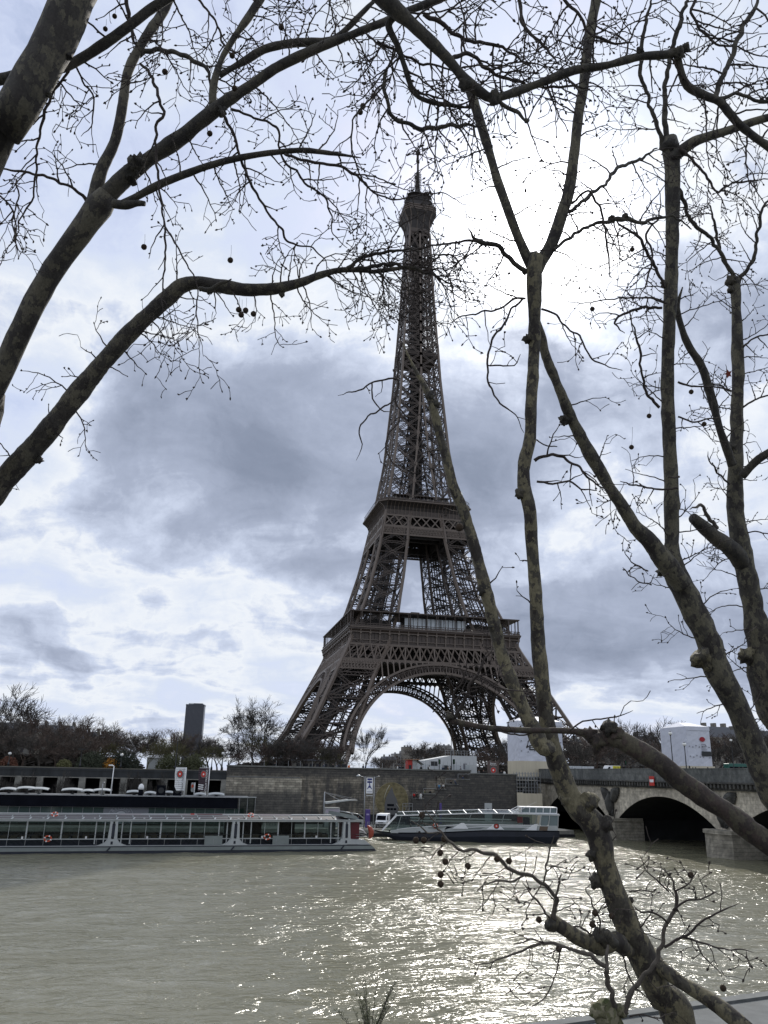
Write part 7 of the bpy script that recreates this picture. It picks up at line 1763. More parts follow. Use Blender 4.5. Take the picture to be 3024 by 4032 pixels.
    for x, y in ((495, 70), (455, 125)): t.ball(QL, x, y, 6.4, 0, 10)
    return t.finish(b)
def tree_left_fork():
    global WS; WS = 0.70
    t = Near('plane_tree', 'forked plane tree at the left edge, one limb arching towards the iron tower', None)
    e = P3(-140/1.0972, 1950/1.0972, 7.6); b = ground_from(e, 1.0, -2.0); mid = b.lerp(e, .55)+RT*-.25
    t.limb(QL, [(-60, 1740, 150), (0, 1630, 132), (100, 1410, 135), (200, 1215, 138), (300, 1065, 142), (380, 960, 150), (430, 890, 155), (470, 840, 130)], 7.5, 7.5, mt=bark_l, kind='trunk', n=20, key='tr', ext=[(0, e, .20), (0, mid, .24), (0, b, .29)])
    t.limb(QL, [(400, 900, 70), (410, 840, 80), (440, 730, 76), (500, 600, 66), (530, 450, 62), (550, 320, 58), (590, 230, 60), (650, 130, 60), (700, 60, 56), (760, -60, 45)], 7.5, 7.9, bark_l, key='L')
    t.limb(QL, [(430, 900, 120), (470, 840, 120), (540, 765, 112), (640, 690, 92), (760, 610, 90), (880, 515, 85), (960, 450, 80), (1060, 385, 60), (1200, 290, 60), (1350, 218, 58), (1500, 158, 54), (1659, 95, 48), (1740, 55, 40), (1850, 15, 34), (1960, -30, 30)], 7.5, 7.7, bark_d, key='R', rough=.12, n=18)
    t.knob(QL, 585, 700, 50, 7.45); t.knob(QL, 555, 735, 44, 7.42); t.knob(QL, 950, 465, 30, 7.5)
    t.limb(QL, [(490, 880, 60), (540, 885, 58), (590, 878, 40), (625, 880, 22)], 7.4, 7.35, bark_d, key='stub')
    t.limb(QL, [(530, 880, 50), (600, 845, 44), (680, 802, 36), (800, 752, 32), (950, 702, 30), (1100, 670, 28), (1220, 655, 26), (1320, 650, 22), (1450, 665, 18), (1560, 682, 14)], 7.4, 7.3, bark_d, key='arch')
    t.limb(QL, [(1230, 665, 16), (1300, 690, 16), (1400, 705, 16), (1500, 735, 15), (1570, 780, 14), (1600, 820, 13), (1680, 838, 10)], 7.3, 7.3, twigm, key='arch2')
    t.limb(QL, [(375, 870, 22), (350, 835, 18), (280, 795, 16), (200, 765, 16), (100, 740, 14), (-20, 722, 14)], 7.5, 7.3, twigm, key='l1')
    t.limb(QL, [(70, 775, 9), (75, 860, 9), (60, 950, 8), (65, 1040, 7), (80, 1120, 6)], 7.2, 7.2, twigm, key='l2'); t.limb(QL, [(-20, 830, 12), (40, 880, 11), (70, 960, 9), (60, 1040, 8), (90, 1100, 6)], 7.0, 7.1, twigm, key='l3')
    t.limb(QL, [(920, 460, 46), (920, 390, 46), (935, 320, 45), (965, 240, 40), (1020, 150, 38), (1070, 80, 36), (1130, -10, 34)], 7.6, 7.8, bark_l, key='u1')
    t.limb(QL, [(950, 325, 40), (1000, 295, 38), (1060, 262, 36), (1150, 210, 35), (1280, 185, 35), (1400, 180, 34), (1470, 150, 26), (1600, 20, 22), (1659, -30, 18)], 7.7, 7.9, bark_d, key='u2')
    t.limb(QL, [(600, 240, 30), (640, 220, 28), (700, 215, 26), (790, 235, 24), (870, 280, 22), (900, 310, 20), (905, 360, 16), (930, 440, 12)], 7.8, 7.7, bark_d, key='u3')
    t.limb(QL, [(605, 275, 16), (655, 330, 18), (680, 400, 18), (705, 490, 17), (675, 540, 16), (672, 640, 15), (680, 740, 13), (700, 900, 12), (714, 1000, 12), (712, 1150, 10), (700, 1290, 9), (715, 1420, 8), (745, 1500, 6)], 7.4, 7.0, twigm, key='v1')
    t.limb(QL, [(714, 980, 10), (760, 1060, 10), (800, 1130, 9), (850, 1230, 8), (850, 1330, 8), (855, 1430, 7), (880, 1540, 5)], 7.1, 6.9, twigm, key='v2')
    t.limb(QL, [(960, 480, 20), (1000, 560, 17), (1035, 670, 15), (1090, 800, 14), (1150, 900, 14), (1220, 1000, 13), (1245, 1045, 12), (1300, 1060, 12), (1370, 1085, 12), (1400, 1120, 12), (1415, 1170, 10)], 7.3, 7.6, twigm, key='w1')
    t.limb(QL, [(1000, 472, 16), (1100, 510, 14), (1200, 557, 14), (1210, 640, 12), (1230, 700, 14), (1280, 740, 14), (1330, 800, 14), (1400, 850, 12), (1430, 930, 10), (1440, 1010, 9), (1500, 1070, 8)], 7.3, 7.4, twigm, key='w2')
    t.limb(QL, [(540, -20, 22), (560, 80, 22), (575, 160, 18), (590, 200, 14)], 7.6, 7.8, twigm, key='x1'); t.limb(QL, [(850, -10, 14), (930, 90, 13), (960, 180, 12), (1000, 230, 10), (1060, 200, 8)], 7.9, 7.9, twigm, key='x2')
    # lower arching limb
    e2 = P3(-260/1.0972, 2420/1.0972, 7.9)
    t.limb(QL, [(-60, 2170, 150), (30, 2060, 142), (100, 1985, 138), (180, 1895, 132), (300, 1745, 120), (450, 1560, 112), (600, 1400, 105), (720, 1292, 100), (780, 1238, 96), (850, 1222, 90), (950, 1236, 82), (1080, 1252, 76), (1200, 1245, 72), (1300, 1220, 60), (1380, 1190, 54), (1480, 1166, 44), (1600, 1172, 38), (1659, 1168, 36), (1749, 1158, 28), (1839, 1170, 20), (1920, 1158, 13), (1980, 1168, 7)], 7.9, 8.3, bark_l, key='low', n=18,
           ext=[(0, e2, .19), (0, b.lerp(e, .35), .22)])
    t.knob(QL, 190, 1870, 34, 7.8); t.knob(QL, 195, 2010, 22, 7.8); t.knob(QL, 880, 1215, 22, 7.75); t.knob(QL, 1215, 1270, 16, 8.0)
    t.limb(QL, [(860, 1250, 30), (930, 1240, 26), (1000, 1205, 12)], 7.8, 7.8, bark_d, key='st2')
    t.limb(QL, [(1500, 1160, 24), (1530, 1135, 20), (1580, 1108, 20), (1659, 1092, 18), (1750, 1075, 12), (1830, 1085, 10)], 8.1, 8.2, bark_d, key='lo2')
    t.limb(QL, [(1520, 1168, 22), (1600, 1150, 20), (1700, 1145, 20), (1800, 1165, 18), (1900, 1200, 12), (1960, 1240, 8)], 8.05, 8.1, bark_d, key='lo3')
    for k_, dn, L in (('L', 1.5, .4), ('R', 3.0, .55), ('arch', 5, .42), ('arch2', 8, .42), ('l1', 5, .35), ('u1', 5, .4), ('u2', 6, .5), ('u3', 5, .4), ('v1', 5, .30), ('w1', 6, .30), ('w2', 6, .32), ('x1', 8, .35), ('x2', 8, .4)): t.sprout(k_, dn, L, .7, bias=(0, 0, -.45), t0=.15)
    t.sprout('l2', 10, .26, 1.0, bias=(0, 0, -.5)); t.sprout('l3', 11, .3, 1.0, bias=(0, 0, -.5)); t.sprout('v1', 9, .34, 1.0, bias=(.0, 0, -.6), t0=.78); t.sprout('v2', 9, .30, 1.0, bias=(0, 0, -.6), t0=.5)
    t.sprout('low', 3.2, .42, .3, bias=(0, 0, .5), t0=.62); t.sprout('low', 3.0, .3, .8, bias=(0, 0, -.6), t0=.55); t.sprout('lo2', 10, .42, .6); t.sprout('lo3', 12, .5, .9, bias=(0, 0, -.4)); t.sprout('low', 10, .5, .8, bias=(0, 0, -.3), t0=.85)
    t.sprout('R', 4.5, .6, .8, bias=(0, 0, -.4), t0=.6)
    for x, y, s_ in ((712, 310, 40), (622, 1067, 50), (995, 1124, 60), (906, 577, 20), (1013, 382, 0), (1003, 240, 20), (1215, 118, 20), (1031, 1338, 50), (1042, 1360, 60), (1061, 1341, 50), (1095, 1356, 60), (1568, 458, 0), (1556, 484, 0)): t.ball(QL, x, y, 7.4, s_, 12)
    return t.finish(b)
def tree_centre():
    global WS; WS = 0.88
    t = Near('plane_tree', 'pale mottled plane tree from bottom right with two stems and a high V fork', None)
    e = P3(QB(1310, 2330)[0], QB(1310, 2330)[1], 6.9); b = ground_from(e, 1.2, 1.2)
    t.limb(QB, [(1310, 2330, 155), (1190, 2080, 142), (1120, 1930, 132), (1060, 1800, 122), (1010, 1680, 116), (975, 1590, 112), (950, 1500, 105), (935, 1420, 112), (900, 1345, 125), (850, 1290, 128), (800, 1225, 112), (760, 1120, 98), (720, 1000, 92), (700, 880, 80), (680, 700, 72), (665, 550, 68), (655, 350, 66), (640, 150, 64), (630, 0, 62), (605, -112, 68), (606, -212, 60), (630, -312, 58), (635, -462, 58), (645, -612, 58), (650, -762, 60), (650, -912, 70), (650, -1052, 76), (662, -1105, 70)], 6.9, 7.7, bark, kind='trunk', key='tr', n=20, rough=.13, ext=[(0, b.lerp(e, .5), .19), (0, b, .26)])
    for x, y, r, d in ((905, 1268, 46, 7.0), (965, 1372, 42, 7.0), (985, 1345, 22, 6.95), (910, 1500, 30, 6.95), (920, 1612, 34, 6.95), (985, 1608, 14, 6.85), (1080, 1700, 16, 6.9), (800, 1250, 40, 7.05), (600, -80, 30, 7.3), (620, -60, 18, 7.25), (618, -745, 26, 7.62)): t.knob(QB, x, y, r, d, bark if r > 38 else bark_d)
    t.limb(QR, [(655, 1190, 56), (635, 1145, 54), (590, 1050, 45), (540, 920, 44), (490, 780, 44), (450, 640, 44), (420, 540, 46), (395, 460, 46), (372, 390, 44)], 7.7, 7.9, bark_m, key='V1')
    t.limb(QR, [(650, 1190, 60), (680, 1130, 62), (725, 1050, 58), (770, 920, 58), (800, 820, 56), (820, 680, 50), (840, 500, 48), (865, 350, 50), (880, 200, 50), (900, 80, 48), (925, -40, 46)], 7.7, 8.0, bark_m, key='V2')
    t.limb(QR, [(615, 1180, 30), (585, 1150, 28), (540, 1110, 28), (500, 1075, 28), (455, 1052, 28), (410, 1040, 26), (380, 1015, 18), (362, 985, 12)], 7.7, 7.5, bark_d, key='s1')
    t.limb(QR, [(410, 1042, 16), (330, 1045, 14), (250, 1055, 12), (190, 1068, 11), (120, 1085, 10), (60, 1082, 8)], 7.5, 7.5, twigm, key='s2')
    t.limb(QR, [(735, 1080, 20), (800, 1030, 18), (880, 980, 18), (960, 958, 22), (1040, 940, 28), (1110, 962, 20), (1190, 940, 18), (1260, 940, 16), (1330, 990, 14)], 7.7, 8.2, bark_d, key='s3'); t.knob(QR, 985, 945, 20, 7.9); t.knob(QR, 1040, 935, 16, 7.95)
    t.limb(QR, [(800, 915, 22), (880, 850, 18), (960, 790, 18), (1020, 720, 20), (1100, 690, 18), (1180, 640, 16)], 7.8, 8.6, bark_d, key='s4')
    t.limb(QR, [(810, 880, 14), (880, 830, 14), (930, 900, 14), (950, 990, 12), (970, 1100, 11), (975, 1200, 8)], 7.8, 7.8, twigm, key='s5')
    # drooping loops on the left of the trunk
    t.limb(QR, [(600, 1290, 14), (550, 1340, 13), (520, 1400, 13), (470, 1460, 12), (445, 1560, 12), (455, 1650, 11), (500, 1740, 10), (570, 1790, 9), (605, 1870, 7)], 7.4, 7.1, twigm, key='q1'); t.limb(QR, [(446, 1578, 9), (500, 1580, 9), (560, 1578, 7), (590, 1530, 5)], 7.2, 7.1, twigm, key='q1b')
    t.limb(QR, [(610, 1290, 14), (560, 1290, 13), (500, 1330, 12), (420, 1350, 11), (340, 1365, 9), (270, 1400, 7)], 7.4, 7.2, twigm, key='q2')
    t.limb(QR, [(680, 1335, 14), (740, 1355, 13), (780, 1410, 12), (850, 1450, 11), (880, 1530, 10), (950, 1580, 9), (1030, 1600, 7)], 7.5, 7.3, twigm, key='q3')
    t.limb(QR, [(660, 1900, 9), (690, 1920, 8), (750, 1930, 6)], 7.3, 7.2, twigm, key='q4')
    t.limb(QR, [(650, 1990, 22), (700, 1968, 18), (770, 1972, 16), (830, 2010, 14), (880, 2060, 12), (940, 2100, 9), (1000, 2150, 8)], 7.3, 7.1, twigm, key='q5'); t.limb(QR, [(660, 2080, 14), (730, 2090, 12), (800, 2080, 12), (850, 2110, 10), (920, 2120, 8)], 7.2, 7.1, twigm, key='q6')
    # left stem with a broken top
    t.limb(QB, [(715, 1010, 76), (690, 1020, 76), (640, 930, 72), (580, 800, 70), (520, 650, 66), (480, 500, 64), (430, 300, 62), (390, 150, 56), (345, 0, 52), (300, -112, 48), (270, -232, 45), (240, -332, 40), (212, -450, 38), (180, -532, 30), (120, -642, 20), (80, -732, 14)], 7.0, 7.7, bark, key='stem2', n=16, rough=.14)
    for x, y, r, d in ((200, -500, 26, 7.55), (225, -470, 22, 7.5), (425, 330, 34, 7.35), (470, 490, 30, 7.3), (330, 60, 20, 7.3)): t.knob(QB, x, y, r, d)
    t.limb(QR, [(78, 1480, 12), (60, 1560, 12), (62, 1640, 11), (50, 1720, 11), (70, 1770, 10), (110, 1800, 9), (160, 1790, 8), (190, 1765, 7)], 7.6, 7.4, twigm, key='r1'); t.limb(QR, [(62, 1640, 12), (20, 1636, 11), (-40, 1650, 10), (-100, 1680, 9), (-150, 1695, 7), (-200, 1710, 5)], 7.5, 7.2, twigm, key='r2')
    t.limb(QR, [(60, 1700, 11), (30, 1740, 10), (-20, 1770, 10), (-70, 1800, 9), (-110, 1860, 8), (-95, 1920, 7), (-120, 1990, 5)], 7.5, 7.2, twigm, key='r3'); t.limb(QR, [(-52, 1655, 9), (-45, 1720, 9), (-10, 1770, 8), (30, 1780, 6)], 7.4, 7.3, twigm, key='r4')
    t.limb(QR, [(70, 1770, 9), (60, 1830, 9), (20, 1870, 9), (10, 1930, 8), (30, 1990, 7), (90, 2040, 6), (140, 2060, 5)], 7.4, 7.2, twigm, key='r5')
    # right hand lower branch and the low bent limb with shoots
    t.limb(QB, [(1150, 1900, 60), (1190, 1960, 68), (1280, 2030, 70), (1380, 2090, 70), (1480, 2160, 75), (1570, 2240, 82)], 7.0, 6.4, bark, key='lr')
    t.limb(QB, [(1070, 1900, 50), (1040, 1890, 62), (1000, 1850, 80), (940, 1872, 88), (860, 1850, 76), (780, 1800, 70), (725, 1768, 62)], 6.9, 6.4, bark, key='bl', rough=.16); t.knob(QB, 935, 1850, 52, 6.6, bark_d); t.knob(QB, 722, 1778, 34, 6.4)
    t.limb(QB, [(960, 1812, 30), (975, 1840, 40), (1000, 1870, 46)], 6.5, 6.5, bark_d, key='bs')
    t.limb(QB, [(735, 1770, 34), (742, 1715, 26), (740, 1660, 24), (690, 1610, 22), (620, 1568, 20), (540, 1542, 20), (475, 1485, 20), (420, 1468, 18), (330, 1460, 17), (285, 1425, 15), (245, 1380, 13), (205, 1330, 11), (180, 1280, 8), (165, 1240, 5)], 6.4, 6.1, twig2, key='z1')
    t.limb(QB, [(245, 1385, 10), (190, 1380, 9), (140, 1345, 7), (110, 1330, 5)], 6.1, 6.0, twig2, key='z2'); t.limb(QB, [(740, 1665, 14), (755, 1610, 12), (765, 1560, 8)], 6.3, 6.3, twig2, key='z3'); t.limb(QB, [(610, 1565, 14), (560, 1590, 12), (480, 1590, 10), (400, 1640, 7)], 6.3, 6.2, twig2, key='z4'); t.limb(QB, [(690, 1600, 11), (700, 1520, 10), (720, 1450, 8), (735, 1400, 5)], 6.3, 6.2, twig2, key='z5')
    t.limb(QB, [(728, 1770, 12), (680, 1700, 11), (640, 1650, 9), (600, 1600, 6)], 6.4, 6.3, twig2, key='z6')
    t.limb(QB, [(1060, 1640, 10), (1110, 1635, 9), (1170, 1640, 6)], 6.9, 6.8, twig2, key='z7'); t.limb(QB, [(930, 1830, 12), (930, 1760, 11), (900, 1690, 9), (870, 1620, 6)], 6.6, 6.5, twig2, key='z8'); t.limb(QB, [(900, 1830, 12), (840, 1790, 11), (780, 1790, 9)], 6.6, 6.5, twig2, key='z9')
    t.limb(QB, [(1030, 1910, 10), (1050, 1990, 9), (1090, 2060, 8), (1150, 2110, 6)], 6.6, 6.5, twigm, key='za')
    for k_, dn, L in (('V1', 4, .32), ('V2', 4.5, .34), ('s2', 9, .36), ('s1', 5, .34), ('s3', 7, .40), ('s4', 6, .36), ('s5', 7, .3), ('q2', 7, .28), ('q3', 6, .24), ('q5', 7, .26), ('q6', 7, .22), ('r2', 4, .12), ('r5', 4, .12)): t.sprout(k_, dn, L, .6, bias=(0, 0, -.3), t0=.1)
    for k_, dn, L in (('z1', 8, .22), ('z2', 6, .12), ('z3', 9, .18), ('z4', 8, .2), ('z5', 9, .18), ('z6', 9, .2), ('z7', 9, .16), ('z8', 9, .16), ('z9', 9, .16), ('q1', 2, .1), ('q1b', 5, .1), ('za', 5, .12)): t.sprout(k_, dn, L, .1, bias=(0, 0, .1), r=.0048)
    t.sprout('stem2', 2.0, .22, .1, bias=(.3, 0, .1), t0=.3, t1=.85); t.sprout('tr', 1.2, .22, .0, t0=.45, t1=.8)
    for x, y, s_ in ((164, 1310, 0), (138, 1418, 0), (172, 1418, 0), (260, 1412, 0), (243, 1472, 0), (265, 1510, 30), (245, 1567, 60), (245, 1607, 40), (362, 1530, 0), (488, 1498, 30), (540, 1507, 20), (670, 1762, 30), (912, 1732, 30), (900, 1782, 0), (984, 1745, 40), (1325, 1568, 20), (755, 1888, 0), (325, 66, 0)): t.ball(QB, x, y, 6.2, s_, 13 if x != 325 else 17)
    return t.finish(b)
def tree_right():
    global WS; WS = 0.85
    t = Near('plane_tree', 'plane tree at right forking low into an upright and a slanting stem', None)
    e = P3(QB(1850, 1560)[0], QB(1850, 1560)[1], 8.6); b = ground_from(e, .5, 1.0)
    t.limb(QB, [(1850, 1560, 150), (1670, 1200, 128), (1590, 1000, 120), (1520, 830, 122), (1440, 680, 124), (1410, 570, 122), (1350, 450, 122), (1290, 330, 126), (1245, 225, 112), (1243, 130, 80), (1243, 0, 72), (1240, -162, 70), (1230, -362, 68), (1225, -562, 66), (1230, -762, 66), (1240, -962, 66), (1245, -1162, 64), (1247, -1362, 72), (1243, -1562, 84), (1235, -1610, 70)], 8.6, 9.6, bark_m, kind='trunk', key='tr', n=20, rough=.12, ext=[(0, b.lerp(e, .5), .22), (0, b, .28)])
    t.knob(QB, 1395, 640, 60, 8.7, bark); t.knob(QB, 1150, 268, 26, 8.8); t.knob(QR, 1232, 632, 42, 9.5); t.knob(QR, 1275, 660, 30, 9.5); t.knob(QR, 1215, 1215, 20, 9.2)
    t.limb(QB, [(1290, 320, 100), (1240, 250, 100), (1195, 190, 92), (1150, 130, 78), (1090, 70, 70), (1045, 0, 66), (960, -132, 62), (890, -252, 62), (830, -362, 60), (790, -452, 58), (740, -572, 50), (700, -672, 42), (680, -762, 34), (660, -850, 26), (640, -960, 20)], 8.8, 8.6, bark_m, key='l', n=16, rough=.13)
    for x, y, r in ((785, -400, 26), (800, -440, 16), (930, -170, 14)): t.knob(QB, x, y, r, 8.6)
    t.limb(QR, [(1225, 640, 32), (1212, 560, 30), (1210, 450, 28), (1225, 300, 26), (1268, 130, 28), (1315, -20, 30)], 9.6, 9.6, bark_d, key='u1'); t.limb(QR, [(1215, 640, 26), (1180, 540, 22), (1140, 430, 20), (1108, 300, 22), (1115, 180, 22), (1160, -20, 20)], 9.6, 9.5, bark_d, key='u2')
    t.limb(QR, [(1240, 690, 60), (1280, 655, 56), (1340, 612, 50), (1400, 590, 45), (1500, 560, 42), (1600, 525, 40), (1690, 500, 38)], 9.5, 9.3, bark_m, key='u3')
    t.limb(QR, [(1250, 800, 26), (1290, 850, 22), (1320, 950, 22), (1400, 1020, 22), (1460, 1100, 22), (1510, 1190, 22)], 9.6, 9.9, bark_d, key='u4'); t.limb(QR, [(1280, 640, 20), (1330, 690, 16), (1400, 770, 14), (1430, 830, 12), (1520, 790, 12), (1680, 775, 10)], 9.4, 9.3, twigm, key='u5')
    t.limb(QR, [(1210, 1240, 18), (1170, 1150, 18), (1130, 1080, 18), (1100, 1020, 16), (1040, 980, 14), (980, 940, 12)], 9.2, 9.0, twigm, key='m1'); t.limb(QR, [(1200, 1330, 16), (1120, 1330, 15), (1030, 1355, 15), (1000, 1400, 12), (1040, 1440, 9)], 9.2, 9.0, twigm, key='m2'); t.limb(QR, [(1190, 1760, 16), (1140, 1700, 15), (1110, 1600, 14), (1100, 1480, 13), (1060, 1370, 10)], 9.1, 8.9, twigm, key='m3')
    t.limb(QR, [(1270, 1650, 12), (1330, 1670, 11), (1420, 1670, 10), (1500, 1690, 7)], 9.1, 9.0, twigm, key='m4'); t.limb(QR, [(1270, 1800, 12), (1330, 1820, 10), (1400, 1815, 9), (1460, 1800, 6)], 9.1, 9.0, twigm, key='m5'); t.limb(QR, [(1220, 1310, 12), (1150, 1290, 11), (1080, 1290, 10), (980, 1290, 8), (860, 1310, 7), (780, 1300, 6)], 9.1, 8.8, twigm, key='m6')
    t.limb(QR, [(1270, 2110, 14), (1190, 2112, 12), (1100, 2100, 10), (1020, 2080, 7)], 8.9, 8.7, twigm, key='m7'); t.limb(QR, [(1275, 2060, 12), (1230, 2060, 9)], 8.9, 8.8, twigm, key='m8')
    t.limb(QB, [(1155, 315, 9), (1110, 300, 8), (1070, 280, 7), (1030, 240, 5)], 8.6, 8.4, twigm, key='n1'); t.limb(QB, [(1140, 255, 9), (1090, 230, 8), (1055, 200, 6), (1032, 160, 4)], 8.6, 8.4, twigm, key='n2')
    t.limb(QR, [(1190, 940, 12), (1130, 1010, 12), (1160, 1100, 11), (1140, 1200, 10), (1100, 1300, 7)], 9.1, 9.0, twigm, key='n3')
    for k_, dn, L in (('u1', 5, .5), ('u2', 6, .5), ('u3', 7, .5), ('u4', 7, .42), ('u5', 7, .4), ('m1', 7, .42), ('m2', 6, .34), ('m3', 5, .34), ('m4', 7, .3), ('m5', 6, .28), ('m6', 6, .34), ('m7', 7, .3), ('n1', 8, .1), ('n2', 8, .1), ('n3', 6, .3)): t.sprout(k_, dn, L, .5, bias=(0, 0, -.2), t0=.1)
    t.sprout('tr', 4.0, .45, .4, t0=.58, t1=.98); t.sprout('l', 2.2, .30, .3, t0=.30, t1=.75)
    for x, y, s_ in ((1145, 1797, 0), (1069, 1932, 80), (1383, 1832, 0), (1327, 1693, 0), (900, 1335, 0), (1072, 1078, 0)): t.ball(QR, x, y, 8.9, s_, 10)
    return t.finish(b)
def tree_far_right():
    global WS; WS = 0.86
    t = Near('plane_tree', 'bumpy plane tree at the right edge with a sawn-off stub', None)
    e = P3(QB(1830, 1200)[0], QB(1830, 1200)[1], 9.6); b = ground_from(e, .5, .8)
    t.limb(QB, [(1830, 1200, 165), (1680, 850, 155), (1640, 700, 145), (1620, 560, 108), (1592, 400, 102), (1562, 250, 96), (1538, 120, 95), (1518, 0, 82), (1518, -162, 76), (1523, -312, 64), (1525, -462, 58), (1530, -612, 57), (1526, -762, 57), (1520, -912, 46), (1520, -1010, 48)], 9.6, 10.4, bark_m, kind='trunk', key='tr', n=18, rough=.13, ext=[(0, b.lerp(e, .5), .27), (0, b, .33)])
    t.limb(QB, [(1560, 240, 70), (1530, 190, 86), (1480, 145, 82), (1420, 100, 72), (1370, 55, 66), (1335, 25, 62)], 9.9, 9.5, bark_d, key='st', rough=.2); t.knob(QB, 1535, 615, 44, 9.8, bark); t.knob(QR, 1515, 1205, 30, 10.3); t.knob(QR, 1512, 1245, 22, 10.3); t.knob(QR, 1545, 1400, 18, 10.2); t.knob(QR, 1495, 1935, 26, 9.9)
    t.limb(QB, [(1440, 70, 26), (1400, 20, 22), (1370, -30, 18), (1320, -10, 10)], 9.7, 9.5, twig2, key='st2')
    t.limb(QR, [(1515, 1230, 30), (1545, 1195, 24), (1600, 1110, 20), (1612, 1010, 18), (1640, 900, 17), (1675, 840, 16)], 10.4, 10.3, bark_d, key='a'); t.limb(QR, [(1520, 1230, 30), (1500, 1180, 24), (1450, 1080, 18), (1435, 990, 16), (1400, 880, 12)], 10.4, 10.3, bark_d, key='b')
    t.limb(QR, [(1505, 2010, 46), (1485, 1950, 42), (1450, 1850, 38), (1410, 1700, 36), (1370, 1580, 34), (1320, 1500, 32), (1290, 1430, 28), (1268, 1330, 24), (1290, 1240, 16)], 9.9, 9.7, bark_d, key='c'); t.limb(QR, [(1545, 2060, 44), (1580, 2020, 40), (1620, 1982, 36), (1690, 1940, 34)], 9.9, 9.8, bark_d, key='d')
    t.limb(QR, [(1550, 1760, 12), (1600, 1730, 11), (1690, 1700, 9)], 10, 10, twigm, key='e'); t.limb(QR, [(1550, 1500, 12), (1600, 1460, 10), (1690, 1440, 8)], 10.1, 10.1, twigm, key='f'); t.limb(QR, [(1500, 1690, 12), (1430, 1660, 10), (1360, 1660, 8)], 10.1, 10.0, twigm, key='g')
    t.limb(QB, [(1550, 95, 10), (1600, 85, 8), (1680, 100, 6)], 9.9, 9.8, twigm, key='h'); t.limb(QR, [(1490, 2090, 12), (1440, 2040, 10), (1405, 1990, 8), (1400, 1950, 5)], 9.9, 9.8, twigm, key='i')
    for k_, dn, L in (('a', 5, .4), ('b', 5, .4), ('c', 3, .3), ('e', 8, .35), ('f', 8, .35), ('g', 8, .35), ('h', 7, .15), ('i', 7, .2), ('d', 3, .3)): t.sprout(k_, dn, L, .4, t0=.1)
    t.sprout('tr', 4.5, .5, .3, t0=.6, t1=1.0)
    lf = MB().use(mat('dry_leaf', (.16, .03, .015), .8)); f = QR(1488, 1615); c = P3(f[0], f[1], 9.9); u = RT*.05; v_ = UP*.06
    pts = [c+u*cos(k*pi/5)*(1 if k % 2 else .5)+v_*sin(k*pi/5)*(1 if k % 2 else .5) for k in range(10)]; lf.prism(pts, FW*.003); t.limbs.append(('dry_leaf', lf))
    return t.finish(b)
def tree_diag():
    global WS; WS = 0.80
    t = Near('plane_tree', 'reddish diagonal plane limb crossing before the bridge, ending in a torn knob', None)
    e = P3(QB(1830, 1580)[0], QB(1830, 1580)[1], 5.8); b = ground_from(e, 1.4, 1.8)
    t.limb(QB, [(1830, 1580, 128), (1700, 1460, 120), (1600, 1390, 115), (1500, 1310, 110), (1380, 1230, 105), (1280, 1160, 105), (1180, 1080, 106), (1100, 1030, 102), (1020, 985, 94), (950, 975, 84), (895, 965, 62), (850, 952, 38), (780, 945, 28), (600, 943, 26), (450, 933, 24), (350, 914, 22), (290, 903, 30)], 5.8, 6.4, bark_r, kind='trunk', key='tr', n=20, rough=.16, ext=[(0, b.lerp(e, .5)+RT*.1, .15), (0, b, .2)])
    for x, y, r, m_ in ((980, 932, 40, bark_d), (935, 1000, 50, bark_r), (1010, 965, 40, bark_r), (905, 975, 34, bark_r), (290, 905, 24, bark_d)): t.knob(QB, x, y, r, 6.05, m_)
    t.limb(QB, [(290, 905, 24), (330, 850, 22), (360, 800, 20), (375, 740, 18), (415, 690, 15), (440, 640, 11), (470, 590, 8)], 6.4, 6.3, twigm, key='a'); t.limb(QB, [(350, 845, 14), (300, 800, 12), (340, 720, 10), (360, 650, 8)], 6.4, 6.4, twigm, key='b'); t.limb(QB, [(400, 700, 10), (460, 740, 10), (540, 770, 9), (620, 770, 6)], 6.3, 6.2, twigm, key='c')
    t.limb(QB, [(800, 945, 10), (860, 905, 10), (920, 895, 9), (980, 888, 9), (1040, 875, 7), (1075, 857, 5)], 6.1, 6.0, twigm, key='d'); t.limb(QB, [(650, 950, 10), (590, 965, 9), (530, 960, 8), (500, 940, 6)], 6.3, 6.2, twigm, key='e')
    t.limb(QB, [(310, 890, 10), (290, 850, 9), (330, 790, 8), (400, 800, 7), (480, 830, 5)], 6.3, 6.3, twigm, key='f')
    for k_, dn, L in (('a', 9, .22), ('b', 9, .2), ('c', 8, .16), ('d', 6, .08), ('e', 6, .08), ('f', 6, .14)): t.sprout(k_, dn, L, .3, r=.005)
    return t.finish(b, twigm)
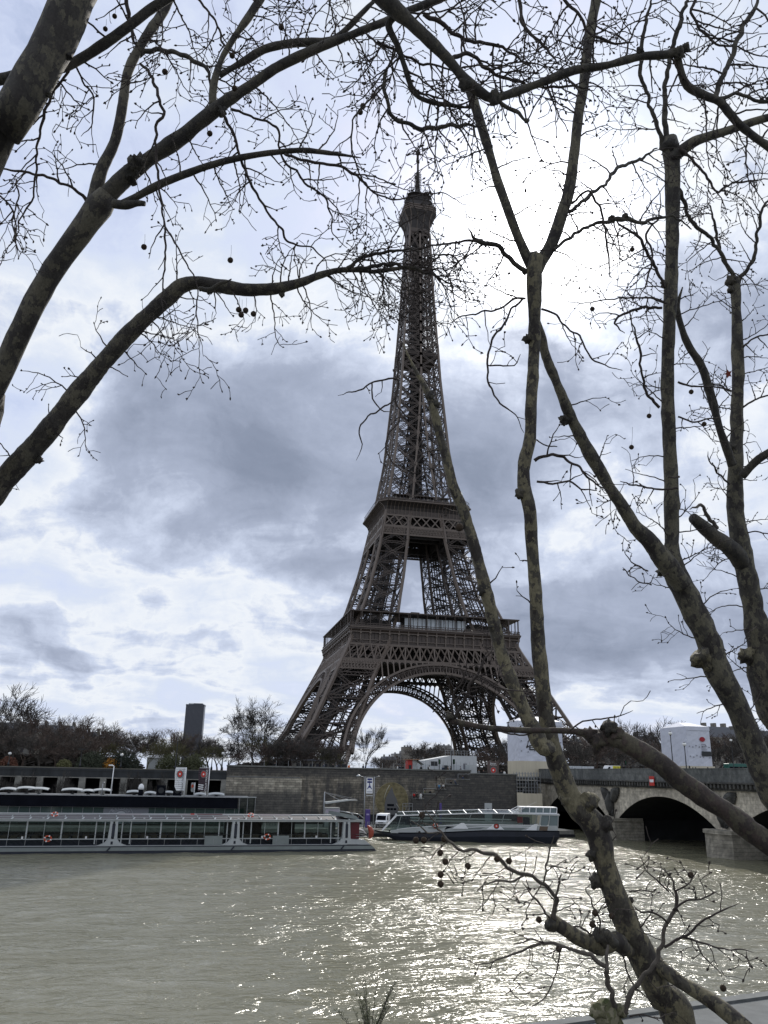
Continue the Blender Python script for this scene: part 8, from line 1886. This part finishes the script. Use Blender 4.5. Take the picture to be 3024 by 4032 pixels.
def stump_and_shrub():
    global WS; WS = 1.00
    t = Near('mossy_stump', 'mossy sawn plane stump at the bottom edge sending up thin branching shoots', None)
    moss = mat_bark('mossy_bark', (.10, .10, .045), (.22, .20, .13), (.05, .06, .015)); e = P3(QB(990, 2330)[0], QB(990, 2330)[1], 6.3); b = ground_from(e, .3, .1)
    t.limb(QB, [(990, 2330, 150), (985, 2240, 140), (965, 2185, 125), (950, 2150, 105)], 6.3, 6.2, moss, kind='trunk', key='tr', n=18, rough=.2, ext=[(0, b.lerp(e, .5), .15), (0, b, .2)]); t.knob(QB, 925, 2165, 40, 6.15, moss); t.knob(QB, 1020, 2160, 34, 6.2, moss)
    t.limb(QB, [(1000, 2170, 30), (985, 2100, 28), (970, 2040, 27), (958, 1980, 26), (935, 1945, 24), (870, 1905, 22), (780, 1880, 18), (700, 1862, 16), (600, 1895, 14), (500, 1930, 12), (410, 1955, 9), (360, 1925, 6)], 6.2, 6.0, twig2, key='a'); t.limb(QB, [(960, 1990, 20), (966, 1930, 18), (968, 1870, 14)], 6.1, 6.2, twig2, key='a2')
    t.limb(QB, [(1030, 2170, 34), (1060, 2100, 30), (1090, 2050, 28), (1130, 1990, 26), (1170, 1945, 26), (1195, 1890, 24), (1222, 1780, 22), (1262, 1700, 18), (1248, 1610, 14), (1225, 1560, 10), (1180, 1530, 6)], 6.2, 6.1, twig2, key='b')
    t.limb(QB, [(1210, 1880, 16), (1290, 1838, 16), (1340, 1800, 14), (1400, 1752, 12), (1470, 1720, 9), (1530, 1692, 6)], 6.1, 6.0, twigm, key='c'); t.limb(QB, [(1290, 1838, 12), (1350, 1850, 11), (1440, 1882, 10), (1520, 1892, 8), (1600, 1902, 5)], 6.1, 6.0, twigm, key='d')
    t.limb(QB, [(1225, 1775, 12), (1180, 1740, 11), (1110, 1725, 9), (1080, 1700, 6)], 6.1, 6.1, twigm, key='e'); t.limb(QB, [(1250, 1720, 12), (1300, 1680, 11), (1370, 1670, 9), (1440, 1640, 6)], 6.1, 6.0, twigm, key='f'); t.limb(QB, [(1255, 1640, 9), (1310, 1610, 8), (1350, 1550, 5)], 6.1, 6.1, twigm, key='g'); t.limb(QB, [(1230, 1640, 9), (1190, 1600, 8), (1130, 1540, 6), (1105, 1480, 4)], 6.1, 6.1, twigm, key='h')
    t.limb(QB, [(1345, 1850, 8), (1380, 1920, 8), (1440, 1970, 6), (1462, 2010, 4)], 6.0, 6.0, twigm, key='i'); t.limb(QB, [(760, 1880, 9), (750, 1960, 8), (720, 2050, 7), (680, 2110, 6), (615, 2145, 4)], 6.1, 6.0, twigm, key='j'); t.limb(QB, [(690, 1862, 9), (640, 1850, 8), (560, 1870, 6)], 6.0, 6.0, twigm, key='k'); t.limb(QB, [(1060, 2180, 9), (1120, 2170, 8), (1190, 2200, 6)], 6.1, 6.1, twigm, key='l')
    for k_, dn in (('a', 5), ('b', 4), ('c', 10), ('d', 9), ('e', 9), ('f', 9), ('g', 10), ('h', 10), ('i', 4), ('j', 5), ('k', 8), ('l', 8)): t.sprout(k_, dn, .15, .0, r=.0045, t0=.15, bias=(0, 0, .15))
    t.ball(QB, 1465, 2057, 6.0, 40, 13); t.finish(b)
    # leafy shrub on the quay edge, only its tips show
    f = (795*S, 2160*S); c = atz(798, 2300, -7.0); base = Vector((c.x, c.y, -7.0)); o = thing('quay_shrub', base, 'small narrow-leaved shrub whose tips rise into the bottom edge', 'shrub')
    st = MB().use(twigm); lf = MB().use(mat('shrub_leaf', (.09, .10, .045), .7, 0, .3, 9)); rs = random.Random(4)
    for k in range(26):
        a = rs.uniform(0, 2*pi); top = Vector((cos(a)*rs.uniform(.3, 1.3), sin(a)*rs.uniform(.1, .6), rs.uniform(1.3, 2.4))); m_ = Vector((top.x*.3, top.y*.3, top.z*.5)); st.tube([(0, 0, 0), m_, top], [.022, .012, .004], 5)
        for j in range(26):
            t_ = .35+.65*j/25; p = m_.lerp(top, (t_-.35)/.65); d = Vector((rs.uniform(-1, 1), rs.uniform(-1, 1), rs.uniform(.2, 1.2))).normalized()*rs.uniform(.07, .15); w = d.orthogonal().normalized()*.016; lf.poly([p, p+d*.5+w, p+d, p+d*.5-w])
    st.build('stems', o); lf.build('leaves', o)
tree_left_big(); tree_left_fork(); tree_centre(); tree_right(); tree_far_right(); tree_diag(); stump_and_shrub()
